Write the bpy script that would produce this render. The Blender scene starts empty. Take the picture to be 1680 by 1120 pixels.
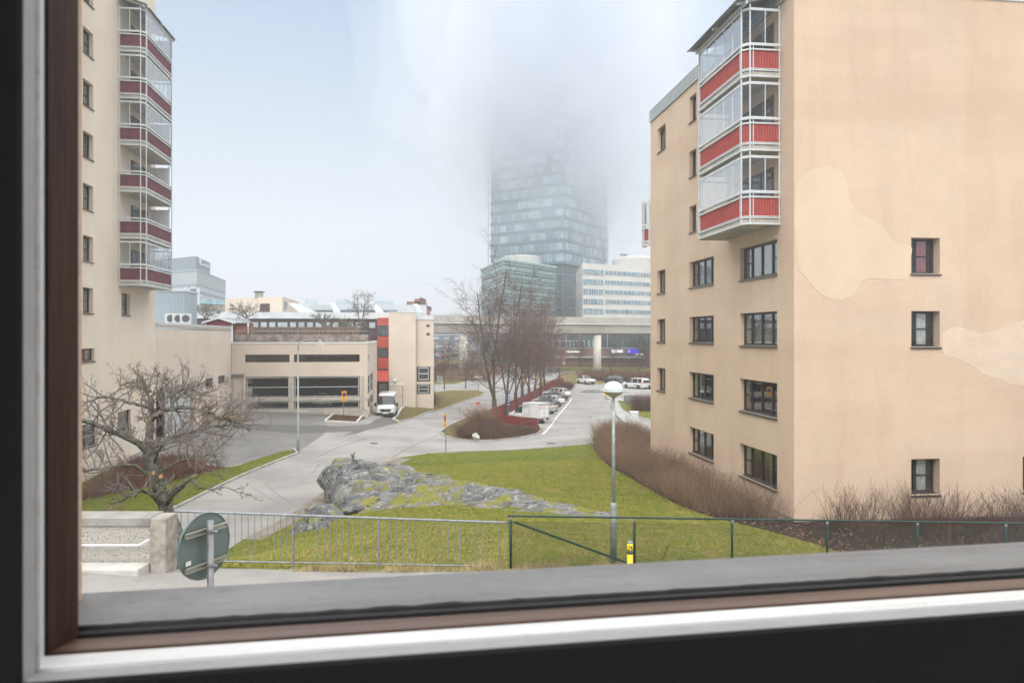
import bpy, math, random
import numpy as np
from mathutils import Vector, Matrix, geometry
rnd = random.Random(7)
D = bpy.data; SC = bpy.context.scene; COL = SC.collection
R = math.radians
# ------------------------------------------------------------------ camera, sky, sun, exposure
FPX = 1200.0; HY = 551.0; CX = 840.0            # focal length in photo pixels, horizon row, centre column
cam = D.cameras.new('camera'); co = D.objects.new('camera', cam); COL.objects.link(co)
cam.sensor_width = 36; cam.lens = 36*FPX/1680; cam.clip_start = 0.02; cam.clip_end = 6000
cam.shift_y = -(560-HY)/1680
co.location = (0, 0, 0); co.rotation_euler = (R(90), 0, 0)
cam.dof.use_dof = True; cam.dof.focus_distance = 22; cam.dof.aperture_fstop = 15
SC.camera = co
w = D.worlds.new('World'); SC.world = w; w.use_nodes = True
nt = w.node_tree; bg = nt.nodes['Background']
sky = nt.nodes.new('ShaderNodeTexSky'); sky.sky_type = 'NISHITA'; sky.sun_disc = False
SUN_EL, SUN_AZ = R(38), R(186)                   # azimuth clockwise from +Y
sky.sun_elevation = SUN_EL; sky.sun_rotation = SUN_AZ
sky.air_density = 1.0; sky.dust_density = 3.0; sky.ozone_density = 1.5; sky.altitude = 50
# thin overcast: the clear sky is veiled by a pale cloud deck
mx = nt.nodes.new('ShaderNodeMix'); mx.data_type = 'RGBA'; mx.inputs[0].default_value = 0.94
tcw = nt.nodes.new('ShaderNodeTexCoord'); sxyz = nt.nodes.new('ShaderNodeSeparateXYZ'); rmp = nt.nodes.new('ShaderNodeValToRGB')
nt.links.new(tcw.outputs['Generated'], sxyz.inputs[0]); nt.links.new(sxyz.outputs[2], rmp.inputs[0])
DECK = [(0.0, (.665, .71, .79)), (.22, (.59, .665, .76)), (.42, (.41, .525, .705)), (.53, (2.4, 2.38, 2.35)), (1.0, (2.5, 2.48, 2.45))]     # overcast within view; the unseen part above is brightened to light the walls
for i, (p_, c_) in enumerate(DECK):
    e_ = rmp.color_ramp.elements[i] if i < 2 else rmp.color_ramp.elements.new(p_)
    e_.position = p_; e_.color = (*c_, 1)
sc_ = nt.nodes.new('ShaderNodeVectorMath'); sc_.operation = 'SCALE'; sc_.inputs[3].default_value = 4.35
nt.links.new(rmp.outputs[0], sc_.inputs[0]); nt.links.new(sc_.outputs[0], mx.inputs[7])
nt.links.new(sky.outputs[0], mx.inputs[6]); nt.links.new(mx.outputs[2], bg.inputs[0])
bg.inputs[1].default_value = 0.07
sl = D.lights.new('sun', 'SUN'); so = D.objects.new('sun', sl); COL.objects.link(so)
sl.energy = 0.5; sl.angle = R(25); sl.color = (1, 0.96, 0.9)
so.rotation_euler = Vector((math.sin(SUN_AZ)*math.cos(SUN_EL), math.cos(SUN_AZ)*math.cos(SUN_EL), math.sin(SUN_EL))).to_track_quat('Z', 'Y').to_euler()
SC.view_settings.view_transform = 'Standard'; SC.view_settings.look = 'None'
SC.view_settings.gamma = 1; SC.view_settings.exposure = 1.87
SC.cycles.max_bounces = 18; SC.cycles.transparent_max_bounces = 24; SC.cycles.volume_bounces = 16
SC.cycles.diffuse_bounces = 3; SC.cycles.glossy_bounces = 3; SC.cycles.use_adaptive_sampling = True
SC.cycles.use_denoising = True; SC.cycles.sample_clamp_indirect = 6

# ------------------------------------------------------------------ materials
def srgb(*c):
    return tuple(((x/255)/12.92 if x/255 <= .04045 else ((x/255+.055)/1.055)**2.4) for x in c)
_m = {}
class NT:
    def __init__(s, name):
        s.m = D.materials.new(name); s.m.use_nodes = True; s.t = s.m.node_tree
        s.b = s.t.nodes['Principled BSDF']; s.out = s.t.nodes['Material Output']
    def n(s, typ, **k):
        o = s.t.nodes.new(typ)
        for a, v in k.items():
            if a.startswith('i_'):
                key = a[2:]; key = int(key) if key.isdigit() else key.replace('_', ' ')
                o.inputs[key].default_value = v
            else: setattr(o, a, v)
        return o
    def l(s, a, b): s.t.links.new(a, b)
    def coord(s, scale=(1, 1, 1), kind='Object'):
        tc = s.n('ShaderNodeTexCoord'); mp = s.n('ShaderNodeMapping'); mp.inputs['Scale'].default_value = scale
        s.l(tc.outputs[kind], mp.inputs[0]); return mp.outputs[0]
    def noise(s, co, scale, detail=4, rough=.6, lo=.35, hi=.65):
        n = s.n('ShaderNodeTexNoise'); n.inputs['Scale'].default_value = scale; n.inputs['Detail'].default_value = detail
        n.inputs['Roughness'].default_value = rough; s.l(co, n.inputs['Vector'])
        r = s.n('ShaderNodeMapRange'); r.inputs[1].default_value = lo; r.inputs[2].default_value = hi; r.interpolation_type = 'SMOOTHSTEP'
        s.l(n.outputs['Fac'], r.inputs[0]); return r.outputs[0]
    def mix(s, f, a, b):
        m = s.n('ShaderNodeMix', data_type='RGBA')
        for v, i in ((f, 0), (a, 6), (b, 7)):
            if isinstance(v, (int, float)): m.inputs[i].default_value = v
            elif isinstance(v, tuple): m.inputs[i].default_value = (*v[:3], 1)
            else: s.l(v, m.inputs[i])
        return m.outputs[2]
    def math(s, op, a, b=0.0):
        m = s.n('ShaderNodeMath', operation=op)
        for v, i in ((a, 0), (b, 1)):
            if isinstance(v, (int, float)): m.inputs[i].default_value = v
            else: s.l(v, m.inputs[i])
        return m.outputs[0]
    def bump(s, h, strength, dist=.02):
        b = s.n('ShaderNodeBump'); b.inputs['Strength'].default_value = strength; b.inputs['Distance'].default_value = dist
        s.l(h, b.inputs['Height']); s.l(b.outputs[0], s.b.inputs['Normal'])
    def base(s, c, rough=.8, metal=0, spec=None):
        if isinstance(c, tuple): s.b.inputs['Base Color'].default_value = (*c[:3], 1)
        else: s.l(c, s.b.inputs['Base Color'])
        s.b.inputs['Roughness'].default_value = rough; s.b.inputs['Metallic'].default_value = metal
        if spec is not None: s.b.inputs['Specular IOR Level'].default_value = spec
        return s
def mat(name, c, rough=.7, metal=0, var=.12, vs=3.0, bump=0, bs=30, spec=None):
    """plain procedural material: colour with a soft variation in two sizes"""
    if name in _m: return _m[name]
    g = NT(name); co_ = g.coord()
    f = g.noise(co_, vs, 5, .65, .3, .7)
    dk = tuple(x*(1-var) for x in c); lt = tuple(min(1, x*(1+var*.7)) for x in c)
    g.base(g.mix(f, dk, lt), rough, metal, spec)
    if bump: g.bump(g.noise(co_, bs, 4, .7, .2, .8), bump)
    _m[name] = g.m; return g.m

def stucco(name, c, dirt, lo_z=None, vs=.35):
    if name in _m: return _m[name]
    g = NT(name); co_ = g.coord(); cz = g.coord((1, 1, .18))
    f1 = g.noise(co_, vs, 5, .6, .35, .7); f2 = g.noise(cz, .9, 6, .7, .45, .8); f3 = g.noise(co_, 9, 6, .8, .3, .7)
    col = g.mix(f1, c, tuple(x*.90 for x in c)); col = g.mix(g.math('MULTIPLY', f2, .5), col, dirt)
    f4 = g.noise(g.coord((.12, .12, 1)), .55, 4, .6, .42, .7); col = g.mix(g.math('MULTIPLY', f4, .35), col, dirt); f5 = g.noise(co_, 30, 5, .8, .35, .62); col = g.mix(g.math('MULTIPLY', f3, .18), col, tuple(x*.62 for x in c)); col = g.mix(g.math('MULTIPLY', f5, .14), col, tuple(x*.5 for x in c))
    g.base(col, .93, 0, .2)
    g.bump(g.noise(g.coord((1, 1, 1.6)), 11, 7, .75, .15, .85), .42, .035)
    _m[name] = g.m; return g.m

def glass_mat(name, tint=(.75, .82, .85), refl=1.0, rough=.02, base_alpha=.12):
    """thin pane: mostly see-through, mirrors the surroundings more at a glancing view (real fresnel)"""
    if name in _m: return _m[name]
    g = NT(name); g.t.nodes.remove(g.b)
    tr = g.n('ShaderNodeBsdfTransparent'); tr.inputs[0].default_value = (*tint, 1)
    gl = g.n('ShaderNodeBsdfGlossy'); gl.inputs['Roughness'].default_value = rough; gl.inputs[0].default_value = (1, 1, 1, 1)
    fr = g.n('ShaderNodeFresnel'); fr.inputs[0].default_value = 1.5
    f = g.math('MULTIPLY', g.math('ADD', fr.outputs[0], base_alpha), refl)
    mxs = g.n('ShaderNodeMixShader'); g.l(f, mxs.inputs[0]); g.l(tr.outputs[0], mxs.inputs[1]); g.l(gl.outputs[0], mxs.inputs[2])
    g.l(mxs.outputs[0], g.out.inputs[0]); _m[name] = g.m; return g.m
def emis(name, c, st):
    if name in _m: return _m[name]
    g = NT(name).base(c, .5); g.b.inputs['Emission Color'].default_value = (*c, 1); g.b.inputs['Emission Strength'].default_value = st
    _m[name] = g.m; return g.m

def M_(k): return MATS[k]()
MATS = dict(
 peach=lambda: stucco('peach_stucco', (.735, .565, .425), (.56, .395, .275)),
 peach_left=lambda: stucco('pale_peach_stucco', (.82, .72, .61), (.74, .62, .50)),
 peach_annex=lambda: stucco('annex_stucco', (.74, .64, .54), (.66, .56, .47)),
 patch=lambda: stucco('repair_stucco', (.775, .61, .445), (.72, .555, .395)),
 patch_pale=lambda: stucco('washed_stucco', (.765, .615, .49), (.70, .545, .415), None, 1.6),
 concrete=lambda: mat('concrete', (.46, .43, .38), .9, 0, .2, 1.2, .25, 25),
 concrete_d=lambda: mat('dark_concrete', (.30, .29, .265), .9, 0, .25, 1.5, .25, 25),
 steel=lambda: mat('galvanised_steel', (.27, .29, .31), .5, .5, .25, 9),
 alu=lambda: mat('white_aluminium', (.62, .65, .66), .45, .25, .1, 5),
 white=lambda: mat('white_paint', (.78, .79, .79), .5, 0, .08, 4),
 dark=lambda: mat('dark_window_frame', (.028, .027, .029), .5, 0, .2, 6),
 brown=lambda: mat('brown_window_frame', (.075, .042, .035), .5, 0, .2, 6),
 red=lambda: mat('red_sheet', (.35, .045, .032), .55, 0, .18, 4),
 maroon=lambda: mat('faded_maroon_sheet', (.135, .026, .036), .6, 0, .3, 3),
 fred=lambda: mat('red_fence_paint', (.22, .028, .026), .7, 0, .2, 4),
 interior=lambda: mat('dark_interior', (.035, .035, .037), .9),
 curtain=lambda: mat('pale_curtain', (.72, .72, .69), .9, 0, .25, 6),
 curtain_r=lambda: mat('red_curtain', (.45, .07, .10), .9, 0, .3, 6),
 curtain_g=lambda: mat('green_curtain', (.22, .62, .07), .9, 0, .2, 6),
 curtain_p=lambda: mat('pink_curtain', (.75, .34, .34), .9, 0, .2, 6),
 curtain_w=lambda: mat('white_blind', (.80, .81, .80), .9, 0, .15, 3),
 pane=lambda: glass_mat('window_pane', (.93, .95, .95), .8, .015, .03),
 bglass=lambda: glass_mat('balcony_glass', (.86, .90, .91), .5, .02, .06),
 green_steel=lambda: mat('dark_green_steel', (.012, .045, .042), .4, .2, .3, 12),
 rubber=lambda: mat('black_rubber', (.02, .02, .021), .8),
 sheet_roof=lambda: mat('white_sheet_roof', (.62, .66, .69), .5, .1, .12, 1),
 trunk=lambda: mat('grey_brown_bark', (.10, .082, .060), .95, 0, .4, 5, .6, 30),
 twig=lambda: mat('reddish_twigs', (.135, .085, .070), .9, 0, .3, 1),
 soil=lambda: mat('dark_mulch_soil', (.105, .072, .058), 1, 0, .5, 14, .8, 40),
)

# ------------------------------------------------------------------ mesh helpers
def tag(o, label=None, cat=None, group=None, kind=None):
    for k, v in (('label', label), ('category', cat), ('group', group), ('kind', kind)):
        if v: o[k] = v
    return o
ZO = {}
def zoff(o):
    while o is not None:
        if o.name in ZO: return ZO[o.name]
        o = o.parent
    return 0
def thing(name, label, cat, loc=(0, 0, 0), rz=0, group=None, zabs=False):
    o = D.objects.new(name, None); COL.objects.link(o); o.location = loc; o.rotation_euler = (0, 0, rz); o.empty_display_size = .2
    if zabs: ZO[o.name] = loc[2]
    return tag(o, label, cat, group)
class MB:
    def __init__(s): s.v = []; s.f = []; s.mi = []; s.m = 0
    def add(s, vs, fs):
        b = len(s.v); s.v += [tuple(v) for v in vs]; s.f += [tuple(i+b for i in f) for f in fs]; s.mi += [s.m]*len(fs); return s
    def box(s, x0, x1, y0, y1, z0, z1):
        if x0 > x1: x0, x1 = x1, x0
        if y0 > y1: y0, y1 = y1, y0
        if z0 > z1: z0, z1 = z1, z0
        return s.add([(x0, y0, z0), (x1, y0, z0), (x1, y1, z0), (x0, y1, z0), (x0, y0, z1), (x1, y0, z1), (x1, y1, z1), (x0, y1, z1)],
                     [(0, 3, 2, 1), (4, 5, 6, 7), (0, 1, 5, 4), (1, 2, 6, 5), (2, 3, 7, 6), (3, 0, 4, 7)])
    def quad(s, a, b, c, d): return s.add([a, b, c, d], [(0, 1, 2, 3)])
    def bar(s, a, b, wx=.05, wy=None, up=(0, 0, 1)):
        a = Vector(a); b = Vector(b); wy = wy or wx; d = (b-a).normalized(); u = Vector(up)
        if abs(d.dot(u)) > .98: u = Vector((0, 1, 0))
        x = d.cross(u).normalized(); y = x.cross(d).normalized(); vs = []
        for p in (a, b):
            for i, j in ((-1, -1), (1, -1), (1, 1), (-1, 1)): vs.append(p+x*i*wx/2+y*j*wy/2)
        return s.add(vs, [(3, 2, 1, 0), (4, 5, 6, 7), (0, 1, 5, 4), (1, 2, 6, 5), (2, 3, 7, 6), (3, 0, 4, 7)])
    def tube(s, pts, r, n=8, cap=True):
        pts = [Vector(p) for p in pts]; rs = r if isinstance(r, (list, tuple)) else [r]*len(pts); vs = []; fs = []; k = len(pts); pu = None
        for i, p in enumerate(pts):
            d = (pts[min(i+1, k-1)]-pts[max(i-1, 0)]).normalized()
            u = pu if pu is not None else (Vector((0, 0, 1)) if abs(d.z) < .9 else Vector((0, 1, 0)))
            x = d.cross(u).normalized(); y = x.cross(d).normalized(); pu = y
            for j in range(n):
                a = 2*math.pi*j/n; vs.append(p+(x*math.cos(a)+y*math.sin(a))*rs[i])
        for i in range(k-1):
            for j in range(n):
                q = (j+1) % n; fs.append((i*n+j, i*n+q, (i+1)*n+q, (i+1)*n+j))
        if cap: fs += [tuple(range(n))[::-1], tuple(range((k-1)*n, k*n))]
        return s.add(vs, fs)
    def lathe(s, prof, c=(0, 0, 0), n=20, ring=False):
        vs = []; fs = []
        for r, z in prof:
            for j in range(n): a = 2*math.pi*j/n; vs.append((c[0]+r*math.cos(a), c[1]+r*math.sin(a), c[2]+z))
        for i in range(len(prof)-(0 if ring else 1)):
            for j in range(n): q = (j+1) % n; i2 = (i+1) % len(prof); fs.append((i*n+j, i*n+q, i2*n+q, i2*n+j))
        if not ring: fs += [tuple(range(n))[::-1], tuple(range((len(prof)-1)*n, len(prof)*n))]
        return s.add(vs, fs)
    def prism(s, poly, z0, z1):
        n = len(poly); vs = [(x, y, z0) for x, y in poly]+[(x, y, z1) for x, y in poly]
        return s.add(vs, [tuple(range(n))[::-1], tuple(range(n, 2*n))]+[(i, (i+1) % n, n+(i+1) % n, n+i) for i in range(n)])
    def extrude(s, poly3, off):
        n = len(poly3); off = Vector(off); vs = [Vector(p) for p in poly3]; vs += [v+off for v in vs]
        return s.add(vs, [tuple(range(n)), tuple(range(n, 2*n))[::-1]]+[(i, n+i, n+(i+1) % n, (i+1) % n) for i in range(n)])
    def xf(s, mtx):
        s.v = [tuple(mtx @ Vector(v)) for v in s.v]; return s
    def build(s, name, mats, parent=None, smooth=False, bevel=0):
        me = D.meshes.new(name); z = zoff(parent) if parent is not None else 0
        me.from_pydata([(v[0], v[1], v[2]-z) for v in s.v] if z else s.v, [], s.f)
        if not isinstance(mats, (list, tuple)): mats = [mats]
        for m in mats: me.materials.append(m)
        if len(mats) > 1: me.polygons.foreach_set('material_index', s.mi)
        if smooth: me.polygons.foreach_set('use_smooth', [True]*len(s.f))
        me.update()
        o = D.objects.new(name, me); COL.objects.link(o)
        if parent is not None: o.parent = parent
        if bevel:
            b = o.modifiers.new('bevel', 'BEVEL'); b.width = bevel; b.segments = 2; b.limit_method = 'ANGLE'
        return o
def fast(name, V, F, m, parent=None, smooth=False):
    me = D.meshes.new(name); V = np.asarray(V, np.float32); F = np.asarray(F, np.int32); k = F.shape[1]
    if parent is not None and zoff(parent): V = V-np.array([0, 0, zoff(parent)], np.float32)
    me.vertices.add(len(V)); me.vertices.foreach_set('co', V.ravel())
    me.loops.add(F.size); me.loops.foreach_set('vertex_index', F.ravel())
    me.polygons.add(len(F)); me.polygons.foreach_set('loop_start', np.arange(0, F.size, k, dtype=np.int32))
    if smooth: me.polygons.foreach_set('use_smooth', np.ones(len(F), bool))
    me.update(calc_edges=True); me.validate()
    me.materials.append(m); o = D.objects.new(name, me); COL.objects.link(o)
    if parent is not None: o.parent = parent
    return o
def segs_mesh(S, n=4):
    """S: rows of p(3) q(3) r0 r1 -> tube vertices/faces"""
    S = np.asarray(S, float); P, Q, r0, r1 = S[:, :3], S[:, 3:6], S[:, 6], S[:, 7]
    d = Q-P; d /= np.maximum(np.linalg.norm(d, axis=1, keepdims=True), 1e-9)
    u = np.where(np.abs(d[:, 2:3]) < .9, np.array([[0, 0, 1.]]), np.array([[0, 1., 0]]))
    x = np.cross(d, u); x /= np.linalg.norm(x, axis=1, keepdims=True); y = np.cross(x, d)
    a = np.arange(n)*2*np.pi/n; c, s_ = np.cos(a), np.sin(a)
    ring = x[:, None, :]*c[None, :, None]+y[:, None, :]*s_[None, :, None]
    V = np.concatenate([P[:, None, :]+ring*r0[:, None, None], Q[:, None, :]+ring*r1[:, None, None]], 1).reshape(-1, 3)
    j = np.arange(n); q = (j+1) % n; F = np.stack([j, q, q+n, j+n], 1)[None]+(np.arange(len(S))*2*n)[:, None, None]
    return V, F.reshape(-1, 4)
def copy_tree(o, parent=None):
    c = o.copy(); COL.objects.link(c); c.parent = parent
    for k in list(o.children): copy_tree(k, c)
    return c
def text_part(name, body, size, m, parent, mtx, extrude=.02, bold=False):
    cu = D.curves.new(name, 'FONT'); cu.body = body; cu.size = size; cu.extrude = extrude; cu.align_x = 'CENTER'; cu.align_y = 'CENTER'
    if bold: cu.offset = size*.025
    t = D.objects.new('tmp_'+name, cu); COL.objects.link(t)
    dg = bpy.context.evaluated_depsgraph_get(); me = D.meshes.new_from_object(t.evaluated_get(dg))
    D.objects.remove(t); D.curves.remove(cu); me.transform(mtx); me.name = name; me.materials.clear(); me.materials.append(m)
    if zoff(parent): me.transform(Matrix.Translation((0, 0, -zoff(parent))))
    o = D.objects.new(name, me); COL.objects.link(o); o.parent = parent; return o

# ------------------------------------------------------------------ terrain
CP = np.array([(-30, 5, -4.2), (-10, 14, -4.45), (-9, 5, -4.4), (-7, 14.3, -4.6), (-4, 15.2, -4.92), (0, 16.3, -5.25), (0, 5, -5.0), (6, 17, -5.5), (12, 17.6, -5.8),
 (12, 5, -5.6), (30, 18, -6.2), (30, 5, -6.0), (-8.6, 17.2, -5.3), (-10, 20, -6.9), (-5.5, 18, -5.45), (-7, 21, -6.25), (-8, 24, -7.1), (-9.2, 27, -7.9), (-11, 28, -8.3), (-12.5, 23, -8.1),
 (-14, 17, -6.6), (-30, 18, -7), (-30, 26, -8.1), (-3, 20, -5.9), (-3, 25, -6.6), (-5, 30, -7.15), (-8, 33, -7.95), (-9.6, 36, -8.2), (-4, 36, -7.5), (0, 24, -6.25), (0, 30, -6.8), (0, 40, -7.5),
 (0, 48, -8.0), (0, 54, -8.3), (4, 26, -6.5), (4, 34, -7.1), (4, 44, -7.7), (5, 54, -8.2), (9, 24, -6.55), (7, 31, -7.1), (10.5, 27.2, -6.9), (25, 28.5, -7), (8.2, 44, -7.5), (9, 60, -8.2), (20, 60, -8.2), (20, 40, -7.5),
 (-16, 36, -8.4), (-14.5, 28, -8.4), (-13, 45, -8.4), (-11, 55, -8.4), (-8, 50, -8.35), (-11, 39, -8.35), (-8, 66, -8.8), (-7, 90, -9.5), (0, 90, -9.6), (10, 90, -9.6), (5, 70, -9.0), (0, 72, -9.15), (20, 100, -9.7), (-2, 80, -9.45),
 (0, 120, -9.8), (0, 140, -9.6), (20, 150, -9.5), (-20, 150, -9.4), (60, 60, -8.5), (60, 150, -9), (-60, 150, -9), (-60, 60, -7.4), (-60, 30, -7.5), (60, 20, -7), (-24.3, 49.9, -7.3), (-26, 62, -7.2), (-27, 70, -7.2), (-14.5, 72, -7.9),
 (-20, 56, -7.9), (-13, 62, -8.3), (-13, 78, -8.5), (-12, 86, -8.6), (-22, 38, -7.9), (-40, 70, -7.2), (60, 100, -8.9), (-60, 100, -8.4), (0, -10, -4.9), (40, -10, -6), (-40, -10, -4.2), (80, 180, -9), (-80, 180, -9), (0, 180, -9)], float)
def _U(r2): return np.where(r2 > 0, r2*np.log(np.maximum(r2, 1e-12))*.5, 0)
_n = len(CP); _K = _U(((CP[:, None, :2]-CP[None, :, :2])**2).sum(-1))+np.eye(_n)*2.0
_P = np.c_[np.ones(_n), CP[:, :2]]
_A = np.block([[_K, _P], [_P.T, np.zeros((3, 3))]]); _W = np.linalg.solve(_A, np.r_[CP[:, 2], 0, 0, 0])
def sstep(a, b, x): t = np.clip((x-a)/(b-a), 0, 1); return t*t*(3-2*t)
def HN(X, Y):
    X = np.asarray(X, float); Y = np.asarray(Y, float)
    Xc = np.clip(X, -75, 78); Yc = np.clip(Y, -10, 178)
    r2 = (Xc[..., None]-CP[:, 0])**2+(Yc[..., None]-CP[:, 1])**2
    h = (_U(r2)*_W[:_n]).sum(-1)+_W[_n]+_W[_n+1]*Xc+_W[_n+2]*Yc
    f = np.maximum(sstep(140, 175, Y), sstep(50, 75, np.abs(X)))
    h = h*(1-f)+(-9.0)*f
    h = h+sstep(190, 420, Y)*(1-sstep(0, 60, X))*7.0
    return h
def H(x, y): return float(HN(x, y))
def G(px, py, dz=0.0):
    """the point of the ground seen at this place in the photograph"""
    kx = (px-CX)/FPX; kz = -(py-HY)/FPX
    d = np.concatenate([np.arange(13, 60, .05), np.arange(60, 400, .3)]); h = HN(kx*d, d)+dz
    i = np.nonzero(kz*d <= h)[0]; j = i[0] if len(i) else len(d)-1
    return (kx*d[j], d[j])
def P3(px, py, d): return Vector(((px-CX)/FPX*d, d, -(py-HY)/FPX*d))
def line_px(pts): return [G(*p) for p in pts]
TH = R(7.36); UX = Vector((math.cos(TH), math.sin(TH))); VY = Vector((-math.sin(TH), math.cos(TH)))   # street grid direction

# fence line along the near street, and the railing
def RAILP(px): t = (px-288)/(836-288); d = 14.8+t*1.9; return ((px-CX)/FPX*d, d)
def FENP(px): d = 16.7+1.3*(px-836)/844; return ((px-CX)/FPX*d, d)
fence_line = [(-40, 14.2), (-6.75, 14.25)]+[RAILP(x) for x in (300, 480, 660, 836)]+[FENP(x) for x in (1000, 1250, 1500, 1680)]+[(20, 18.6), (40, 20)]
FC = Vector((10.49, 27.2))                            # near corner of the right-hand block
def rb(u, v): p = FC+UX*u+VY*v; return (p.x, p.y)
LC = Vector((-24.33, 49.9))
def lb(u, v): p = LC+UX*u+VY*v; return (p.x, p.y)
kerbs = []
road_right = line_px([(400, 884), (470, 848), (532, 806), (600, 774), (650, 751)])
lawn_top = line_px([(700, 744), (760, 741), (850, 738), (900, 734), (980, 727)])
lawn = [(-8.2, 14.75)]+[(x, y-.3) for x, y in fence_line[2:]]+[(40, 27), rb(30, .4), rb(-.3, .4), rb(-.3, 16), (9.0, 58), (6.8, 57)]+lawn_top[::-1]+road_right[::-1]+[(-11.1, 27.5), (-11.3, 22), (-10.5, 17.5)]
verge = [(p[0], p[1]) for p in road_right]+[(p[0]+.9+i*.05, p[1]-.5) for i, p in enumerate(road_right)][::-1]
bed = [p for p in line_px([(974, 738), (1000, 766), (1065, 802), (1110, 827), (1165, 847), (1250, 868), (1303, 882), (1380, 906)])]+[(14, 20.3), (24, 21.5), (39, 23), rb(30, .3), rb(-.2, .3), rb(-.2, 17.2), (10.5, 50), (10.2, 62), (8.2, 64), (6.6, 60)]
island_w = line_px([(722, 709), (728, 715), (745, 721), (775, 724), (810, 723.5), (850, 719), (880, 713), (889, 706), (884, 697), (815, 692), (828, 683), (850, 667), (880, 650), (905, 637.5), (925, 634), (936, 640), (939, 634), (925, 631), (905, 631), (880, 641), (850, 654.5), (800, 673), (760, 688), (738, 698)])
island_soil = line_px([(752, 719), (775, 722.5), (810, 722), (850, 717.5), (878, 711.5), (886, 705), (880, 698), (813, 693), (800, 690), (775, 697)])
verge_l = [(-18.2, 28), G(292, 832), G(400, 779), G(488, 744), G(482, 738), G(465, 739), G(392, 763), G(350, 768), (-27, 44), (-26, 28)]
bed_l = [lb(1.2, -20), lb(1.2, -6.5), lb(2.6, -5.2), G(372, 766), G(330, 776), G(270, 792), (-23.0, 33), (-24, 28)]
ramp_bed = line_px([(533, 692), (585, 694.5), (608, 682), (596, 676), (545, 674)])
grass_r = line_px([(645, 689), (655, 692), (700, 676.5), (750, 660.5), (790, 648), (797, 643.5), (780, 640), (740, 640), (715, 643), (700, 640)])+[(-13.5, 92), G(664, 668)]
lot = [lb(.3, -3), lb(.3, 20.4), lb(12.4, 20.6), G(608, 682), G(533, 692), G(540, 706), G(492, 738), G(392, 762), G(372, 764)]
patchA = line_px([(380, 695), (470, 697), (560, 699), (615, 696), (640, 689), (660, 692), (620, 702), (590, 708), (490, 711), (385, 703)])
patchB = line_px([(383, 679), (440, 678), (525, 678), (545, 680), (533, 691), (500, 697), (440, 697), (382, 695)])
patchC = line_px([(640, 680), (658, 682), (640, 695), (610, 703), (585, 712), (560, 716), (600, 700)])
side_walk = line_px([(995, 651), (1003, 653), (1040, 654), (1040, 658), (1013, 656), (1016, 668), (1040, 683), (1068, 695), (1068, 705), (1030, 698), (1012, 684), (1003, 668)])
grass_s = line_px([(1014, 657), (1040, 660), (1060, 668), (1080, 676), (1080, 690), (1045, 682), (1022, 672)])
far_grass = line_px([(905, 640), (915, 632), (950, 629), (985, 630), (1000, 628), (1120, 629), (1120, 611), (930, 611), (915, 617), (903, 629)])
far_strip = line_px([(895, 606), (930, 608.5), (1120, 609), (1120, 603), (980, 601), (920, 602)])
far_bank = line_px([(600, 632), (745, 630), (775, 622), (800, 618), (800, 600), (760, 592), (700, 590), (560, 590)])
tri_grass = line_px([(897, 640), (925, 634), (905, 625), (890, 624), (880, 630)])
near_st = [(-70, -14), (-70, 14.0)]+fence_line[:]+[(70, 24), (70, -14)]
REG = [('near_street', near_st, 'gravel'), ('grass_patch', grass_s, 'lawn'), ('planting_bed', bed, 'soil'), ('island_bed', island_soil, 'soil'), ('ramp_bed', ramp_bed, 'soilr'), ('bed_by_wall', bed_l, 'soilr'),
       ('road_verge', verge, 'verge'), ('lawn', lawn, 'lawn'), ('island_grass', island_w, 'dry'), ('left_grass', verge_l, 'lawn'), ('roadside_grass', grass_r, 'dry'),
       ('dark_asphalt_patch', patchC, 'asph_d'), ('asphalt_repair', patchA, 'asph_d'), ('parking_bay', patchB, 'asph_m'), ('parking_lot', lot, 'asph_m2'), ('pavement', side_walk, 'walk'),
       ('grass_triangle', tri_grass, 'dry'), ('far_grass', far_grass, 'dry'), ('far_grass_strip', far_strip, 'lawn'), ('far_bank', far_bank, 'dry'),
       ('road', [(-62, 18), (-62, 230), (90, 230), (90, 26)], 'asph')]
def inpoly(poly, X, Y):
    c = np.zeros(X.shape, bool); n = len(poly)
    for i in range(n):
        x1, y1 = poly[i]; x2, y2 = poly[(i+1) % n]
        if y1 == y2: continue
        t = ((y1 > Y) != (y2 > Y)) & (X < (x2-x1)*(Y-y1)/(y2-y1)+x1); c ^= t
    return c

def asphalt(name, c, c2, wet=.5):
    g = NT(name); co_ = g.coord(); f = g.noise(co_, .22, 6, .6, .38, .66); f2 = g.noise(co_, 60, 3, .8, .2, .8); f3 = g.noise(g.coord((.5, 3, 1)), .3, 5, .7, .5, .8)
    col = g.mix(f, c, c2); col = g.mix(g.math('MULTIPLY', f2, .25), col, tuple(x*.6 for x in c)); col = g.mix(g.math('MULTIPLY', f3, .25), col, tuple(x*1.25 for x in c))
    v = g.n('ShaderNodeTexVoronoi', feature='DISTANCE_TO_EDGE'); v.inputs['Scale'].default_value = .16; nz = g.n('ShaderNodeTexNoise'); nz.inputs['Scale'].default_value = .8; nz.inputs['Detail'].default_value = 6
    va = g.n('ShaderNodeVectorMath', operation='MULTIPLY_ADD'); va.inputs[1].default_value = (2.2, 2.2, 0); g.l(nz.outputs['Color'], va.inputs[0]); g.l(co_, va.inputs[2]); g.l(va.outputs[0], v.inputs['Vector'])
    cr = g.math('LESS_THAN', v.outputs['Distance'], .006); col = g.mix(g.math('MULTIPLY', cr, .4), col, tuple(x*.45 for x in c))
    g.base(col, .85, 0, .3); g.bump(f2, .3, .01); return g.m
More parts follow.
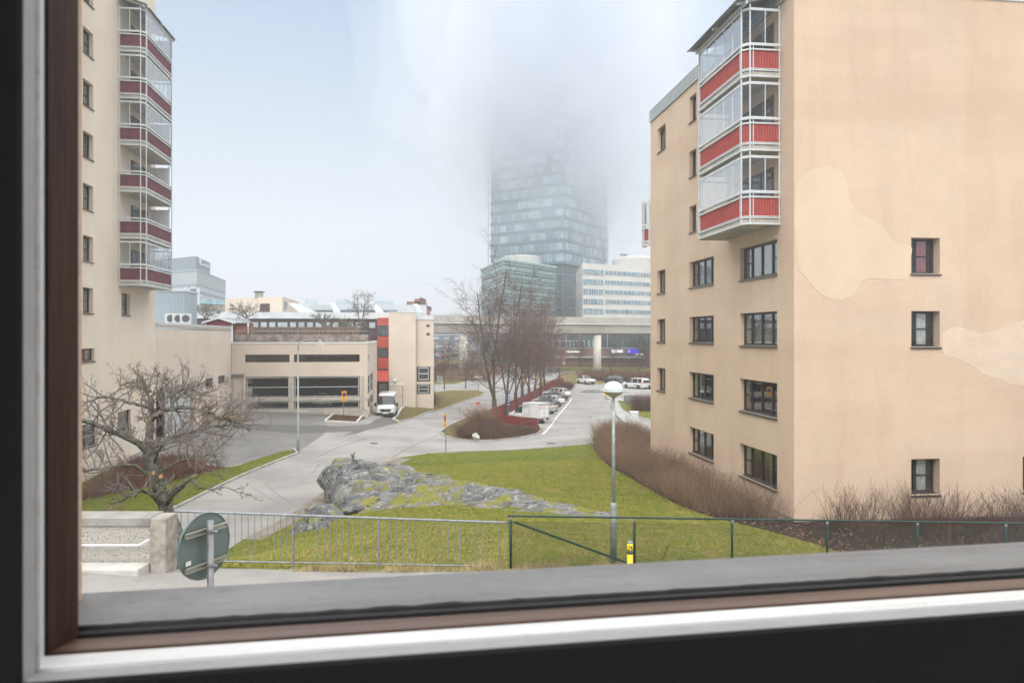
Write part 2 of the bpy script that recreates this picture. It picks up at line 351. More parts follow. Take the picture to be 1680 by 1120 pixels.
def lawn_mat(name, a, b, c, moss):
    g = NT(name); co_ = g.coord(); f = g.noise(co_, .35, 6, .65, .38, .62); f2 = g.noise(co_, 3.2, 5, .75, .42, .60); f3 = g.noise(co_, 38, 4, .8, .25, .75); f4 = g.noise(co_, .8, 7, .75, .50, .62)
    col = g.mix(f, a, b); col = g.mix(g.math('MULTIPLY', f2, .85), col, c); col = g.mix(g.math('MULTIPLY', f4, .75), col, moss)
    f5 = g.noise(co_, 9, 5, .8, .4, .62); col = g.mix(g.math('MULTIPLY', f5, .45), col, tuple(x*.62 for x in b)); col = g.mix(g.math('MULTIPLY', f3, .6), col, tuple(x*.4 for x in a)); g.base(col, .95, 0, .15); g.bump(f3, .9, .05); return g.m
def gravel(name, c, c2):
    g = NT(name); co_ = g.coord(); f = g.noise(co_, .9, 6, .7, .4, .62); f2 = g.noise(co_, 28, 4, .85, .3, .7); f3 = g.noise(co_, 70, 2, .8, .42, .6)
    col = g.mix(f, c, c2); col = g.mix(g.math('MULTIPLY', f2, .55), col, tuple(x*.5 for x in c)); col = g.mix(g.math('MULTIPLY', f3, .45), col, tuple(min(1, x*1.5) for x in c))
    g.base(col, .92, 0, .2); g.bump(f2, .7, .02); return g.m
def soil(name, c, c2, c3):
    g = NT(name); co_ = g.coord(); f = g.noise(co_, 1.2, 6, .7, .4, .62); f2 = g.noise(co_, 18, 5, .85, .35, .65); v = g.n('ShaderNodeTexVoronoi'); v.inputs['Scale'].default_value = 26; g.l(co_, v.inputs['Vector'])
    col = g.mix(f, c, c2); col = g.mix(g.math('MULTIPLY', f2, .6), col, tuple(x*.4 for x in c)); k = g.math('GREATER_THAN', g.math('MULTIPLY', v.outputs['Color'], 1.0), .8)
    col = g.mix(g.math('MULTIPLY', k, .5), col, c3); g.base(col, 1, 0, .1); g.bump(f2, 1, .05); return g.m
GM = {'asph': asphalt('road_asphalt', (.325, .312, .298), (.235, .226, .216)), 'asph_m2': asphalt('lot_asphalt', (.175, .17, .166), (.225, .22, .212)), 'asph_m': asphalt('bay_asphalt', (.16, .156, .152), (.20, .196, .19)),
      'asph_d': asphalt('repair_asphalt', (.12, .117, .113), (.15, .146, .142)), 'walk': asphalt('pavement_surface', (.40, .39, .38), (.36, .35, .34)),
      'gravel': gravel('gravelly_street', (.40, .38, .36), (.31, .295, .28)), 'verge': gravel('roadside_grit', (.22, .19, .155), (.33, .31, .28)),
      'lawn': lawn_mat('winter_lawn', (.20, .265, .02), (.13, .205, .015), (.36, .32, .07), (.36, .26, .13)), 'dry': lawn_mat('dry_grass', (.25, .215, .075), (.18, .165, .05), (.34, .26, .13), (.20, .14, .08)),
      'soil': soil('bark_mulch', (.10, .07, .06), (.075, .055, .05), (.22, .13, .09)), 'soilr': soil('leaf_litter', (.17, .095, .065), (.12, .075, .055), (.30, .17, .10)),
      'outer': lawn_mat('distant_ground', (.16, .15, .09), (.12, .12, .06), (.24, .21, .16), (.2, .2, .18))}
def build_ground():
    pts = []; edges = []
    def poly(pl, close=True):
        b = len(pts); n0 = 0
        for i in range(len(pl)):
            a = pl[i]; c = pl[(i+1) % len(pl)]; L = math.hypot(c[0]-a[0], c[1]-a[1]); st = .8 if min(a[1], c[1]) < 60 else 4
            if max(abs(a[0]), abs(c[0])) > 60 or max(a[1], c[1]) > 180: st = 12
            k = max(1, int(L/st))
            for j in range(k): pts.append((a[0]+(c[0]-a[0])*j/k, a[1]+(c[1]-a[1])*j/k)); n0 += 1
        for i in range(n0): edges.append((b+i, b+(i+1) % n0))
    for _, pl, _ in REG: poly(pl)
    for x in np.arange(-22, 22, .75):
        for y in np.arange(12, 66, .75): pts.append((x+rnd.uniform(-.1, .1), y+rnd.uniform(-.1, .1)))
    for x in np.arange(-70, 90, 3.5):
        for y in np.arange(-14, 200, 3.5):
            if not (-22 < x < 22 and 12 < y < 66): pts.append((x+rnd.uniform(-.3, .3), y+rnd.uniform(-.3, .3)))
    for x in list(range(-300, 301, 25))+[-3000, -2000, -1200, -700, -450, 450, 700, 1200, 2000, 3000]:
        for y in list(range(-50, 601, 25))+[-1500, -600, -200, 800, 1200, 2000, 3500]:
            if not (-71 < x < 92 and -15 < y < 201): pts.append((x, y))
    vs, es, fs, *_ = geometry.delaunay_2d_cdt([Vector(p) for p in pts], edges, [], 0, 1e-4)
    V = np.array([(v.x, v.y) for v in vs]); Z = HN(V[:, 0], V[:, 1]); F = np.array([tuple(f) for f in fs if len(f) == 3])
    c = V[F].mean(1); lab = np.full(len(F), -1)
    for i, (nm, pl, _) in enumerate(REG):
        k = inpoly(pl, c[:, 0], c[:, 1]) & (lab < 0); lab[k] = i
    # orientation up
    a, b, d = V[F[:, 0]], V[F[:, 1]], V[F[:, 2]]; cr = (b[:, 0]-a[:, 0])*(d[:, 1]-a[:, 1])-(b[:, 1]-a[:, 1])*(d[:, 0]-a[:, 0]); F[cr < 0] = F[cr < 0][:, ::-1]
    V3 = np.c_[V, Z]
    for i in range(-1, len(REG)):
        sel = F[lab == i]
        if not len(sel): continue
        u, inv = np.unique(sel, return_inverse=True); nm, mk = ('ground', 'outer') if i < 0 else (REG[i][0], REG[i][2])
        o = fast(nm, V3[u], inv.reshape(-1, 3), GM[mk], smooth=True); o['kind'] = 'structure'
build_ground()
def ribbon(mb, pts, wd, lift=.006, th=None):
    """strip following the ground; th gives a raised kerb"""
    P = []
    for i in range(len(pts)-1):
        a, b = pts[i], pts[i+1]; L = math.hypot(b[0]-a[0], b[1]-a[1]); k = max(1, int(L/.8))
        for j in range(k): P.append((a[0]+(b[0]-a[0])*j/k, a[1]+(b[1]-a[1])*j/k))
    P.append(pts[-1]); vs = []; fs = []
    for i, p in enumerate(P):
        q0, q1 = P[max(i-1, 0)], P[min(i+1, len(P)-1)]; d = Vector((q1[0]-q0[0], q1[1]-q0[1])).normalized(); n = Vector((-d.y, d.x))*wd/2
        l, r = (p[0]+n.x, p[1]+n.y), (p[0]-n.x, p[1]-n.y)
        t = lift if th is None else th
        vs += [(l[0], l[1], H(*l)+t), (r[0], r[1], H(*r)+t)]
        if th is not None: vs += [(l[0], l[1], H(*l)-.1), (r[0], r[1], H(*r)-.1)]
    m = 2 if th is None else 4
    for i in range(len(P)-1):
        a = i*m; b = a+m; fs.append((a, a+1, b+1, b))
        if th is not None: fs += [(a+2, a, b, b+2), (a+1, a+3, b+3, b+1)]
    if th is not None: fs += [(0, 2, 3, 1), (len(vs)-4, len(vs)-3, len(vs)-1, len(vs)-2)]
    return mb.add(vs, fs)
def kerb(name, pts, wd=.14, th=.11, m=None): o = ribbon(MB(), pts, wd, 0, th).build(name, m or mat('kerb_stone', (.36, .35, .33), .9, 0, .25, 2, .3, 40)); o['kind'] = 'structure'
kerb('island_kerb', island_w+[island_w[0]])
kerb('roadside_kerb', line_px([(648, 690), (655, 693), (700, 677.5), (750, 661.5), (790, 649), (797, 643)]))
kerb('left_kerb', [(-18.6, 24), (-18.2, 28)]+line_px([(292, 832), (400, 779), (488, 744), (482, 737)]))
kerb('lawn_kerb', lawn_top+[(6.9, 58)], .12, .06)
kerb('ramp_kerb', line_px([(600, 680), (585, 694.5), (533, 692), (547, 680)]), .14, .12, mat('pale_kerb', (.6, .6, .56), .9))
kerb('drive_kerb', line_px([(662, 668), (645, 688), (655, 693)]), .14, .12, mat('pale_kerb', (.6, .6, .56), .9))
kerb('pavement_kerb', line_px([(995, 651), (996, 655), (1003, 656), (1002, 668), (1012, 684), (1030, 698)]), .14, .12, mat('dark_kerb', (.2, .2, .19), .9))
lm = MB(); ribbon(lm, line_px([(891, 712), (912, 686), (938, 654)]), .16, .008)
o = lm.build('parking_line', mat('road_paint', (.72, .72, .70), .7, 0, .25, 6)); o['kind'] = 'structure'
cm = MB()
for c in ([(640, 752), (680, 730), (722, 712), (760, 688), (800, 672)], [(725, 684), (760, 673), (800, 660)], [(610, 716), (560, 732), (515, 752)]):
    ribbon(cm, line_px(c), .07 if c[0][1] < 900 else .03, .005)
o = cm.build('tarmac_seams', mat('seam_tar', (.10, .095, .09), .9)); o['kind'] = 'structure'
# ------------------------------------------------------------------ walls with real openings
class Plane:
    """vertical plane in a thing's own frame: start point, direction along it, outward normal"""
    def __init__(s, p0, d, n): s.p = Vector(p0); s.d = Vector(d); s.n = Vector(n)
    def __call__(s, a, off, z): q = s.p+s.d*a+s.n*off; return (q.x, q.y, z)
def wall(mb, P, a0, a1, z0, z1, holes):
    xs = sorted({a0, a1, *[h[0] for h in holes], *[h[1] for h in holes]}); zs = sorted({z0, z1, *[h[2] for h in holes], *[h[3] for h in holes]})
    flip = P.d.cross(P.n) > 0
    def q(a, b, c, d): mb.quad(*((d, c, b, a) if flip else (a, b, c, d)))
    for i in range(len(xs)-1):
        for j in range(len(zs)-1):
            cx, cz = (xs[i]+xs[i+1])/2, (zs[j]+zs[j+1])/2
            if any(h[0] < cx < h[1] and h[2] < cz < h[3] for h in holes): continue
            q(P(xs[i], 0, zs[j]), P(xs[i+1], 0, zs[j]), P(xs[i+1], 0, zs[j+1]), P(xs[i], 0, zs[j+1]))
    for h in holes:
        a, b, c, d, r = h[0], h[1], h[2], h[3], h[4]+.14
        q(P(a, 0, c), P(a, -r, c), P(b, -r, c), P(b, 0, c)); q(P(a, -r, d), P(a, 0, d), P(b, 0, d), P(b, -r, d))
        q(P(a, -r, c), P(a, 0, c), P(a, 0, d), P(a, -r, d)); q(P(b, 0, c), P(b, -r, c), P(b, -r, d), P(b, 0, d))
def pbox(mb, P, a0, a1, o0, o1, z0, z1):
    c = [P(a0, o0, z0), P(a1, o0, z0), P(a1, o1, z0), P(a0, o1, z0), P(a0, o0, z1), P(a1, o0, z1), P(a1, o1, z1), P(a0, o1, z1)]
    fs = [(0, 3, 2, 1), (4, 5, 6, 7), (0, 1, 5, 4), (1, 2, 6, 5), (2, 3, 7, 6), (3, 0, 4, 7)]
    if P.d.cross(P.n)*(a1-a0)*(o1-o0) < 0: fs = [f[::-1] for f in fs]
    mb.add(c, fs)
def window(parent, P, h, cols, fm='dark', transom=(), curtain=None, cur='curtain', sill=True, fw=.06, name='window', label=None):
    """h = opening (a0,a1,z0,z1,recess); cols = relative sash widths; transom = sashes with a cross bar"""
    a0, a1, z0, z1, r = h; f = MB(); o0, o1 = -r-.07, -r
    pbox(f, P, a0, a1, o0, o1, z0, z0+fw); pbox(f, P, a0, a1, o0, o1, z1-fw, z1)
    pbox(f, P, a0, a0+fw, o0, o1, z0+fw, z1-fw); pbox(f, P, a1-fw, a1, o0, o1, z0+fw, z1-fw)
    tot = sum(cols); x = a0; W_ = a1-a0; panes = []
    for i, c in enumerate(cols):
        x2 = x+W_*c/tot
        l = x+(fw if i == 0 else fw*.55); rr = x2-(fw if i == len(cols)-1 else fw*.55)
        if i < len(cols)-1: pbox(f, P, x2-fw*.55, x2+fw*.55, o0, o1+.012, z0+fw, z1-fw)
        s_ = .03
        pbox(f, P, l, rr, o0+.01, o1-.012, z0+fw, z0+fw+s_); pbox(f, P, l, rr, o0+.01, o1-.012, z1-fw-s_, z1-fw)
        pbox(f, P, l, l+s_, o0+.01, o1-.012, z0+fw+s_, z1-fw-s_); pbox(f, P, rr-s_, rr, o0+.01, o1-.012, z0+fw+s_, z1-fw-s_)
        if i in transom: m_ = z0+(z1-z0)*.5; pbox(f, P, l+s_, rr-s_, o0+.012, o1-.006, m_-.025, m_+.025)
        panes.append((l+s_, rr-s_)); x = x2
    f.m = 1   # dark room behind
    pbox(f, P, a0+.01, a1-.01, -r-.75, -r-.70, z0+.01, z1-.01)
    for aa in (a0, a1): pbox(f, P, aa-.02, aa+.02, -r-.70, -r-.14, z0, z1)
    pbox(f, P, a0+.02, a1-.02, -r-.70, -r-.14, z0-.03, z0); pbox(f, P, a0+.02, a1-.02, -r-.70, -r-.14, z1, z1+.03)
    wn = f.build(name, [M_(fm), M_('interior')], parent)
    if label: wn['label'] = label
    g = MB()
    for l, rr in panes: pbox(g, P, l, rr, o0+.03, o0+.036, z0+fw+.03, z1-fw-.03)
    g.build('pane', M_('pane'), wn)
    if curtain:
        for l, rr in curtain:
            c = MB(); A, B = a0+W_*l, a0+W_*rr; k = max(3, int((B-A)/.07)); pts = [(A+(B-A)*i/k, -r-.09-.03*(i % 2)) for i in range(k+1)]
            for i in range(k):
                (p, po), (q_, qo) = pts[i], pts[i+1]; c.quad(P(p, po, z0+.05), P(q_, qo, z0+.05), P(q_, qo, z1-.05), P(p, po, z1-.05))
            c.build('curtain', M_(cur), wn)
    if sill:
        s_ = MB(); e = .04
        v = [P(a0-e, -r, z0+.04), P(a1+e, -r, z0+.04), P(a1+e, .07, z0-.035), P(a0-e, .07, z0-.035), P(a0-e, -r, z0-.005), P(a1+e, -r, z0-.005), P(a1+e, .07, z0-.075), P(a0-e, .07, z0-.075)]
        v = [P(a0+.0, -r, z0+.04), P(a1, -r, z0+.04), P(a1+e, .07, z0-.03), P(a0-e, .07, z0-.03), P(a0, -r, z0+.002), P(a1, -r, z0+.002), P(a1+e, .07, z0-.07), P(a0-e, .07, z0-.07)]
        s_.add(v, [(0, 1, 2, 3), (7, 6, 5, 4), (3, 2, 6, 7), (0, 3, 7, 4), (1, 5, 6, 2), (0, 4, 5, 1)]).build('sill', mat('sill_metal', (.05, .055, .062), .35, .4, .2, 5) if fm == 'dark' else mat('brown_sill', (.06, .045, .043), .4, .3), wn)
    return wn

# ------------------------------------------------------------------ glazed balcony stack
def balcony(parent, P, a0, a1, dep, zs, m_panel, state, label=None):
    """one storey: slab, corrugated panels, rails, posts and (where glazed) the folding glass. zs = underside of the slab"""
    ch = .22
    plan = [(a0, 0), (a0, dep-ch), (a0+ch, dep), (a1-ch, dep), (a1, dep-ch), (a1, 0)]
    pt = lambda a, o: P(a, o, 0)[:2]
    sb = MB(); pl = [pt(*p) for p in plan]
    if (Vector(pl[1])-Vector(pl[0])).cross(Vector(pl[2])-Vector(pl[1])) < 0: pl = pl[::-1]
    sb.prism(pl, zs+.05, zs+.24); b = sb.build('balcony', M_('concrete'), parent)
    if label: b['label'] = label
    big = [(a0-.03, 0), (a0-.03, dep-ch+.01), (a0+ch-.01, dep+.03), (a1-ch+.01, dep+.03), (a1+.03, dep-ch+.01), (a1+.03, 0)]
    fr = MB(); pn = MB(); gl = MB(); gb = MB()
    def rail(z, h, wd=.045, off=0.0):
        for i in range(5):
            p, q = big[i], big[i+1]; A = Vector(P(*p, z)); B = Vector(P(*q, z)); fr.bar(A, B, wd, h)
    rail(zs+.045, .07, .06); rail(zs+.28, .05); rail(zs+.33, .03, .06); rail(zs+1.07, .06, .06); rail(zs+1.25, .075, .07)
    for i in range(5):
        p, q = plan[i], plan[i+1]; A = Vector(P(*p, 0)); B = Vector(P(*q, 0)); L = (B-A).length; d = (B-A)/L; n = Vector((d.y, -d.x, 0)); k = max(2, int(L/.055))
        for j in range(k):   # corrugated sheet
            u0, u1 = L*j/k, L*(j+1)/k; o0, o1 = (.012 if j % 2 else -.012), (.012 if (j+1) % 2 else -.012)
            a_, b_ = A+d*u0+n*o0, A+d*u1+n*o1; pn.quad((a_.x, a_.y, zs+.34), (b_.x, b_.y, zs+.34), (b_.x, b_.y, zs+1.04), (a_.x, a_.y, zs+1.04))
    for (a, o) in big[:1]+big[1:5]+big[5:]: c = P(a, o+.0 if o else .05, 0); fr.tube([(c[0], c[1], zs-.0), (c[0], c[1], zs+2.80)], .032, 6)
    for (a, o) in ((a0-.03, dep-ch-.12), (a0+ch+.1, dep+.03), (a1-ch-.1, dep+.03)): c = P(a, o, 0); fr.tube([(c[0], c[1], zs), (c[0], c[1], zs+1.3)], .022, 6)
    if state != 'open':
        top = zs+2.62
        for i in range(5):
            p, q = plan[i], plan[i+1]; A = Vector(P(*p, 0)); B = Vector(P(*q, 0)); L = (B-A).length; k = max(1, round(L/(.72 if i != 2 else .8)))
            fr.bar(A+Vector((0, 0, zs+1.30)), B+Vector((0, 0, zs+1.30)), .05, .06); fr.bar(A+Vector((0, 0, top)), B+Vector((0, 0, top)), .05, .10)
            for j in range(k+1):
                c = A.lerp(B, j/k); fr.bar(c+Vector((0, 0, zs+1.33)), c+Vector((0, 0, top-.05)), .03, .03)
            a_, b_ = A, B; (gb if state == 'frosted' and i in (0, 1) else gl).quad((a_.x, a_.y, zs+1.33), (b_.x, b_.y, zs+1.33), (b_.x, b_.y, top-.05), (a_.x, a_.y, top-.05))
    fr.build('railing', M_('alu'), b); pn.build('panel', M_(m_panel), b)
    if gl.v: gl.build('glazing', M_('bglass'), b)
    if gb.v: gb.build('frosted_glazing', mat('frosted_foil', (.42, .5, .5), .6, 0, .4, 9), b)
    return b
def stack_back(parent, P, a0, a1, z0, z1, storey=2.8, boards=False):
    """what stands on the house wall behind a balcony: door and window of each flat"""
    n = int(round((z1-z0)/storey))
    for k in range(n):
        z = z0+.26+k*storey; f = MB(); m_ = (a0+a1)/2
        for l, r_, zb in ((a0+.5, a0+1.3, 0.02), (a0+1.5, min(a1-.5, a0+3.2), .75)):
            pbox(f, P, l, r_, .004, .05, z+zb, z+2.1)
        o = f.build('balcony_door', M_('brown'), parent)
        g = MB()
        for l, r_, zb in ((a0+.6, a0+1.2, .3), (a0+1.58, a0+2.3, .83), (a0+2.38, min(a1-.58, a0+3.12), .83)): pbox(g, P, l, r_, .052, .058, z+zb+.05, z+2.02)
        g.build('pane', mat('dark_reflective_pane', (.05, .06, .065), .08, 0, .2, 2, spec=.8), o)

# ================================================================== right-hand block
rbk = thing('apartment_block', 'tall peach stucco apartment block on the right with red glazed balconies and black windows', 'apartment building', (FC.x, FC.y, -6.9), TH, zabs=True)
Pg = Plane((0, 0), (1, 0), (0, -1)); Pf = Plane((0, 0), (0, 1), (-1, 0)); Pk = Plane((0, 16.9), (1, 0), (0, 1)); Pr = Plane((16, 0), (0, 1), (1, 0))
def s_of(px): k = (px-CX)/FPX; return (FC.x-k*FC.y)/(-VY.x+k*VY.y)
def u_of(px): k = (px-CX)/FPX; return (k*FC.y-FC.x)/(UX.x-k*UX.y)
TZ = lambda k: 3.78-2.81*k
c3 = (s_of(1275), s_of(1214)); c2 = (s_of(1171), s_of(1131)); c1 = (s_of(1091.5), s_of(1078))
hf = []
for k in range(4): hf += [(*c3, TZ(k)-1.37, TZ(k), .19), (*c2, TZ(k)-1.30, TZ(k), .19)]
for k in range(3): hf.append((*c1, TZ(k)-1.30, TZ(k), .19))
hf.append((s_of(1092), s_of(1079), 10.65, 12.02, .19))
for z in (12.25, 9.45, 6.62): hf.append((c2[1]-.95, c2[1], z-1.32, z, .19))
ug = (u_of(1495), u_of(1542)); hg = []
for z1_ in (3.74, .95, -4.68, 6.6, 9.4): hg.append((*ug, z1_-1.36, z1_, .36))
hg = hg[:3]
hg.append((u_of(1678), u_of(1678)+1.2, -6.04, -4.68, .36))
wl = MB(); wall(wl, Pf, 0, 16.9, -8.6, 12.78, hf); wall(wl, Pg, 0, 16, -8.6, 12.95, hg); wall(wl, Pk, 0, 16, -8.6, 12.9, []); wall(wl, Pr, 0, 16.9, -8.6, 12.9, [])
wl.build('wall', M_('peach'), rbk)
rf = MB(); rf.box(.02, 15.98, .02, 16.88, 12.6, 12.76); rf.build('roof', M_('sheet_roof'), rbk)
pa = MB()
for i in range(5): z = 12.80+i*.125; pbox(pa, Pf, .0, 16.92, .03, .085, z, z+.065)
back_ = MB(); pbox(back_, Pf, 0, 16.9, -.02, .0, 12.77, 13.41); back_.build('parapet_back', mat('parapet_grey', (.22, .24, .25), .6), rbk); pbox(pa, Pf, 0, 16.92, -.1, .10, 13.42, 13.47)
pbox(pa, Pg, -.05, 16.05, -.3, .05, 12.96, 13.01); pa.build('roof_parapet', M_('alu'), rbk)
pl_ = MB(); pbox(pl_, Pf, -.012, 16.9, .002, .03, -8.6, -6.78); pbox(pl_, Pg, 0.0, 16, .002, .03, -8.6, -6.9); pl_.build('plinth', M_('concrete_d'), rbk)
CUR3 = {0: ([(.05, .26), (.30, .48), (.53, .72), (.78, .97)], 'curtain'), 1: ([(.04, .24), (.28, .47), (.52, .70), (.80, .97)], 'curtain'), 2: ([(.04, .12)], 'curtain'), 3: ([(.03, .13), (.30, .36), (.78, .96)], 'curtain')}
for k in range(4):
    cu, cm_ = CUR3[k]; window(rbk, Pf, hf[2*k], [.9, 1.1, 1.1, .9], 'dark', (0, 3), cu, cm_ or 'curtain')
    window(rbk, Pf, hf[2*k+1], [.9, 1.1, 1.1, .9][:4], 'dark', (0, 3), [[(.50, .72), (.76, .97)], [(.04, .24), (.52, .60)], [(.02, .26), (.74, .98)], [(.60, .97)]][k], 'curtain_g' if k == 2 else 'curtain', label='window with bright green curtains' if k == 2 else None)
for k in range(3): window(rbk, Pf, hf[8+k], [1, 1.2], 'dark', (), [(.1, .9)] if k == 2 else None, 'curtain_p', label='narrow window with a pink blind' if k == 2 else None)
for h in hf[11:]: window(rbk, Pf, h, [1, 1.1], 'dark', (), [(.4, .8)])
for i, h in enumerate(hg): window(rbk, Pg, h, [.55, 1], 'dark', (1,), [(.38, .8)], 'curtain_r' if i == 0 else 'curtain', label='gable window with a red curtain' if i == 0 else None)
# plaster repairs on the gable, a few millimetres proud
def gable_patch(pts, m, th, name='plaster_repair', label=None):
    v = []
    rg_ = random.Random(5); nx = ny = 0
    for px, py in pts:
        nx = nx*.6+rg_.uniform(-1.3, 1.3); ny = ny*.6+rg_.uniform(-1.3, 1.3); px, py = px+nx, py+ny; u = u_of(px); d = FC.y+UX.y*u; v.append((u, -.001, -(py-HY)/FPX*d))
    o = MB().extrude(v[::-1], (0, -th, 0)).build(name, m, rbk)
    if label: o['label'] = label
def smooth_loop(pts, n=9):
    out = []; k = len(pts)
    for i in range(k):
        p0, p1, p2, p3 = (Vector(pts[(i+j-1) % k]) for j in range(4))
        for t in range(n):
            t /= n; out.append(tuple(.5*((2*p1)+(p2-p0)*t+(2*p0-5*p1+4*p2-p3)*t*t+(3*p1-p0-3*p2+p3)*t**3)))
    return out
gable_patch(smooth_loop([(1305, 312), (1322, 287), (1350, 273), (1376, 280), (1390, 300), (1396, 330), (1412, 350), (1435, 362), (1455, 380), (1470, 396), (1493, 402), (1493, 425), (1493, 447), (1490, 458), (1465, 459), (1418, 459), (1400, 484), (1378, 492), (1350, 484), (1328, 462), (1312, 440), (1306, 400)]), M_('patch'), .006, label='lighter plaster repair of a rounded shape')
gable_patch(smooth_loop([(1548, 545), (1568, 537), (1590, 540), (1612, 548), (1640, 540), (1662, 530), (1700, 535), (1700, 625), (1660, 628), (1640, 620), (1612, 612), (1585, 594), (1556, 585), (1545, 566)]), M_('patch_pale'), .004, label='pale washed plaster patch')
b0, b1 = 1.05, 5.75
for k in range(3): balcony(rbk, Pf, b0, b1, 1.45, 4.27+2.83*k, 'red', 'glazed')
stack_back(rbk, Pf, b0, b1, 4.27, 4.27+2.83*3, 2.83)
def bal_roof(parent, P, a0, a1, dep, z, over=.45):
    mb = MB(); n = 46
    for i in range(n):
        u0, u1 = a0-.3+(a1-a0+.6)*i/n, a0-.3+(a1-a0+.6)*(i+1)/n; h0, h1 = (.03 if i % 2 else 0), (.03 if (i+1) % 2 else 0)
        A = [P(u0, 0, z+.55+h0), P(u0, dep+over, z+h0), P(u1, dep+over, z+h1), P(u1, 0, z+.55+h1)]
        B = [(x, y, zz-.02) for x, y, zz in A]; mb.quad(*A); mb.quad(*B[::-1]); mb.quad(A[1], B[1], B[2], A[2])
    o = mb.build('balcony_roof', mat('grey_corrugated_roof', (.30, .31, .32), .5, .3), parent)
    fr = MB()
    for a in (a0, (a0+a1)/2, a1): fr.bar(P(a, 0, z+.42), P(a, dep+.3, z-.08), .06, .1)
    fr.bar(P(a0-.2, dep, z-.07), P(a1+.2, dep, z-.07), .08, .12); fr.build('roof_beam', M_('alu'), o)
bal_roof(rbk, Pf, b0, b1, 1.45, 12.78, .40)
bt_ = thing('balcony_table', 'small dark folding table on the lowest glazed balcony of the right-hand block', 'table', tuple(FC+VY*4.9+UX*-.85)+(4.52,), TH)
q = MB(); q.box(-.3, .3, -.45, .45, .70, .73); q.build('tabletop', M_('dark'), bt_)
for sx_ in (-.24, .24):
    for sy_ in (-.38, .38): MB().tube([(sx_, sy_, 0), (sx_*.8, sy_, .70)], .018, 6).build('leg', M_('dark'), bt_)
for k_, (v_, z_, lb_) in enumerate(((1.9, 7.35, 'small leafy pot plant on the middle right-hand balcony'), (1.7, 10.18, 'small leafy pot plant on the top right-hand balcony'))):
    p_ = FC+VY*v_+UX*-.5; pt_ = thing('pot_plant', lb_, 'pot plant', (p_.x, p_.y, z_), 0); MB().lathe([(.10, 0), (.15, .28), (.13, .28)], (0, 0, 0), 14).build('pot', mat('terracotta', (.40, .17, .09), .8), pt_, True)
    rg_ = random.Random(k_); S_ = []
    for i in range(60): a_ = rg_.uniform(0, 6.28); l_ = rg_.uniform(.2, .75); S_.append((0, 0, .25, math.cos(a_)*l_*.45, math.sin(a_)*l_*.45, .25+l_, .012, .006))
    V, F = segs_mesh(S_, 3); fast('leaves', V, F, mat('houseplant_green', (.06, .14, .04), .7, 0, .3, 5), pt_)
# second, small balcony at the far corner
balcony(rbk, Plane((.0, 16.95), (0, 1), (-1, 0)), .0, .75, .30, 5.4, 'red', 'glazed')

# ================================================================== left-hand tower block
lbk = thing('tower_block', 'pale peach tower block on the left with maroon balconies and brown windows', 'apartment building', (LC.x, LC.y, -8), TH, zabs=True)
Pl = Plane((0, 0), (0, -1), (1, 0)); Pb = Plane((0, 0), (-1, 0), (0, 1))
def t_of(px): k = (px-CX)/FPX; return (LC.x-k*LC.y)/(VY.x-k*VY.y)
hl = []
cw = (t_of(153), t_of(153)+1.25)
for k in range(8): z = 16.6-2.797*k+2.797; hl.append((*cw, z-1.36, z, .22))
hl = [h for h in hl if h[2] > .5]
n8 = len(hl)
hl.append((t_of(155), t_of(155)+2.2, -1.36, -.68, .15)); hl.append((t_of(160), t_of(160)+2.6, -6.0, -4.75, .15)); hl.append((t_of(215), t_of(193), -5.75, -4.55, .15)); hl.append((t_of(213.5), t_of(199.5), 1.28, 2.62, .2))
wl = MB(); wall(wl, Pl, 0, 26, -9.2, 23.5, hl); wall(wl, Pb, 0, 12, -9.2, 23.5, []); wall(wl, Plane((0, -26), (-1, 0), (0, -1)), 0, 12, -9.2, 23.5, []); wall(wl, Plane((-12, 0), (0, -1), (-1, 0)), 0, 26, -9.2, 23.5, [])
wl.build('wall', M_('peach_left'), lbk)
MB().box(-12, .1, -26.1, .1, 23.5, 23.9).build('roof', M_('sheet_roof'), lbk)
for i, h in enumerate(hl):
    if i < n8: window(lbk, Pl, h, [1, .75], 'brown', (0, 1), [[(.03, .97)], [(.03, .5), (.6, .97)], [(.03, .97)], [(.45, .97)]][i % 4], 'curtain_w')
    elif i == n8: window(lbk, Pl, h, [1, 1], 'brown', ())
    elif i == n8+1: window(lbk, Pl, h, [1, 1.2], 'brown', (), [(.5, .9)])
    else: window(lbk, Pl, h, [1], 'brown', (0,) if i == n8+3 else (), [(.15, .85)])
pp = MB(); d0, d1 = t_of(238), t_of(201); pbox(pp, Pl, d0, d1, .001, .008, -4.5, -.62); pp.build('plaster_repair', stucco('left_repair_stucco', (.84, .73, .60), (.78, .65, .51)), lbk)
a0, a1 = 1.1, t_of(195)
st = ['glazed', 'open', 'open', 'glazed', 'glazed', 'frosted']
for k in range(6): balcony(lbk, Pl, a0, a1, 1.45, 3.02+2.8*k, 'maroon', st[k])
stack_back(lbk, Pl, a0, a1, 3.02, 3.02+2.8*6)
bd = MB()
for k in (1, 2, 3):    # pale board screens at the far end of some balconies
    for j in range(12): pbox(bd, Pl, a0+.06, a0+.09, .05+j*.1, .05+j*.1+.088, 3.3+2.8*k, 3.3+2.8*k+2.3)
bd.build('board_screen', M_('white'), lbk)
bal_roof(lbk, Pl, a0, a1, 1.45, 3.02+2.8*6+.02, .2)

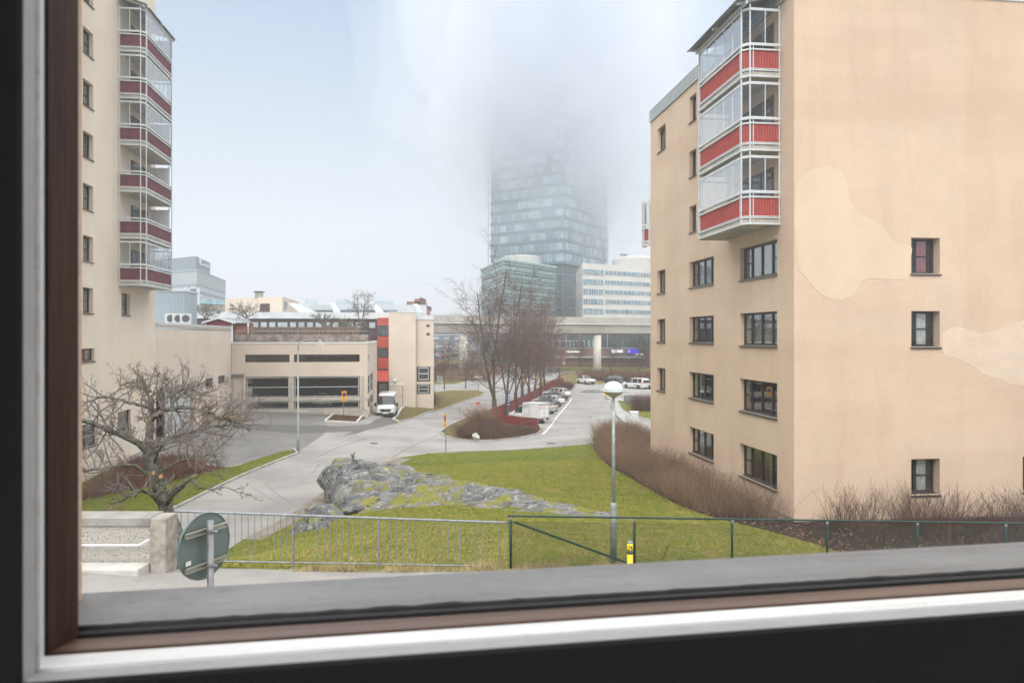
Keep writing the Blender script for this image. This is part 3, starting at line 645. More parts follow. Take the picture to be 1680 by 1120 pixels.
# ================================================================== low annex with the loading door
anx = thing('annex_wing', 'low beige annex with a half-open roller door joined to the tower block', 'annex', (LC.x, LC.y, -7.3), TH, zabs=True)
Pa = Plane((0, 0), (0, 1), (1, 0))          # along +V from the tower corner
def v_of(px): return -t_of(px)
ha = [(.12, v_of(320), -7.4, -3.72, .28), (v_of(337), v_of(350), -4.35, -3.62, .15), (v_of(358), v_of(370), -4.2, -3.62, .15)]
wl = MB(); wall(wl, Pa, 0, 20.55, -9, .74, ha); wall(wl, Plane((0, 20.55), (-1, 0), (0, 1)), 0, 20, -9, .74, []); wall(wl, Plane((-20, .02), (0, 1), (-1, 0)), 0, 20.5, -9, .74, [])
wl.build('wall', M_('peach_annex'), anx)
MB().box(-20, 0, .02, 20.5, .45, .6).build('roof', M_('sheet_roof'), anx)
cp = MB(); pbox(cp, Pa, -.02, 20.6, -.35, .06, .745, .92); pbox(cp, Plane((0, 20.55), (-1, 0), (0, 1)), 0, 20, -.3, .05, .745, .92); cp.build('coping', M_('alu'), anx)
dr = MB(); A0, A1 = ha[0][0], ha[0][1]; mid = A0+1.9+.8
for j in range(40):
    z = -7.4+j*.092; pbox(dr, Pa, mid, A1-.25, -.30, -.285-(j % 2)*.012, z, z+.09)
o = dr.build('roller_door', mat('grey_roller_door', (.50, .52, .53), .6, .1, .1, 2), anx)
fr = MB(); pbox(fr, Pa, A0, A1, -.42, -.32, -3.95, -3.72); pbox(fr, Pa, A1-.25, A1, -.42, -.32, -7.4, -3.95); pbox(fr, Pa, mid-.12, mid, -.42, -.3, -7.4, -3.95); fr.build('door_frame', mat('rusty_frame', (.16, .09, .07), .7), o)
lt = MB(); pbox(lt, Pa, A0-.05, A1+.1, .002, .05, -3.70, -3.55); lt.build('lintel', M_('concrete'), anx)
rm = MB()
pbox(rm, Pa, A0, A1, -4.1, -4.0, -7.4, -3.5); pbox(rm, Pa, A0-.1, A0, -4, -.43, -7.4, -3.5); pbox(rm, Pa, A1, A1+.1, -4, -.43, -7.4, -3.5); pbox(rm, Pa, A0, A1, -4, -.43, -3.7, -3.6)
rm.build('bay_interior', M_('interior'), anx)
for h in ha[1:]: window(anx, Pa, h, [1], 'dark', ())
for bxa in ((v_of(372)-.2, v_of(372)+.35, .002, .12, -4.2, -3.8), (v_of(371), v_of(377.5), .002, .25, -6.9, -6.0), (v_of(330), v_of(331.5), .002, .15, -4.3, -3.85)):
    bx = MB(); pbox(bx, Pa, *bxa); bx.build('utility_box', mat('blue_grey_box', (.36, .42, .46), .5), anx)
ca = MB(); c = Vector(Pa(v_of(345), .02, -3.3)); ca.bar(c, c+Vector((.35, 0, .02)), .05); ca.bar(c+Vector((.3, -.25, .08)), c+Vector((.38, .2, -.02)), .12); ca.build('security_camera', M_('white'), anx)

# ================================================================== parking house (beige, with mesh openings)
PV = 20.6; pk = thing('parking_house', 'two-storey beige parking building with dark mesh openings and a timber fence on its roof', 'parking garage', (LC.x, LC.y, -7.6), TH, zabs=True)
Pp = Plane((0, PV), (1, 0), (0, -1)); PE = 12.85; Ps = Plane((PE, PV), (0, 1), (1, 0))
PO = LC+VY*PV
def p_of(px): k = (px-CX)/FPX; return (k*PO.y-PO.x)/(UX.x-k*UX.y)
SO = LC+VY*PV+UX*PE
def q_of(px): k = (px-CX)/FPX; return (k*SO.y-SO.x)/(VY.x-k*VY.y)
ph = [(p_of(402), p_of(475), -2.55, -1.8, .12), (p_of(482), p_of(590), -2.55, -1.8, .12), (p_of(403), p_of(475), -6.0, -3.95, .35), (p_of(482), p_of(590), -6.0, -3.95, .35), (p_of(403), p_of(475), -7.15, -6.35, .35), (p_of(482), p_of(590), -7.15, -6.35, .35)]
SL = 17.0
sh = [(.9, 2.6, -2.55, -1.85, .12), (.6, 4.6, -6.0, -3.95, .3), (5.0, 9.5, -6.0, -3.95, .3), (.6, 4.6, -7.4, -6.35, .3), (5.0, 9.5, -7.4, -6.35, .3)]
wl = MB(); wall(wl, Pp, .02, PE, -9, -.72, ph); wall(wl, Ps, 0, SL, -9, -.72, sh); wl.build('wall', M_('peach_annex'), pk)
cp = MB(); pbox(cp, Pp, 0, PE+.05, -.3, .06, -.715, -.6); pbox(cp, Ps, .07, SL, -.3, .05, -.715, -.6)
pbox(cp, Pp, 0, .06, -.3, .3, -.6, .95); cp.build('coping', M_('white'), pk)
bs = MB(); pbox(bs, Pp, .02, PE+.04, .002, .05, -6.33, -6.05); pbox(bs, Ps, 0, 10, .002, .05, -6.33, -6.05)
for a in (p_of(380)+.05, p_of(396), p_of(478.5)-.25, p_of(592)): pbox(bs, Pp, a, a+.35 if a > 1 else a+.15, .002, .08, -9, -3.92)
pbox(bs, Pp, .02, PE, .002, .06, -9, -7.2); bs.build('concrete_frame', M_('concrete'), pk)
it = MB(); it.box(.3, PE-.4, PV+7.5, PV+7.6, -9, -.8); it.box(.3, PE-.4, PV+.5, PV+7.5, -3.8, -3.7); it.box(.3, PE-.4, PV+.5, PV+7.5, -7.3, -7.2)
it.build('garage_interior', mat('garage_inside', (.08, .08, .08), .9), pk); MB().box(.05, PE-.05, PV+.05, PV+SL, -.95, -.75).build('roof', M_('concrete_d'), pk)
for h, cols in ((ph[0], 4), (ph[1], 6)): window(pk, Pp, h, [1]*cols, 'brown', (), None, sill=False)
window(pk, Ps, sh[0], [1, 1], 'brown', (), None, sill=False)
def mesh_panel(P, h, parent):
    a0, a1, z0, z1, r = h; f = MB(); g = MB(); o = -.12
    for (aa, ab, za, zb) in ((a0+.08, a1-.08, z0+.08, z0+.14), (a0+.08, a1-.08, z1-.14, z1-.08), (a0+.08, a0+.14, z0+.14, z1-.14), (a1-.14, a1-.08, z0+.14, z1-.14)): pbox(f, P, aa, ab, o-.04, o, za, zb)
    if z1-z0 > 1.5: pbox(f, P, a0+.1, a1-.1, o-.035, o+.004, (z0+z1)/2-.03, (z0+z1)/2+.03)
    n = int((a1-a0)/.12)
    for i in range(1, n): x = a0+(a1-a0)*i/n; pbox(g, P, x-.008, x+.008, o-.07, o-.055, z0, z1)
    for i in range(1, int((z1-z0)/.12)): z = z0+.12*i; pbox(g, P, a0, a1, o-.09, o-.075, z-.008, z+.008)
    q = f.build('mesh_panel', M_('alu'), parent); g.build('wire_mesh', mat('dark_wire', (.06, .06, .062), .6, .3), q)
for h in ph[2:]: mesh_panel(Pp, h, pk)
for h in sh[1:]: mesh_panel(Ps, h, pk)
# roof terrace: weathered board band and slatted timber fence with a steel rail
bw = MB(); x = .1; rr = random.Random(3)
while x < PE-.1: pbox(bw, Pp, x, x+.16, -1.3-.02*rr.random(), -1.25, -.58, .12+.03*rr.random()); x += .17
bw.build('board_band', mat('weathered_boards', (.30, .25, .215), .9, 0, .45, 1.5, .3, 20), pk)
sf = MB(); x = .1
while x < PE-.7:
    pbox(sf, Pp, x, x+.07, -1.62, -1.6, .1, .82); x += .14 if rr.random() < .9 else .22
for x in np.arange(.1, PE-.5, 1.45): pbox(sf, Pp, x, x+.12, -1.75, -1.63, .0, .92)
pbox(sf, Pp, .1, PE-.6, -1.7, -1.58, .82, .9); sf.build('slat_fence', mat('brown_timber', (.24, .16, .10), .9, 0, .35, 2), pk)
rl = MB(); A = Pp(.1, -1.2, .5); B = Pp(PE-.1, -1.2, .5); rl.tube([A, B], .03, 6)
for x in np.arange(.1, PE, 1.6): rl.tube([Pp(x, -1.2, .1), Pp(x, -1.2, .5)], .022, 5)
rl.build('handrail', M_('steel'), pk)
vn = MB(); pbox(vn, Pp, .05, 1.2, .002, .25, -3.9, -3.65)
for i in range(9): pbox(vn, Pp, .08+i*.12, .16+i*.12, .25, .28, -3.88, -3.67)
vn.build('vent_box', M_('steel'), pk)

# ================================================================== office wing with the red stairwell
DV = 41.0; of = thing('office_wing', 'long office wing with a white roof edge, red stairwell strip and windowless beige stair tower', 'office building', (LC.x, LC.y, -8), TH, zabs=True)
OO = LC+VY*DV
def o_of(px, dv=0): O = OO+VY*dv; k = (px-CX)/FPX; return (k*O.y-O.x)/(UX.x-k*UX.y)
Po = Plane((0, DV), (1, 0), (0, -1))
dD = lambda px: (OO+UX*o_of(px)).y
zz = lambda py, px: -(py-HY)/FPX*dD(px)
x0, x1, x2, x3, x4, x5 = -14.0, o_of(619), o_of(638), o_of(682), o_of(711.5), o_of(613)
wl = MB(); wl.m = 0
ztop = 2.95
pbox(wl, Po, x2, x3, -10, .5, -9.5, ztop)                         # stair tower
pbox(wl, Po, x3, x4, -10, -.6, -9.5, 2.05)
wl.build('wall', M_('peach_annex'), of)
rs = MB(); pbox(rs, Po, x1, x2, -3, -.2, -4.4, 2.3); rs.build('red_stairwell', mat('red_cladding', (.44, .07, .045), .6, 0, .12, 2), of)
rw = of.children[-1]
wn_ = MB(); gp = MB()
for (ya, yb) in ((534, 551), (570, 586), (605, 621)):
    za, zb = zz(yb, 628), zz(ya, 628); pbox(wn_, Po, x1+.08, x2-.08, -.2, -.13, za, zb); pbox(gp, Po, x1+.16, x2-.16, -.13, -.12, za+.08, zb-.08)
o = wn_.build('stair_window', M_('dark'), of); gp.build('pane', mat('blue_dark_pane', (.05, .075, .09), .06, 0, .4, 1.2, spec=.9), o)
cn = MB(); a, b = x1-.9, x2; n = 24
for i in range(n):
    u0, u1 = a+(b-a)*i/n, a+(b-a)*(i+1)/n; h0, h1 = (.04*(i % 2), .04*((i+1) % 2))
    cn.quad(Po(u0, 2.2, -5.6+h0), Po(u1, 2.2, -5.6+h1), Po(u1, -.2, -4.3+h1), Po(u0, -.2, -4.3+h0)); cn.quad(Po(u0, 2.2, -5.63+h0), Po(u0, -.2, -4.33+h0), Po(u1, -.2, -4.33+h1), Po(u1, 2.2, -5.63+h1))
cn.build('entrance_canopy', mat('red_canopy', (.50, .065, .045), .5, 0, .15, 4), of)
en = MB(); pbox(en, Po, x1-.8, x2, -1, -.3, -9.5, -4.4); en.build('entrance', mat('maroon_entrance', (.08, .03, .03), .7), of)
ed = MB(); pbox(ed, Po, x1+.2, x1+1.2, -.3, -.24, -8.2, -6); ed.build('entrance_door', M_('concrete_d'), of)
lg = MB(); lg.lathe([(.02, -.22), (.16, -.16), (.22, 0), (.16, .16), (.02, .22)], Po(x2+.75, .75, -5.6), 12); lg.build('globe_lamp', M_('white'), of, True)
ls = MB(); pbox(ls, Po, x2+.1, x2+1.9, .5, .55, -6.15, -5.95); ls.build('name_board', M_('white'), of)
for (ya, yb, pa_, pb_) in ((532, 536, 700, 705), (546, 550, 700, 705)):
    b_ = MB(); pbox(b_, Po, o_of(pa_), o_of(pb_), -.6, -.56, zz(yb, 702), zz(ya, 702)); b_.build('small_window', M_('dark'), of)
for (ya, yb) in ((600, 626), (630.5, 646.5)):
    b_ = MB(); za, zb = zz(yb, 695), zz(ya, 695); pbox(b_, Po, o_of(684), o_of(706), -.6, -.57, za, zb); q = b_.build('dark_opening', mat('dark_mesh', (.045, .048, .052), .6), of)
    b_ = MB()
    for (u, v, s_, t_) in ((.12, .88, .1, .16), (.12, .88, .84, .9), (.12, .16, .1, .9), (.84, .88, .1, .9), (.12, .88, .47, .53)): 
        A_, B_ = o_of(684), o_of(706); pbox(b_, Po, A_+(B_-A_)*u, A_+(B_-A_)*v, -.57, -.54, za+(zb-za)*s_, za+(zb-za)*t_)
    b_.build('opening_frame', M_('alu'), q)
bd = MB(); pbox(bd, Po, x3, x4+.1, -.6, -.52, -3.9, -3.65); bd.build('band_course', M_('peach_annex'), of)
dk = MB(); pbox(dk, Po, x0, x1, -6, -3.0, -6, 2.2); dk.build('dark_gallery', mat('dark_boarding', (.065, .052, .052), .8, 0, .3, 2), of)
ww = MB(); k = 0
for px in list(range(372, 470, 14))+list(range(462, 560, 14))+[570, 584, 606]:
    A_ = o_of(px, 3); B_ = o_of(px+9.5, 3); pbox(ww, Po, A_, B_, -3.0, -2.95, 1.05, 1.75)
ww.build('gallery_window', mat('bright_pane', (.45, .52, .55), .1, 0, .25, .5, spec=.8), of)
cp = MB(); pbox(cp, Po, x0, x2-.01, -6.2, -2.8, 2.22, 3.05); pbox(cp, Po, x2-.03, x3+.03, -10, .55, ztop+.003, ztop+.12); pbox(cp, Po, x3+.04, x4+.05, -10, -.5, 2.06, 2.62)
pbox(cp, Po, x0, x1+.2, -30, -6.3, 2.1, 2.9); cp.build('roof_edge', M_('sheet_roof'), of)
skr = MB()       # slanting roof lights
for px, w_, py in ((473, 36, 497), (541, 13, 497), (609, 16, 498), (677, 13, 498)):
    for yy, dd in ((0, 0),):
        A = P3(px, py, 108); B = P3(px+w_*.55, 513, 101); C_ = B+Vector((w_*.062, 1.0, 0)); E = A+Vector((.6+w_*.01, .3, 0))
        n_ = Vector((0, 0, -.15)); A, B, C_, E = [Vector((v.x*1, v.y, v.z)) for v in (A, B, C_, E)]
        # convert world -> building frame
        iv = (Matrix.Translation((LC.x, LC.y, 0)) @ Matrix.Rotation(TH, 4, 'Z')).inverted()
        q_ = [iv @ v for v in (A, B, C_, E)]; skr.extrude(q_, n_)
skr.build('roof_light', mat('roof_light_sheet', (.40, .44, .47), .5, .1, .15, 1), of)
# ================================================================== things on the annex roofs
mb_ = thing('metal_clad_plant_room', 'pale blue-grey metal clad plant room behind the air conditioners', 'plant room', (-33.5, 68, .6), TH, zabs=True)
q = MB(); q.box(-5.5, 2.9, 0, 4, .6, 4.15); 
for i in range(28): q.box(-5.5+i*.3, -5.45+i*.3, -.03, -.002, .6, 4.12)
q.build('cladding', mat('blue_grey_cladding', (.36, .42, .46), .5, .1, .06, .6), mb_); MB().box(-5.6, 3.0, -.12, 4.1, 4.16, 4.32).build('roof_edge', M_('alu'), mb_)
ac = thing('air_conditioner', 'white outdoor air conditioner with a round fan grille, leftmost of three', 'air conditioner', P3(280, 531, 62), TH, 'air conditioners on the annex roof')
MB().box(-.42, .42, -.2, .2, .0, .86).build('casing', M_('white'), ac, bevel=.02)
f = MB(); f.lathe([(.02, 0), (.30, 0), (.30, .02), (.02, .03)], (0, 0, 0), 20).xf(Matrix.Translation((.08, -.205, .45)) @ Matrix.Rotation(R(90), 4, 'X')); f.build('fan', mat('fan_grey', (.12, .13, .14), .5), ac)
g = MB()
for r_ in (.1, .18, .26, .31): g.lathe([(r_-.008, 0), (r_+.008, 0), (r_+.008, .012), (r_-.008, .012)], (0, 0, 0), 20, True)
g.xf(Matrix.Translation((.08, -.245, .45)) @ Matrix.Rotation(R(90), 4, 'X')).build('grille', M_('steel'), ac)
MB().box(.421, .45, -.15, .15, .1, .7).build('side_panel', M_('alu'), ac)
for i, t in ((1, 'middle one of three'), (2, 'rightmost of three')):
    c = copy_tree(ac); c.location = P3(280+i*12.3, 531.3, 62); c['label'] = f'white outdoor air conditioner with a round fan grille, {t}'
sd = thing('roof_shed', 'small red garden shed with white trim and gabled roof on the terrace', 'shed', P3(359, 541, 76), TH, zabs=True)
bz = -(541-HY)/FPX*76; hw = 1.35
q = MB(); q.extrude([(-hw, 0, bz-.4), (hw, 0, bz-.4), (hw, 0, bz+.75), (0, 0, bz+1.2), (-hw, 0, bz+.75)], (0, 2.4, 0)); q.box(hw+.002, hw+1.6, .4, 2.4, bz-.4, bz+.72); q.build('wall', mat('shed_red', (.22, .035, .035), .8, 0, .2, 2), sd)
r_ = MB(); r_.extrude([(-hw-.3, -.2, bz+.66), (0, -.2, bz+1.2), (0, -.2, bz+1.32), (-hw-.3, -.2, bz+.78)], (0, 2.8, 0)); r_.extrude([(0, -.2, bz+1.2), (hw+.3, -.2, bz+.66), (hw+.3, -.2, bz+.78), (0, -.2, bz+1.32)], (0, 2.8, 0))
r_.quad((.3, .3, bz+1.25), (hw+1.5, .3, bz+1.2), (hw+1.9, .2, bz+.74), (hw+.2, .0, bz+.74)); r_.build('roof', mat('grey_felt', (.30, .34, .37), .6), sd)
t = MB(); t.extrude([(-hw-.32, -.26, bz+.62), (0, -.26, bz+1.14), (0, -.26, bz+1.36), (-hw-.32, -.26, bz+.80)], (0, .055, 0)); t.extrude([(0.002, -.26, bz+1.14), (hw+.32, -.26, bz+.62), (hw+.32, -.26, bz+.80), (0.002, -.26, bz+1.36)], (0, .055, 0))
for x in (-hw-.03, hw-.06, hw+1.5): t.box(x, x+.09, -.03, -.002 if x < 2 else .39, bz-.4, bz+.7)
t.build('trim', M_('white'), sd)

# ================================================================== far buildings
def prism_thing(name, label, cat, poly, z0, z1, m, part='wall', group=None):
    cx = sum(p[0] for p in poly)/len(poly); cy = sum(p[1] for p in poly)/len(poly)
    t = thing(name, label, cat, (cx, cy, z0), 0, group, zabs=True)
    pl = [(p[0]-cx, p[1]-cy) for p in poly]
    if sum(pl[i][0]*pl[(i+1) % len(pl)][1]-pl[(i+1) % len(pl)][0]*pl[i][1] for i in range(len(pl))) < 0: pl = pl[::-1]
    MB().prism(pl, z0, z1).build(part, m, t); return t, (cx, cy)
def XY(px, d): return ((px-CX)/FPX*d, d)
def ZZ(py, d): return -(py-HY)/FPX*d
def facade_plane(c, a, b):
    A = Vector(a)-Vector(c); B = Vector(b)-Vector(c); d = (B-A).normalized(); n = Vector((d.y, -d.x)); return Plane(A, d, n), (B-A).length
# hotel-like slab on the left
K = 300; A = XY(250, 320); B = XY(323, 300); C = XY(370, 360); Dd = (XY(370, 360)[0]-30, 400); E = XY(250, 360)
zt = ZZ(443, 300)
hot, hc = prism_thing('grey_slab_building', 'hazy blue-grey slab building with window rows and a taller sign block on top', 'office building', [A, B, C, Dd, E], -8, zt, mat('grey_blue_facade', (.27, .32, .36), .8, 0, .06, .1))  # facade colour lightened to put distance haze into it
B2 = XY(321, 304); C2 = XY(345, 332)
tp = MB(); tp.prism([(p[0]-hc[0], p[1]-hc[1]) for p in (XY(250, 324), B2, C2, (C2[0]-20, 370), XY(250, 350))], zt, ZZ(420, 304)); tp.build('sign_block', mat('sign_block_cladding', (.22, .27, .32), .8), hot)
P1, L1 = facade_plane(hc, A, B); P2, L2 = facade_plane(hc, B, C); P5, L5 = facade_plane(hc, B2, C2)
rim = MB(); pbox(rim, P1, 0, L1, .01, .3, zt-.2, zt+.3); pbox(rim, P2, 0, L2, .01, .3, zt-.2, zt+.3); pbox(rim, P1, 0, L1, .01, .08, zt-5.6, zt-.2); pbox(rim, P2, 0, L2, .01, .08, zt-5.6, zt-.2); rim.build('upper_band', mat('pale_band', (.38, .44, .47), .7), hot)
for r in range(5):
    w_ = MB()
    for i in range(14): u = L2*(i+.35)/14.3; pbox(w_, P2, u, u+L2*.030, .02, .1, zt-8.3-3.3*r, zt-6.5-3.3*r); 
    for i in range(14): u = L2*(i+.35)/14.3+L2*.034; pbox(w_, P2, u, u+L2*.012, .02, .1, zt-8.3-3.3*r, zt-6.5-3.3*r)
    for i in range(6): u = L1*(i+.2)/6; pbox(w_, P1, u, u+L1*.11, .02, .1, zt-8.0-3.3*r, zt-6.7-3.3*r)
    w_.build('window_row', mat('far_window_glass', (.48, .58, .66), .3), hot)
sg = MB(); zz_ = ZZ(432, 318)
for t0, t1, zz0, zz1 in ((.22, .30, -1.0, 1.6), (.30, .38, .9, 1.7), (.26, .36, -1.4, -.7)): pbox(sg, P5, L5*t0, L5*t1, .05, .4, zz_+zz0, zz_+zz1)
pbox(sg, P5, L5*.45, L5*.86, .05, .3, zz_-.9, zz_-.3); sg.build('sign_lettering', M_('white'), hot)
pbs = MB(); pbox(pbs, P1, L1*.62, L1*.90, .1, .3, zt-10.2, zt-9.5); pbox(pbs, P2, L2*.02, L2*.13, .1, .3, zt-10.4, zt-9.7); pbs.build('wall_lettering', M_('white'), hot)
# white tower with a glass strip
wt, c_ = prism_thing('white_stair_tower', 'white building end with a tall blue glass strip beside the hazy slab', 'building', [XY(255, 128), XY(328, 124), XY(328, 134), XY(255, 134)], -8, ZZ(472, 124), mat('pale_render', (.52, .55, .57), .8, 0, .06, .3))
P_, L_ = facade_plane(c_, XY(255, 128), XY(328, 124)); s_ = MB(); pbox(s_, P_, L_*.80, L_*.92, .01, .1, ZZ(509, 124), ZZ(473.5, 124)); s_.build('glass_strip', mat('strip_glass', (.10, .16, .20), .1, 0, .5, .4, spec=.8), wt)
# glass-fronted hall with light blue band
bh, c_ = prism_thing('blue_banded_hall', 'low hall with a pale turquoise band above amber windows', 'building', [XY(326, 150), XY(370, 156), XY(372, 170), XY(326, 166)], -8, ZZ(491, 150), mat('hall_grey', (.24, .30, .34), .7))
P_, L_ = facade_plane(c_, XY(326, 150), XY(370, 156)); s_ = MB(); pbox(s_, P_, 0, L_, .01, .2, ZZ(498, 150), ZZ(490.5, 150)); s_.build('turquoise_band', mat('turquoise', (.30, .47, .53), .5, 0, .35, .6), bh)
s_ = MB()
for i in range(9): pbox(s_, P_, L_*(.03+i*.11), L_*(.09+i*.11), .02, .1, ZZ(507, 150), ZZ(499.5, 150))
s_.build('amber_windows', mat('amber_glass', (.42, .34, .22), .4, 0, .3, 1), bh)
# beige building behind the office wing
bb, c_ = prism_thing('flat_beige_building', 'flat beige building with a dark square window behind the office wing', 'building', [XY(369, 128), XY(463, 122), XY(490, 140), XY(369, 145)], -8, ZZ(487.5, 124), M_('peach_annex'))
P_, L_ = facade_plane(c_, XY(369, 128), XY(463, 122)); s_ = MB(); pbox(s_, P_, L_*.63, L_*.79, .01, .08, ZZ(513, 124), ZZ(498, 124)); s_.build('dark_window', M_('brown'), bb)
P_, L_ = facade_plane(c_, XY(463, 122), XY(490, 140)); s_ = MB(); pbox(s_, P_, L_*.12, L_*.26, .01, .08, ZZ(506, 124), ZZ(494, 124)); s_.build('side_window', mat('blue_dark_pane', (.05, .075, .09), .06, 0, .4, 1.2, spec=.9), bb)
ch = thing('roof_vent', 'dark grey roof vent on the flat beige building', 'vent', P3(425, 488, 125)); MB().box(-.55, .55, -.5, .5, -.2, .9).build('vent_body', M_('concrete_d'), ch); MB().box(-.75, .75, -.7, .7, .9, 1.05).build('vent_cap', M_('dark'), ch)
lo, c_ = prism_thing('white_roofed_hall', 'long low white-roofed hall behind the office roof lights', 'building', [XY(460, 150), XY(700, 150), XY(690, 175), XY(460, 170)], -8, ZZ(500, 150), mat('pale_hall_wall', (.52, .56, .6), .7, 0, .15, .2))
P_, L_ = facade_plane(c_, XY(460, 150), XY(700, 150)); s_ = MB(); pbox(s_, P_, L_*.17, L_*.8, .02, .1, ZZ(511.5, 150), ZZ(508.5, 150)); s_.build('window_band', mat('strip_glass', (.10, .16, .20), .1, 0, .5, .4, spec=.8), lo)
for i, (a, b, ya, yb, d, lb_) in enumerate(((500, 522, 491, 499, 160, 'wide pale roof plant box left of the bare treetops'), (551, 571, 491, 499, 160, 'pale roof plant box between two roof lights'), (617, 646, 493, 510, 165, 'tall pale plant box right of the bare treetops'))):
    t, _ = prism_thing('roof_plant_box', lb_, 'plant box', [XY(a, d), XY(b, d), XY(b, d+6), XY(a, d+6)], ZZ(yb, d)-2, ZZ(ya, d), mat('plant_box_grey', (.36, .42, .46), .6, 0, .1, .3), 'casing', 'plant boxes on the hall roof')
# red-brown stepped building
rbn, c_ = prism_thing('red_brick_stepped_building', 'distant stepped red-brown building with a small tower', 'building', [XY(640, 260), XY(706, 260), XY(706, 280), XY(640, 280)], -8, ZZ(507.5, 260), mat('far_brick', (.30, .11, .10), .9, 0, .15, .3))
for a, b, ya in ((655, 700, 501), (667, 692, 494.5), (680, 690, 490), (688.5, 690.5, 487.5)):
    q = MB(); q.prism([(XY(p, 262+ya*.0)[0]-c_[0], y-c_[1]) for p, y in ((a, 262), (b, 262), (b, 278), (a, 278))], ZZ(508, 262), ZZ(ya, 262)); q.build('upper_storey', mat('far_brick', (.30, .11, .10)), rbn)
q = MB()
for i in range(7): x = XY(660+i*4.6, 261.9)[0]-c_[0]; q.box(x, x+.5, 261.7-c_[1], 261.95-c_[1], ZZ(506.8, 260), ZZ(504, 260))
q.build('window_row', mat('far_window_glass', (.48, .58, .66), .3), rbn)
# glass office left of the tower
gA = XY(790, 256); gB = XY(826, 220); gC = XY(912, 246); gz = ZZ(426, 220)
gb_, gc = prism_thing('green_glass_office', 'pale green glass office with close horizontal fins in front of the foggy tower', 'office building', [gA, gB, gC, (gC[0]-3, 256), (-4, 262)], -9, gz, mat('green_glass_body', (.17, .30, .31), .25, .1, .25, .12, spec=.7))
P1, L1 = facade_plane(gc, gA, gB); P2, L2 = facade_plane(gc, gB, gC); q = MB(); q2 = MB(); q3 = MB(); rr = random.Random(5)
z = gz-.2; i = 0
while z > -2:
    for P_, L_ in ((P1, L1), (P2, L2)): pbox(q, P_, 0, L_, .02, .35, z-.16, z)
    if i % 3 == 1:
        for P_, L_ in ((P1, L1), (P2, L2)):
            u = 0
            while u < L_-2:
                ln = rr.uniform(3, 9)
                if rr.random() < .62: pbox(q2, P_, u, min(L_, u+ln), .03, .12, z-.62, z-.22)
                u += ln
    elif i % 3 == 2:
        pbox(q3, P2, 0, L2*.97, .03, .10, z-.66, z-.22); pbox(q3, P1, 0, L1, .03, .10, z-.66, z-.22)
    z -= .80; i += 1
q.build('fin', mat('pale_fin', (.42, .56, .56), .5), gb_); q2.build('dark_glazing', mat('dark_teal_glass', (.07, .13, .15), .12, 0, .3, .3, spec=.8), gb_); q3.build('bright_glazing', mat('mint_glass', (.40, .58, .57), .2, 0, .25, .3), gb_)
pbx = MB(); pbox(pbx, P1, 0, L1, -.1, .4, gz, gz+.5); pbox(pbx, P2, 0, L2, -.1, .4, gz, gz+.5); pbx.build('roof_edge', mat('pale_fin', (.42, .56, .56)), gb_)
dm = MB(); c0 = XY(856, 240); dm.lathe([(6.2, gz), (6.2, ZZ(419, 234)), (5.6, ZZ(417.6, 234)), (.1, ZZ(417, 234))], (c0[0]-gc[0], c0[1]-gc[1], 0), 40)
dm.build('roof_drum', mat('drum_concrete', (.48, .48, .46), .8, 0, .06, .2), gb_)
# white banded office
wA = XY(956, 226); wM = XY(1200, 262); wz = ZZ(431, 226)
wo, wc = prism_thing('white_banded_office', 'white office building with ribbon windows on every floor right of the foggy tower', 'office building', [wA, wM, (wM[0], 300), (wA[0]+1, 262)], -9, wz, mat('white_bands', (.60, .59, .56), .7, 0, .08, .15))
P1, L1 = facade_plane(wc, wA, wM); k = 0; z = wz-1.9
while z > 1:
    a = MB(); b = MB()
    uM = L1*.13*1.0; pbox(a, P1, .1, uM*.93, .02, .1, z-1.7, z); pbox(a, P1, uM*1.02, L1, .02, .1, z-1.35, z-.1)
    u = .2
    while u < L1*.55: pbox(b, P1, u, u+.12, .1, .2, z-1.7, z); u += rr.choice((.9, 1.2, .9, 1.8))
    o = a.build('ribbon_window', mat('ribbon_glass', (.17, .27, .33), .12, 0, .45, .35, spec=.8), wo); b.build('mullion', mat('white_bands', (.6, .59, .56)), o)
    z -= 3.05
dm = MB(); c0 = XY(1046, 250); dm.lathe([(8.6, wz), (8.6, ZZ(422, 240)), (7.8, ZZ(418, 240)), (.1, ZZ(417, 240))], (c0[0]-wc[0], c0[1]-wc[1], 0), 40); dm.build('roof_drum', mat('drum_concrete', (.48, .48, .46)), wo)
dv = MB(); c0 = XY(1024, 248); dv.lathe([(1.0, ZZ(419, 245)), (1.0, ZZ(416.5, 245)), (1.5, ZZ(416, 245)), (1.4, ZZ(414.5, 245)), (.1, ZZ(413, 245))], (c0[0]-wc[0], c0[1]-wc[1], 0), 16); dv.build('roof_ventilator', mat('plant_box_grey', (.36, .42, .46)), wo)
# the tower in the cloud
tC = XY(925, 266); tL = XY(806, 284); tR = XY(995, 298); tB = (tL[0]+tR[0]-tC[0], tL[1]+tR[1]-tC[1]); TZ0 = ZZ(430, 266); TT = 128
tw = thing('glass_skyscraper', 'glass skyscraper fading upwards into low cloud, seen corner on', 'skyscraper', (tC[0], tC[1], -9), 0, zabs=True)
loc = lambda p: (p[0]-tC[0], p[1]-tC[1])
def ccw(pl): return pl if sum(pl[i][0]*pl[(i+1) % len(pl)][1]-pl[(i+1) % len(pl)][0]*pl[i][1] for i in range(len(pl))) > 0 else pl[::-1]
MB().prism(ccw([loc(p) for p in (tC, tR, tB, tL)]), TZ0, TT).build('glass_body', mat('tower_glass', (.27, .385, .45), .25, .2, .3, .06, spec=.7), tw)
ctr = Vector((tC[0]+tB[0], tC[1]+tB[1]))/2
ins = [loc(tuple(Vector(p).lerp(ctr, .06))) for p in (tC, tR, tB, tL)]
MB().prism(ccw(ins), -9, TZ0).build('lower_body', mat('tower_lower_glass', (.11, .17, .195), .2, .2, .4, .08, spec=.7), tw)
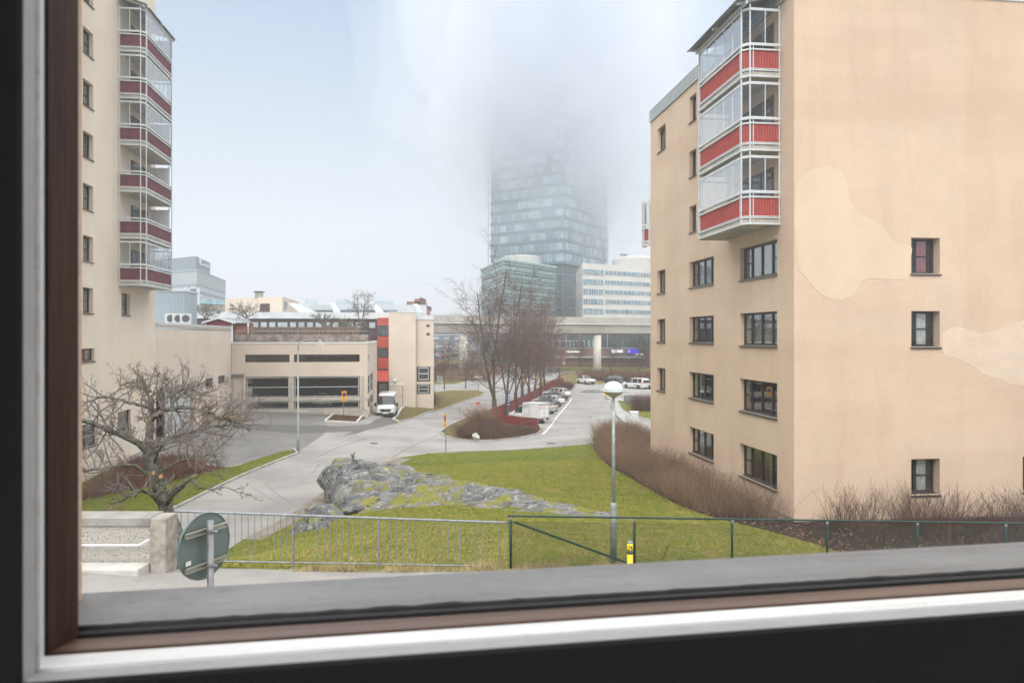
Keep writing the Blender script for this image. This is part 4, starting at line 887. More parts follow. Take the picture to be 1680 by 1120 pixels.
PL, LL = facade_plane(tC, tL, tC); PR, LR = facade_plane(tC, tC, tR)
z = TZ0; k = 0
while z < TT:
    q = MB(); q2 = MB()
    for P_, L_ in ((PL, LL), (PR, LR)):
        pbox(q, P_, -.1, L_+.1, .02, .30, z-.45, z+.45)
        u = .3
        while u < L_-1:
            w2 = rr.choice((1.3, 2.6, 3.9))
            if rr.random() < .55: pbox(q2, P_, u, min(L_, u+w2), .015, .05, z+.6, z+3.2)
            u += w2+.12
    o = q.build('floor_band', mat('tower_band', (.16, .235, .28), .4), tw); q2.build('pale_glazing', mat('tower_pale_glass', (.40, .53, .58), .25, 0, .4, .2), o)  # pale glass panes placed at random along each floor
    z += 4.1; k += 1
q = MB()
for P_, L_ in ((PL, LL), (PR, LR)):
    u = 0
    while u < L_: pbox(q, P_, u, u+.10, .06, .16, TZ0, TT); u += 1.35
q.build('mullion', mat('tower_mullion', (.32, .38, .42), .5), tw)
q = MB(); Pq, Lq = facade_plane(tC, Vector(tL).lerp(ctr, .06), Vector(tC).lerp(ctr, .06)); Pr_, Lr_ = facade_plane(tC, Vector(tC).lerp(ctr, .06), Vector(tR).lerp(ctr, .06))
for P_, L_ in ((Pq, Lq), (Pr_, Lr_)):
    u = 0
    while u < L_: pbox(q, P_, u, u+.14, .02, .2, -4, TZ0); u += 1.5
    for zz_ in np.arange(-2, TZ0, 4.1): pbox(q, P_, 0, L_, .02, .14, zz_, zz_+.25)
q.build('lower_mullion', mat('lower_mullion', (.20, .25, .28), .5), tw)
q = MB(); fl = PL(-1.3, .2, 0); fr_ = PR(LR+.9, .2, 0)
for f_ in (fl, fr_): q.box(f_[0]-.12, f_[0]+.12, f_[1]-.4, f_[1]+.4, TZ0-2, TT)
zz_ = TZ0
while zz_ < TT: q.bar(PL(-1.3, .1, zz_), PL(0, .1, zz_), .15); q.bar(PR(LR, .1, zz_), PR(LR+.9, .1, zz_), .15); zz_ += 4.1
q.build('edge_fin', mat('fin_pale', (.34, .39, .42), .5), tw)

# ================================================================== brick-fronted hall with shop signs
kA = XY(846, 214); kB = XY(1130, 214)
kz = lambda py: ZZ(py, 214)
kb, kc = prism_thing('brick_mall_building', 'long brown brick building with a glazed upper band and lit shop signs beyond the viaduct', 'building', [kA, kB, (kB[0], 221), (kA[0], 221)], -9.3, kz(570.5), mat('brown_brick', (.205, .115, .10), .9, 0, .22, .5, .2, 8))
P1, L1 = facade_plane(kc, kA, kB); U = lambda px: (px-846)/(1130-846)*L1
q = MB(); pbox(q, P1, 0, L1, -3.5, -.4, kz(570.4), kz(540)); q.build('glazed_band', mat('dark_glazed_band', (.055, .07, .078), .15, 0, .5, .3, spec=.7), kb)
q = MB(); q2 = MB(); px = 850
while px < 1125:
    if px < 985: pbox(q, P1, U(px), U(px+3), -.39, -.3, kz(568.5), kz(557.5)); px += rr.choice((6, 8, 11))
    else: px += 10
for px in (869, 905, 928, 951, 996): pbox(q2, P1, U(px), U(px+1.2), -.3, .0, kz(570.4), kz(548))
pbox(q2, P1, U(860), U(960), -.2, -.1, kz(559.5), kz(558.2)); pbox(q2, P1, 0, L1, -.35, .1, kz(571.4), kz(570.3))
q.build('pale_window', mat('teal_pane', (.22, .35, .36), .2, 0, .4, .5), kb); q2.build('facade_post', mat('facade_post', (.34, .38, .42), .5), kb)
q = MB(); pbox(q, P1, U(860), U(1057), .02, .9, kz(587), kz(584.2)); q.build('canopy', mat('canopy_grey', (.40, .42, .43), .6), kb)
q = MB(); pbox(q, P1, U(860), U(1057), .05, .8, kz(588), kz(587.1)); q.build('canopy_shadow_strip', M_('dark'), kb)  # solid dark strip stands in for shade below the canopy
q = MB(); pbox(q, P1, U(700), U(1130), .05, 3, -9.3, kz(597)); q.build('low_planting', mat('rust_planting', (.20, .10, .065), 1, 0, .3, .5), kb)
def sgn(name, body, px, py, hpx, m, bold=True):
    d = 213.4; mtx = Matrix.Translation((XY(px, 214)[0]-kc[0], d-kc[1], kz(py))) @ Matrix.Rotation(R(90), 4, 'X')
    return text_part(name, body, hpx/1200*d*1.35, m, kb, mtx, .12, bold)
whs = emis('lit_white_sign', (.8, .82, .85), .35); blu = emis('lit_blue_sign', (.02, .04, .75), .25)
sgn('sign_lettering', 'Vasakronan', 940.5, 576.4, 3.6, whs); sgn('sign_lettering', 'etac', 1014.5, 575.2, 6.2, whs)
q = MB(); q.lathe([(.05, 0), (.42, 0), (.42, .15), (.05, .15)], (0, 0, 0), 14).xf(Matrix.Translation((XY(1005, 214)[0]-kc[0], 213.5-kc[1], kz(575))) @ Matrix.Rotation(R(90), 4, 'X')); q.build('sign_logo', whs, kb)
q = MB(); pbox(q, P1, U(1029), U(1034.6), .3, .5, kz(579.5), kz(572.3)); q.build('sign_panel', blu, kb)
q = MB(); q.add([P1(U(1031), .55, kz(577.6)), P1(U(1033.6), .55, kz(576)), P1(U(1031), .55, kz(574.4))], [(0, 1, 2)]); q.build('sign_logo', emis('lit_yellow', (.8, .5, .1), .3), kb)
q = MB(); rr = random.Random(9)
for row, (za, zb_) in enumerate(((575.5, 572.7), (579.2, 576.5))):
    x_ = 1035.4
    while x_ < 1048.4:
        wd_ = rr.choice((.9, 1.2, 1.4)); pbox(q, P1, U(x_), U(x_+.42), .3, .42, kz(za), kz(zb_)); pbox(q, P1, U(x_+wd_-.35), U(x_+wd_), .3, .42, kz(za), kz(zb_))
        zm = za+(zb_-za)*rr.choice((.1, .5, .9)); pbox(q, P1, U(x_+.42), U(x_+wd_-.35), .3, .42, kz(zm+.3), kz(zm-.3)); x_ += wd_+.5
q.build('sign_lettering', blu, kb)

# ================================================================== viaduct
vd = thing('railway_viaduct', 'long grey concrete viaduct on tall round pillars crossing the view', 'viaduct', (0, 175, -9), 0, zabs=True)
def vline(px, off=0): 
    t = (px-713)/(1067-713); a = Vector(XY(713, 162)); b = Vector(XY(1067, 190)); p = a.lerp(b, t); d = (b-a).normalized(); n = Vector((-d.y, d.x)); return p+n*off-Vector((0, 175)), d
def vsec(mb, prof, t0=-1.2, t1=1.9):
    a, d = vline(713); b, _ = vline(1067); A = a+(b-a)*t0; B = a+(b-a)*t1; n = Vector((-d.y, d.x))
    mb.extrude([(A.x+n.x*o, A.y+n.y*o, z) for o, z in prof], ((B-A).x, (B-A).y, 0))
q = MB(); vsec(q, [(0, 4.65), (0, 2.9), (.35, 2.75), (9.0, 2.75), (9.3, 2.9), (9.3, 4.65), (9.0, 4.65), (9.0, 3.3), (.3, 3.3), (.3, 4.65)]); 
q.build('deck', mat('viaduct_concrete', (.40, .385, .34), .9, 0, .16, .25, .1, 3), vd)
q = MB(); vsec(q, [(.5, 2.74), (1.0, .7), (8.3, .7), (8.8, 2.74)]); q.build('girder', mat('viaduct_girder', (.42, .405, .36), .9, 0, .16, .2), vd)
q = MB(); vsec(q, [(-.06, 2.98), (-.06, 2.86), (-.003, 2.86), (-.003, 2.98)]); q.build('drip_edge', M_('white'), vd)
q = MB(); vsec(q, [(1.05, .69), (2.6, .45), (6.7, .45), (8.2, .69)]) ; q.build('soffit', M_('concrete_d'), vd)
def pillar(px, off, r): 
    a, d = vline(px, off); return MB().lathe([(r, -9.4), (r, .2), (r, .2)], (a.x, a.y, 0), 20).build('pillar', mat('pale_pillar', (.60, .57, .50), .9, 0, .16, .6, .1, 5), vd, True)
for px in (541, 759, 977, 1195): pillar(px, 1.8+.2, 1.02)
for px in (520, 735, 922.5, 1130): pillar(px, 12.5, .80)
q = MB(); vsec(q, [(10.5, 3.4), (10.5, .9), (14.5, .9), (14.5, 3.4)]); q.build('second_deck', mat('viaduct_girder', (.42, .405, .36)), vd)
# far dark sheds under the viaduct on the left: distant car park buildings
for i, (a, b, ya, d, lb_, m) in enumerate(((600, 850, 549, 330, 'distant long grey hall under the viaduct', mat('far_grey', (.25, .28, .31), .8, 0, .3, .1)), (690, 800, 562, 300, 'distant low grey shed in front of the far hall', mat('far_grey2', (.33, .35, .37), .8, 0, .3, .1)))):
    t, c = prism_thing('distant_hall', lb_, 'hall', [XY(a, d), XY(b, d), XY(b, d+12), XY(a, d+12)], -9, ZZ(ya, d), m)
    P_, L_ = facade_plane(c, XY(a, d), XY(b, d)); q = MB()
    for j in range(14): pbox(q, P_, L_*(j+.2)/14, L_*(j+.75)/14, .02, .2, ZZ(ya, d)-2.2, ZZ(ya, d)-1)
    q.build('window_row', mat('far_window_glass', (.48, .58, .66)), t)
# ================================================================== trees and shrubs
def rand_perp(d, r): 
    v = Vector((r.gauss(0, 1), r.gauss(0, 1), r.gauss(0, 1))); v -= d*v.dot(d); return v.normalized()
def grow(S, p, d, L, r, lvl, cfg, rg):
    k = cfg['k'][lvl]; st = L/k; pts = [(p.copy(), r)]; 
    for i in range(k):
        d = (d+rand_perp(d, rg)*cfg['wob'][lvl]*rg.uniform(.3, 1)+Vector((0, 0, cfg['up'][lvl]))).normalized()
        q = p+d*st; r2 = max(cfg['rmin'], r*(1-(1-cfg['tap'])/k)); S.append((*p, *q, r, r2)); p = q; r = r2; pts.append((p.copy(), r, d.copy()))
    if lvl+1 < len(cfg['k']):
        n = cfg['n'][lvl]; n = rg.randint(max(1, int(n*.75)), int(n*1.25+.5))
        for j in range(n):
            t = cfg['t0'][lvl]+(1-cfg['t0'][lvl])*(j+rg.random())/n; i = min(k, max(1, int(t*k+.5))); b = pts[i]
            a = R(cfg['ang'][lvl]+rg.uniform(-14, 14)); dd = (b[2]*math.cos(a)+rand_perp(b[2], rg)*math.sin(a)).normalized()
            grow(S, b[0], dd, L*cfg['len'][lvl]*rg.uniform(.6, 1.1)*(1-.45*t if lvl == 0 else 1-.2*t), b[1]*cfg['rr'][lvl], lvl+1, cfg, rg)
UP = dict(k=[9, 6, 4, 3], wob=[.10, .20, .26, .32], up=[.02, .075, .06, .04], tap=.25, rmin=.0105, n=[24, 9, 6, 0], t0=[.12, .15, .12], ang=[58, 45, 42], len=[.56, .46, .5], rr=[.40, .5, .6])
def row_tree(seed, h, r0=.21):
    rg = random.Random(seed); T = []; S = []
    T.append((0, 0, -.3, 0, 0, 2.4, r0*1.15, r0*.85)); p = Vector((0, 0, 2.4))
    for j in range(3):   # a few leaders from the fork
        a = j*2.1+rg.uniform(0, 1); ln = Vector((math.cos(a)*.30, math.sin(a)*.30, 1)).normalized() if j else Vector((.03, 0, 1))
        grow(S, p-Vector((0, 0, .1+.5*j*.4)), ln, (h-2.4)*(1-.14*j), r0*(.52-.10*j), 0, UP if j == 0 else {**UP, 'n': [19, 9, 6, 0]}, rg)
    return T, S
tree_protos = []
def make_tree(seed, h, label, loc, rz=0, group=None, name='bare_tree', r0=.21, sc=1):
    T, S = row_tree(seed, h, r0); t = thing(name, label, 'tree', loc, rz, group)
    V, F = segs_mesh(T, 9); fast('trunk', V, F, M_('trunk'), t, True)
    big = [s for s in S if s[6] > .03]; sm = [s for s in S if s[6] <= .03]
    V, F = segs_mesh(big, 6); fast('limbs', V, F, M_('trunk'), t, True); V, F = segs_mesh(sm, 3); fast('crown', V, F, M_('twig'), t)
    return t
base_px = [(811, 689, 17.0), (832, 683, 15.8), (846, 672, 15), (857, 665, 14.6), (868, 658, 14.5), (878, 653, 14.5), (887, 649, 14), (893, 644, 14)]
ORD = ['nearest and tallest bare tree of the row beside the red fence', 'second bare tree from the near end of the row beside the red fence', 'third bare tree from the near end of the row beside the red fence', 'fourth bare tree from the near end of the row beside the red fence',
       'fifth bare tree from the near end of the row beside the red fence', 'third bare tree from the far end of the row beside the red fence', 'second bare tree from the far end of the row beside the red fence', 'farthest bare tree of the row beside the red fence']
protos = {}
for i, (px, py, h) in enumerate(base_px):
    g_ = G(px, py); k = i % 4
    if k not in protos: protos[k] = make_tree(11+k, h, ORD[i], (g_[0], g_[1], H(*g_)), i*1.3, 'bare trees in the row by the parking bays', r0=.31 if i == 0 else .25)
    else:
        c = copy_tree(protos[k]); c.location = (g_[0], g_[1], H(*g_)); c.rotation_euler.z = i*1.7; s_ = h/base_px[k][2]; c.scale = (s_, s_, s_); c['label'] = ORD[i]
def small_tree(k, px, py, d, scale, label, rz=0, grp=None, zb=None):
    c = copy_tree(protos[k]); x = (px-CX)/FPX*d; c.location = (x, d, zb if zb is not None else H(x, d)); c.rotation_euler.z = rz; c.scale = (scale*.9, scale*.9, scale); c['label'] = label
    if grp: c['group'] = grp
    else: del c['group']
    return c
g_ = G(917, 637); small_tree(1, 917, 0, g_[1], .62, 'single small bare tree on the grass triangle beyond the parking bays', 2.2)
for px, py, s_, lb in ((729, 639, .55, 'thin young bare tree left of the roadside lamp under the viaduct'), (764, 637, .5, 'thin young bare tree in front of the left viaduct pillar')):
    g_ = G(px, py); small_tree(2, px, 0, g_[1], s_, lb, px)
small_tree(3, 950, 0, 207, .72, 'small bare tree before the brick building beside the Vasakronan sign', 1)
small_tree(2, 1003, 0, 207, .6, 'small bare tree before the brick building left of the etac sign', 2)
small_tree(0, 1052, 0, 207, .55, 'small bare tree before the brick building right of the blue sign', 3)
small_tree(1, 735, 0, 190, .55, 'wide bare tree on the bank behind the left viaduct pillars', 2)
# trees on the terrace roof
KN = dict(k=[6, 5, 4, 3], wob=[.22, .3, .34, .4], up=[.03, .04, .04, .03], tap=.35, rmin=.006, n=[7, 6, 5, 0], t0=[.25, .2, .2], ang=[55, 50, 50], len=[.6, .5, .5], rr=[.6, .6, .6])
def roof_tree(px, py, d, w, h, label, seed, nb=5, spread=1.0):
    rg = random.Random(seed); S = []; p = P3(px, py, d); t = thing('terrace_tree', label, 'tree', p, 0, 'bare trees on the roof terrace')
    T = [(0, 0, -1.5, 0, 0, h*.15, .12*w/4, .10*w/4)]
    for j in range(nb):
        a = j*2*math.pi/nb+rg.random(); grow(S, Vector((0, 0, h*.1)), Vector((math.cos(a)*spread, math.sin(a)*spread, .75)).normalized(), h*.75, .07*w/4, 0, {**KN, 'rmin': .010}, rg)
    V, F = segs_mesh(T, 7); fast('trunk', V, F, M_('trunk'), t, True); V, F = segs_mesh(S, 4); fast('crown', V, F, mat('lichen_twigs', (.17, .155, .12), .9, 0, .4, 2), t)
roof_tree(404, 527, 80, 4, 3.1, 'spreading bare tree rising above the red roof shed', 21)
roof_tree(338, 527, 78, 3, 2.2, 'low bare tree left of the red roof shed', 22)
roof_tree(535, 540, 76, 4, 2.4, 'low twisted bare tree above the timber roof fence', 23, 5, 1.8)
roof_tree(578, 540, 76, 4, 2.0, 'low wide bare tree at the right end of the timber roof fence', 25, 5, 2.0)
roof_tree(592, 540, 79, 3, 4.4, 'slim upright bare tree standing taller than the roof edge', 24, 4, .25)

# big gnarled tree in the left foreground
gt = thing('gnarled_tree', 'gnarled bare tree with lichen covered branches behind the concrete wall', 'tree', (0, 0, 0))
TD = 18.0
rg = random.Random(42); limbs = [
 ([(298, 935, 17.4), (288, 880, 17.7), (270, 826, 18), (256, 784, 18), (246, 748, 18), (242, 724, 18)], .20, .13),
 ([(246, 748, 18), (232, 730, 17.8), (206, 716, 17.6), (178, 706, 17.4), (152, 694, 17.2), (122, 688, 17.0)], .12, .06),
 ([(243, 728, 18), (246, 700, 18.1), (250, 676, 18.3), (246, 654, 18.4)], .15, .08),
 ([(248, 690, 18.1), (262, 676, 18), (286, 670, 17.8), (312, 668, 17.6), (340, 676, 17.4), (368, 686, 17.2), (396, 694, 17.0)], .085, .03),
 ([(284, 671, 17.8), (282, 650, 17.9), (294, 641, 18), (312, 639, 18.1), (330, 646, 18.2)], .06, .025),
 ([(250, 742, 18), (272, 726, 18.3), (300, 712, 18.6), (330, 704, 18.9), (366, 697, 19.2), (400, 690, 19.4)], .085, .03),
 ([(268, 832, 18), (280, 812, 17.7), (296, 798, 17.4), (308, 786, 17.2), (323, 781, 17.1)], .10, .075),
 ([(316, 785, 17.1), (320, 796, 17), (344, 802, 16.8), (372, 800, 16.6), (396, 808, 16.4), (414, 813, 16.3)], .022, .010),
 ([(258, 792, 18), (236, 772, 17.7), (208, 762, 17.4), (174, 768, 17.1), (140, 772, 16.9), (120, 776, 16.8)], .065, .03),
 ([(247, 668, 18.3), (226, 664, 18.5), (200, 656, 18.7), (170, 652, 18.9), (142, 660, 19)], .06, .03),
 ([(246, 656, 18.4), (236, 640, 18.5), (216, 628, 18.6), (196, 632, 18.7)], .05, .02),
 ([(268, 836, 18), (248, 812, 17.6), (228, 806, 17.3), (204, 818, 17.0), (180, 826, 16.8)], .065, .03),
 ([(246, 656, 18.4), (262, 640, 18.6), (276, 628, 18.8), (272, 620, 18.9)], .045, .02),
 ([(252, 760, 18), (262, 736, 17.4), (282, 722, 17.0), (306, 726, 16.6), (334, 734, 16.3)], .05, .02),
 ([(256, 778, 18), (290, 756, 18.6), (318, 752, 19), (350, 744, 19.3)], .045, .02)]
S = []; GK = dict(k=[5, 4, 3], wob=[.38, .42, .5], up=[.05, .06, .05], tap=.42, rmin=.0034, n=[5, 4, 0], t0=[.15, .15], ang=[52, 55], len=[.52, .52], rr=[.6, .6])
TK = []
for li, (pl, ra, rb_) in enumerate(limbs):
    P = [P3(*p) for p in pl]
    # smooth polyline
    Q = []
    for i in range(len(P)-1):
        p0, p1, p2, p3 = P[max(i-1, 0)], P[i], P[i+1], P[min(i+2, len(P)-1)]
        for t in np.linspace(0, 1, 5)[:-1]: Q.append(.5*((2*p1)+(p2-p0)*t+(2*p0-5*p1+4*p2-p3)*t*t+(3*p1-p0-3*p2+p3)*t**3)+Vector((rg.gauss(0, 1), rg.gauss(0, 1), rg.gauss(0, 1)))*.012)
    Q.append(P[-1]); n = len(Q)
    rs = [(ra+(rb_-ra)*i/(n-1))*(1+rg.uniform(-.08, .12)) for i in range(n)]
    TK.append((Q, rs))
    if li == 0: continue
    cuts = 1 if li == 6 else 0
    if cuts: continue
    for i in range(2, n):
        if ra < .03 and i % 2: continue
        for _ in range(3 if i > n*.5 else 2):
            if rg.random() < .52:
                d = (Q[i]-Q[i-1]).normalized(); a = R(rg.uniform(30, 85)); dd = (d*math.cos(a)+rand_perp(d, rg)*math.sin(a)+Vector((0, 0, .22))).normalized()
                grow(S, Q[i], dd, rg.uniform(.35, 1.0)*(1.0 if ra > .03 else .35), min(.022, rs[i]*.5), 0, GK, rg)
def bark_mat():
    g = NT('lichen_bark'); co_ = g.coord(); f = g.noise(co_, 7, 5, .7, .4, .62); f2 = g.noise(co_, 22, 5, .8, .5, .66); f3 = g.noise(co_, 3.3, 4, .6, .56, .66)
    col = g.mix(f, (.085, .075, .06), (.19, .20, .165)); col = g.mix(g.math('MULTIPLY', f2, .8), col, (.34, .38, .33)); col = g.mix(g.math('MULTIPLY', f3, .6), col, (.30, .27, .05))
    g.base(col, .95, 0, .15); g.bump(g.noise(g.coord((1, 1, .3)), 30, 5, .8, .2, .8), .9, .03); return g.m
BK = bark_mat(); mb = MB(); Q, rs = TK[0]; mb.tube(Q, rs, 14); mb.build('trunk', BK, gt, True)
for Q, rs in TK[1:]: mb = MB(); mb.tube(Q, [r_*.74 for r_ in rs], 8); mb.build('limb', BK, gt, True)
V, F = segs_mesh(S, 4); fast('twigs', V, F, mat('grey_twigs', (.20, .165, .145), .9, 0, .4, 6), gt)
mb = MB()
for p in ((252, 775, 17.75), (264, 781, 17.72)): c = P3(*p); mb.tube([c, c+Vector((.02, -.05, 0))], .045, 10)
mb.build('pruning_scar', mat('cut_wood', (.50, .24, .12), .9), gt)

# twiggy shrubs
def twigs(area, n, h, lean=.35, r=.006, seed=1, clump=.35, branch=2):
    rg = np.random.RandomState(seed); xs = np.array([p[0] for p in area]); ys = np.array([p[1] for p in area]); out = []; C = []
    while len(C) < max(4, int(n/26)):
        x, y = rg.uniform(xs.min(), xs.max()), rg.uniform(ys.min(), ys.max())
        if inpoly(area, np.array([x]), np.array([y]))[0]: C.append((x, y, rg.uniform(.65, 1.15)))
    C = np.array(C); ci = rg.randint(0, len(C), n); bx = C[ci, 0]+rg.normal(0, clump*.4, n); by = C[ci, 1]+rg.normal(0, clump*.4, n); hh = h*C[ci, 2]*rg.uniform(.5, 1.1, n)
    dx = (bx-C[ci, 0])*1.1+rg.normal(0, lean*.5, n); dy = (by-C[ci, 1])*1.1+rg.normal(0, lean*.5, n); z0 = HN(bx, by)-.03
    p0 = np.c_[bx, by, z0]; p1 = p0+np.c_[dx*.35*hh, dy*.35*hh, hh*.5]; p2 = p0+np.c_[dx*hh, dy*hh, hh]
    S = [np.c_[p0, p1, np.full(n, r), np.full(n, r*.8)], np.c_[p1, p2, np.full(n, r*.8), np.full(n, r*.4)]]
    for _ in range(branch):
        t = rg.uniform(.0, .8, n)[:, None]; q0 = p1+(p2-p1)*t; q1 = q0+np.c_[rg.normal(0, .13, n), rg.normal(0, .13, n), rg.uniform(.12, .4, n)]*hh[:, None]*.8
        S.append(np.c_[q0, q1, np.full(n, r*.6), np.full(n, r*.3)])
    return np.concatenate(S)
def shrub_stuff(name, label, area, n, h, m, seed, **k):
    V, F = segs_mesh(twigs(area, n, h, seed=seed, **k), 3); o = fast(name, V, F, m); tag(o, label, 'shrubs', kind='stuff'); return o
TW1 = mat('shrub_twigs', (.27, .175, .12), .9, 0, .35, .8); TW2 = mat('dark_shrub_twigs', (.13, .075, .06), .9, 0, .4, .8); TW3 = mat('pale_shrub_twigs', (.27, .185, .13), .9, 0, .3, .8)
bedA = [rb(-.5, 17), rb(-.5, .6), rb(-.9, .2), G(1200, 848), G(1145, 838), G(1100, 818), G(1060, 795), G(1000, 758), G(985, 742), (7.2, 60), (8.5, 63), (10, 60), (10, 50)]
shrub_stuff('shrubs', 'dense bare brown shrubs filling the bed along the peach block', bedA, 11000, 1.25, TW1, 1, r=.0075, clump=.6)
shrub_stuff('shrubs', 'low paler twigs between the taller shrubs by the block', bedA, 3500, .8, TW3, 2, r=.006, clump=.9)
shrub_stuff('shrubs', 'taller single stems standing out of the shrub bed by the block', bedA, 700, 1.9, TW3, 21, r=.006, clump=1.0, lean=.3)
bedB = [rb(.6, -1.0), rb(14, -1.0), (22.5, 24.5), (12.5, 23.6)]
shrub_stuff('shrubs', 'sparse thin bare shrubs below the gable wall', bedB, 2000, 1.45, TW2, 3, r=.0055, lean=.5, clump=.5)
bedC = [rb(.3, -.6), (11.2, 25.4), (11.8, 22.5), (20, 22.5), rb(12, -.8)]
shrub_stuff('shrubs', 'low dark tangled twigs on the mulch behind the mesh fence', bedC, 1800, .5, TW2, 4, r=.005, lean=.9, clump=.7)
isA = line_px([(752, 718), (775, 721.5), (812, 721), (816, 700), (795, 695), (775, 700)]); isB = line_px([(812, 720.5), (850, 716.5), (878, 710.5), (884, 706), (870, 705), (820, 703)])
shrub_stuff('island_shrubs', 'taller reddish brown bushes on the left half of the traffic island', isA, 4500, .95, TW2, 5, r=.009, clump=.8)
shrub_stuff('island_shrubs', 'low reddish brown bushes before the short red fence', isB, 3200, .5, TW2, 15, r=.008, clump=.7)
g0 = G(785, 700); shrub_stuff('island_shrubs', 'taller thin bare stems at the left of the island bushes', [(g0[0]-1.4, g0[1]-1.5), (g0[0]+1.2, g0[1]-1.5), (g0[0]+1.2, g0[1]+1.6), (g0[0]-1.4, g0[1]+1.6)], 500, 2.3, TW1, 6, r=.010, clump=.6)
shrub_stuff('wall_shrubs', 'reddish brown low shrubs beside the tower block', bed_l, 9000, .75, mat('red_shrub_twigs', (.19, .095, .07), .9, 0, .4, .8), 7, r=.007, clump=.7)
g0 = G(695, 662); shrub_stuff('corner_shrub', 'small dark red bush at the corner of the stair tower', [(g0[0]-1.5, g0[1]-1.2), (g0[0]+1.5, g0[1]-1.2), (g0[0]+1.5, g0[1]+1.2), (g0[0]-1.5, g0[1]+1.2)], 900, 1.5, TW2, 8, r=.012, clump=.7)
g0 = G(1063, 672); shrub_stuff('hedge_shrub', 'rounded brown bush at the far corner of the peach block', [(g0[0]-2.0, g0[1]-3), (g0[0]+4, g0[1]-3), (g0[0]+4, g0[1]+3), (g0[0]-1.4, g0[1]+3)], 2600, 1.9, TW2, 9, r=.014, clump=.9)
h1 = G(925, 629); h2 = G(1100, 629); shrub_stuff('hedge', 'long clipped brown hedge behind the far parked cars', [(h1[0]+8, h1[1]+6), (h2[0], h2[1]+6), (h2[0], h2[1]+13), (h1[0]+4, h1[1]+13)], 9000, 1.9, mat('hedge_twigs', (.185, .105, .065), .9, 0, .3, .4), 10, r=.022, clump=1.0)
g0 = G(955, 652.5) ; shrub_stuff('hedge', 'clipped brown hedge at the end of the parking bays', [G(921, 642), G(935, 641.5), G(940, 636), G(924, 635)], 1500, 1.3, TW2, 12, r=.014, clump=.5)
shrub_stuff('bank_shrubs', 'brown thicket on the bank under the viaduct', [XY(700, 150), XY(800, 150), XY(820, 200), XY(690, 200)], 5000, 2.0, TW1, 13, r=.03, clump=1.6)
# leafy scraps on the mulch: small leaf-sized faces
def litter(name, label, area, n, m, seed, sz=.05, lift=.02):
    rg = np.random.RandomState(seed); xs = np.array([p[0] for p in area]); ys = np.array([p[1] for p in area]); X = rg.uniform(xs.min(), xs.max(), n*3); Y = rg.uniform(ys.min(), ys.max(), n*3)
    k = inpoly(area, X, Y); X, Y = X[k][:n], Y[k][:n]; m_ = len(X); Z = HN(X, Y)+lift; a = rg.uniform(0, 6.28, m_); s = sz*rg.uniform(.5, 1.3, m_)
    dx, dy = np.cos(a)*s, np.sin(a)*s; tz = rg.uniform(-.5, .9, m_)*s
    V = np.stack([np.c_[X-dx, Y-dy, Z], np.c_[X+dy*.5, Y-dx*.5, Z+tz*.4], np.c_[X+dx, Y+dy, Z+tz], np.c_[X-dy*.5, Y+dx*.5, Z+tz*.5]], 1).reshape(-1, 3); F = np.arange(m_*4).reshape(-1, 4)
    o = fast(name, V, F, m); tag(o, label, 'leaves', kind='stuff'); return o
LF = mat('dead_leaves', (.30, .15, .09), .9, 0, .5, 4)
litter('fallen_leaves', 'dead brown leaves lying on the shrub bed by the block', bed, 9000, LF, 1)
litter('fallen_leaves', 'dead leaves under the island bushes', island_soil, 3500, LF, 2, .08)
litter('fallen_leaves', 'dead leaves in the bed beside the tower block', bed_l, 4500, LF, 3, .07)
litter('fallen_leaves', 'scattered dead leaves on the lawn near the fence', [(-5, 16), (10, 17.6), (10, 26), (-6, 22)], 1500, LF, 4, .045, .05)
# grass blades on the near lawn
def grass(n, seed, y0, y1, hh, wd, name, label, area=None):
    rg = np.random.RandomState(seed); area = area or lawn; out = []
    X = rg.uniform(-12, 16, n*4); u = rg.random(n*4); Y = y0*(y1/y0)**u; k = inpoly(area, X, Y) & ~inpoly(bed, X, Y) & ~inpoly(verge, X, Y) & (np.abs(X) < Y*.52)
    X, Y = X[k][:n], Y[k][:n]; m_ = len(X); Z = HN(X, Y)-.005
    a = rg.uniform(0, 6.28, m_); w_ = wd*(Y/18)**.6; h_ = hh*rg.uniform(.4, 1.3, m_)*(.85+.25*np.sin(X*1.7+Y)*np.sin(Y*1.3-X*.6)); lx, ly = rg.normal(0, .7, m_)*h_, rg.normal(0, .7, m_)*h_
    V = np.stack([np.c_[X-np.cos(a)*w_, Y-np.sin(a)*w_, Z], np.c_[X+np.cos(a)*w_, Y+np.sin(a)*w_, Z], np.c_[X+lx, Y+ly, Z+h_]], 1).reshape(-1, 3); F = np.arange(m_*3).reshape(-1, 3)
    g = NT(name+'_m'); co_ = g.coord(); f = g.noise(co_, .5, 5, .7, .4, .6); f2 = g.noise(co_, 40, 2, .7, .35, .65); col = g.mix(f, (.24, .30, .025), (.17, .25, .02)); f3 = g.noise(co_, 1.6, 5, .75, .42, .58); col = g.mix(g.math('MULTIPLY', f3, .85), col, (.42, .35, .12)); col = g.mix(f2, col, (.37, .33, .08)); g.base(col, .8, 0, .2)
    o = fast(name, V, F, g.m); tag(o, label, 'grass', kind='stuff'); return o
grass(260000, 5, 15.2, 46, .052, .008, 'lawn_grass', 'short yellow-green winter grass on the hill lawn')
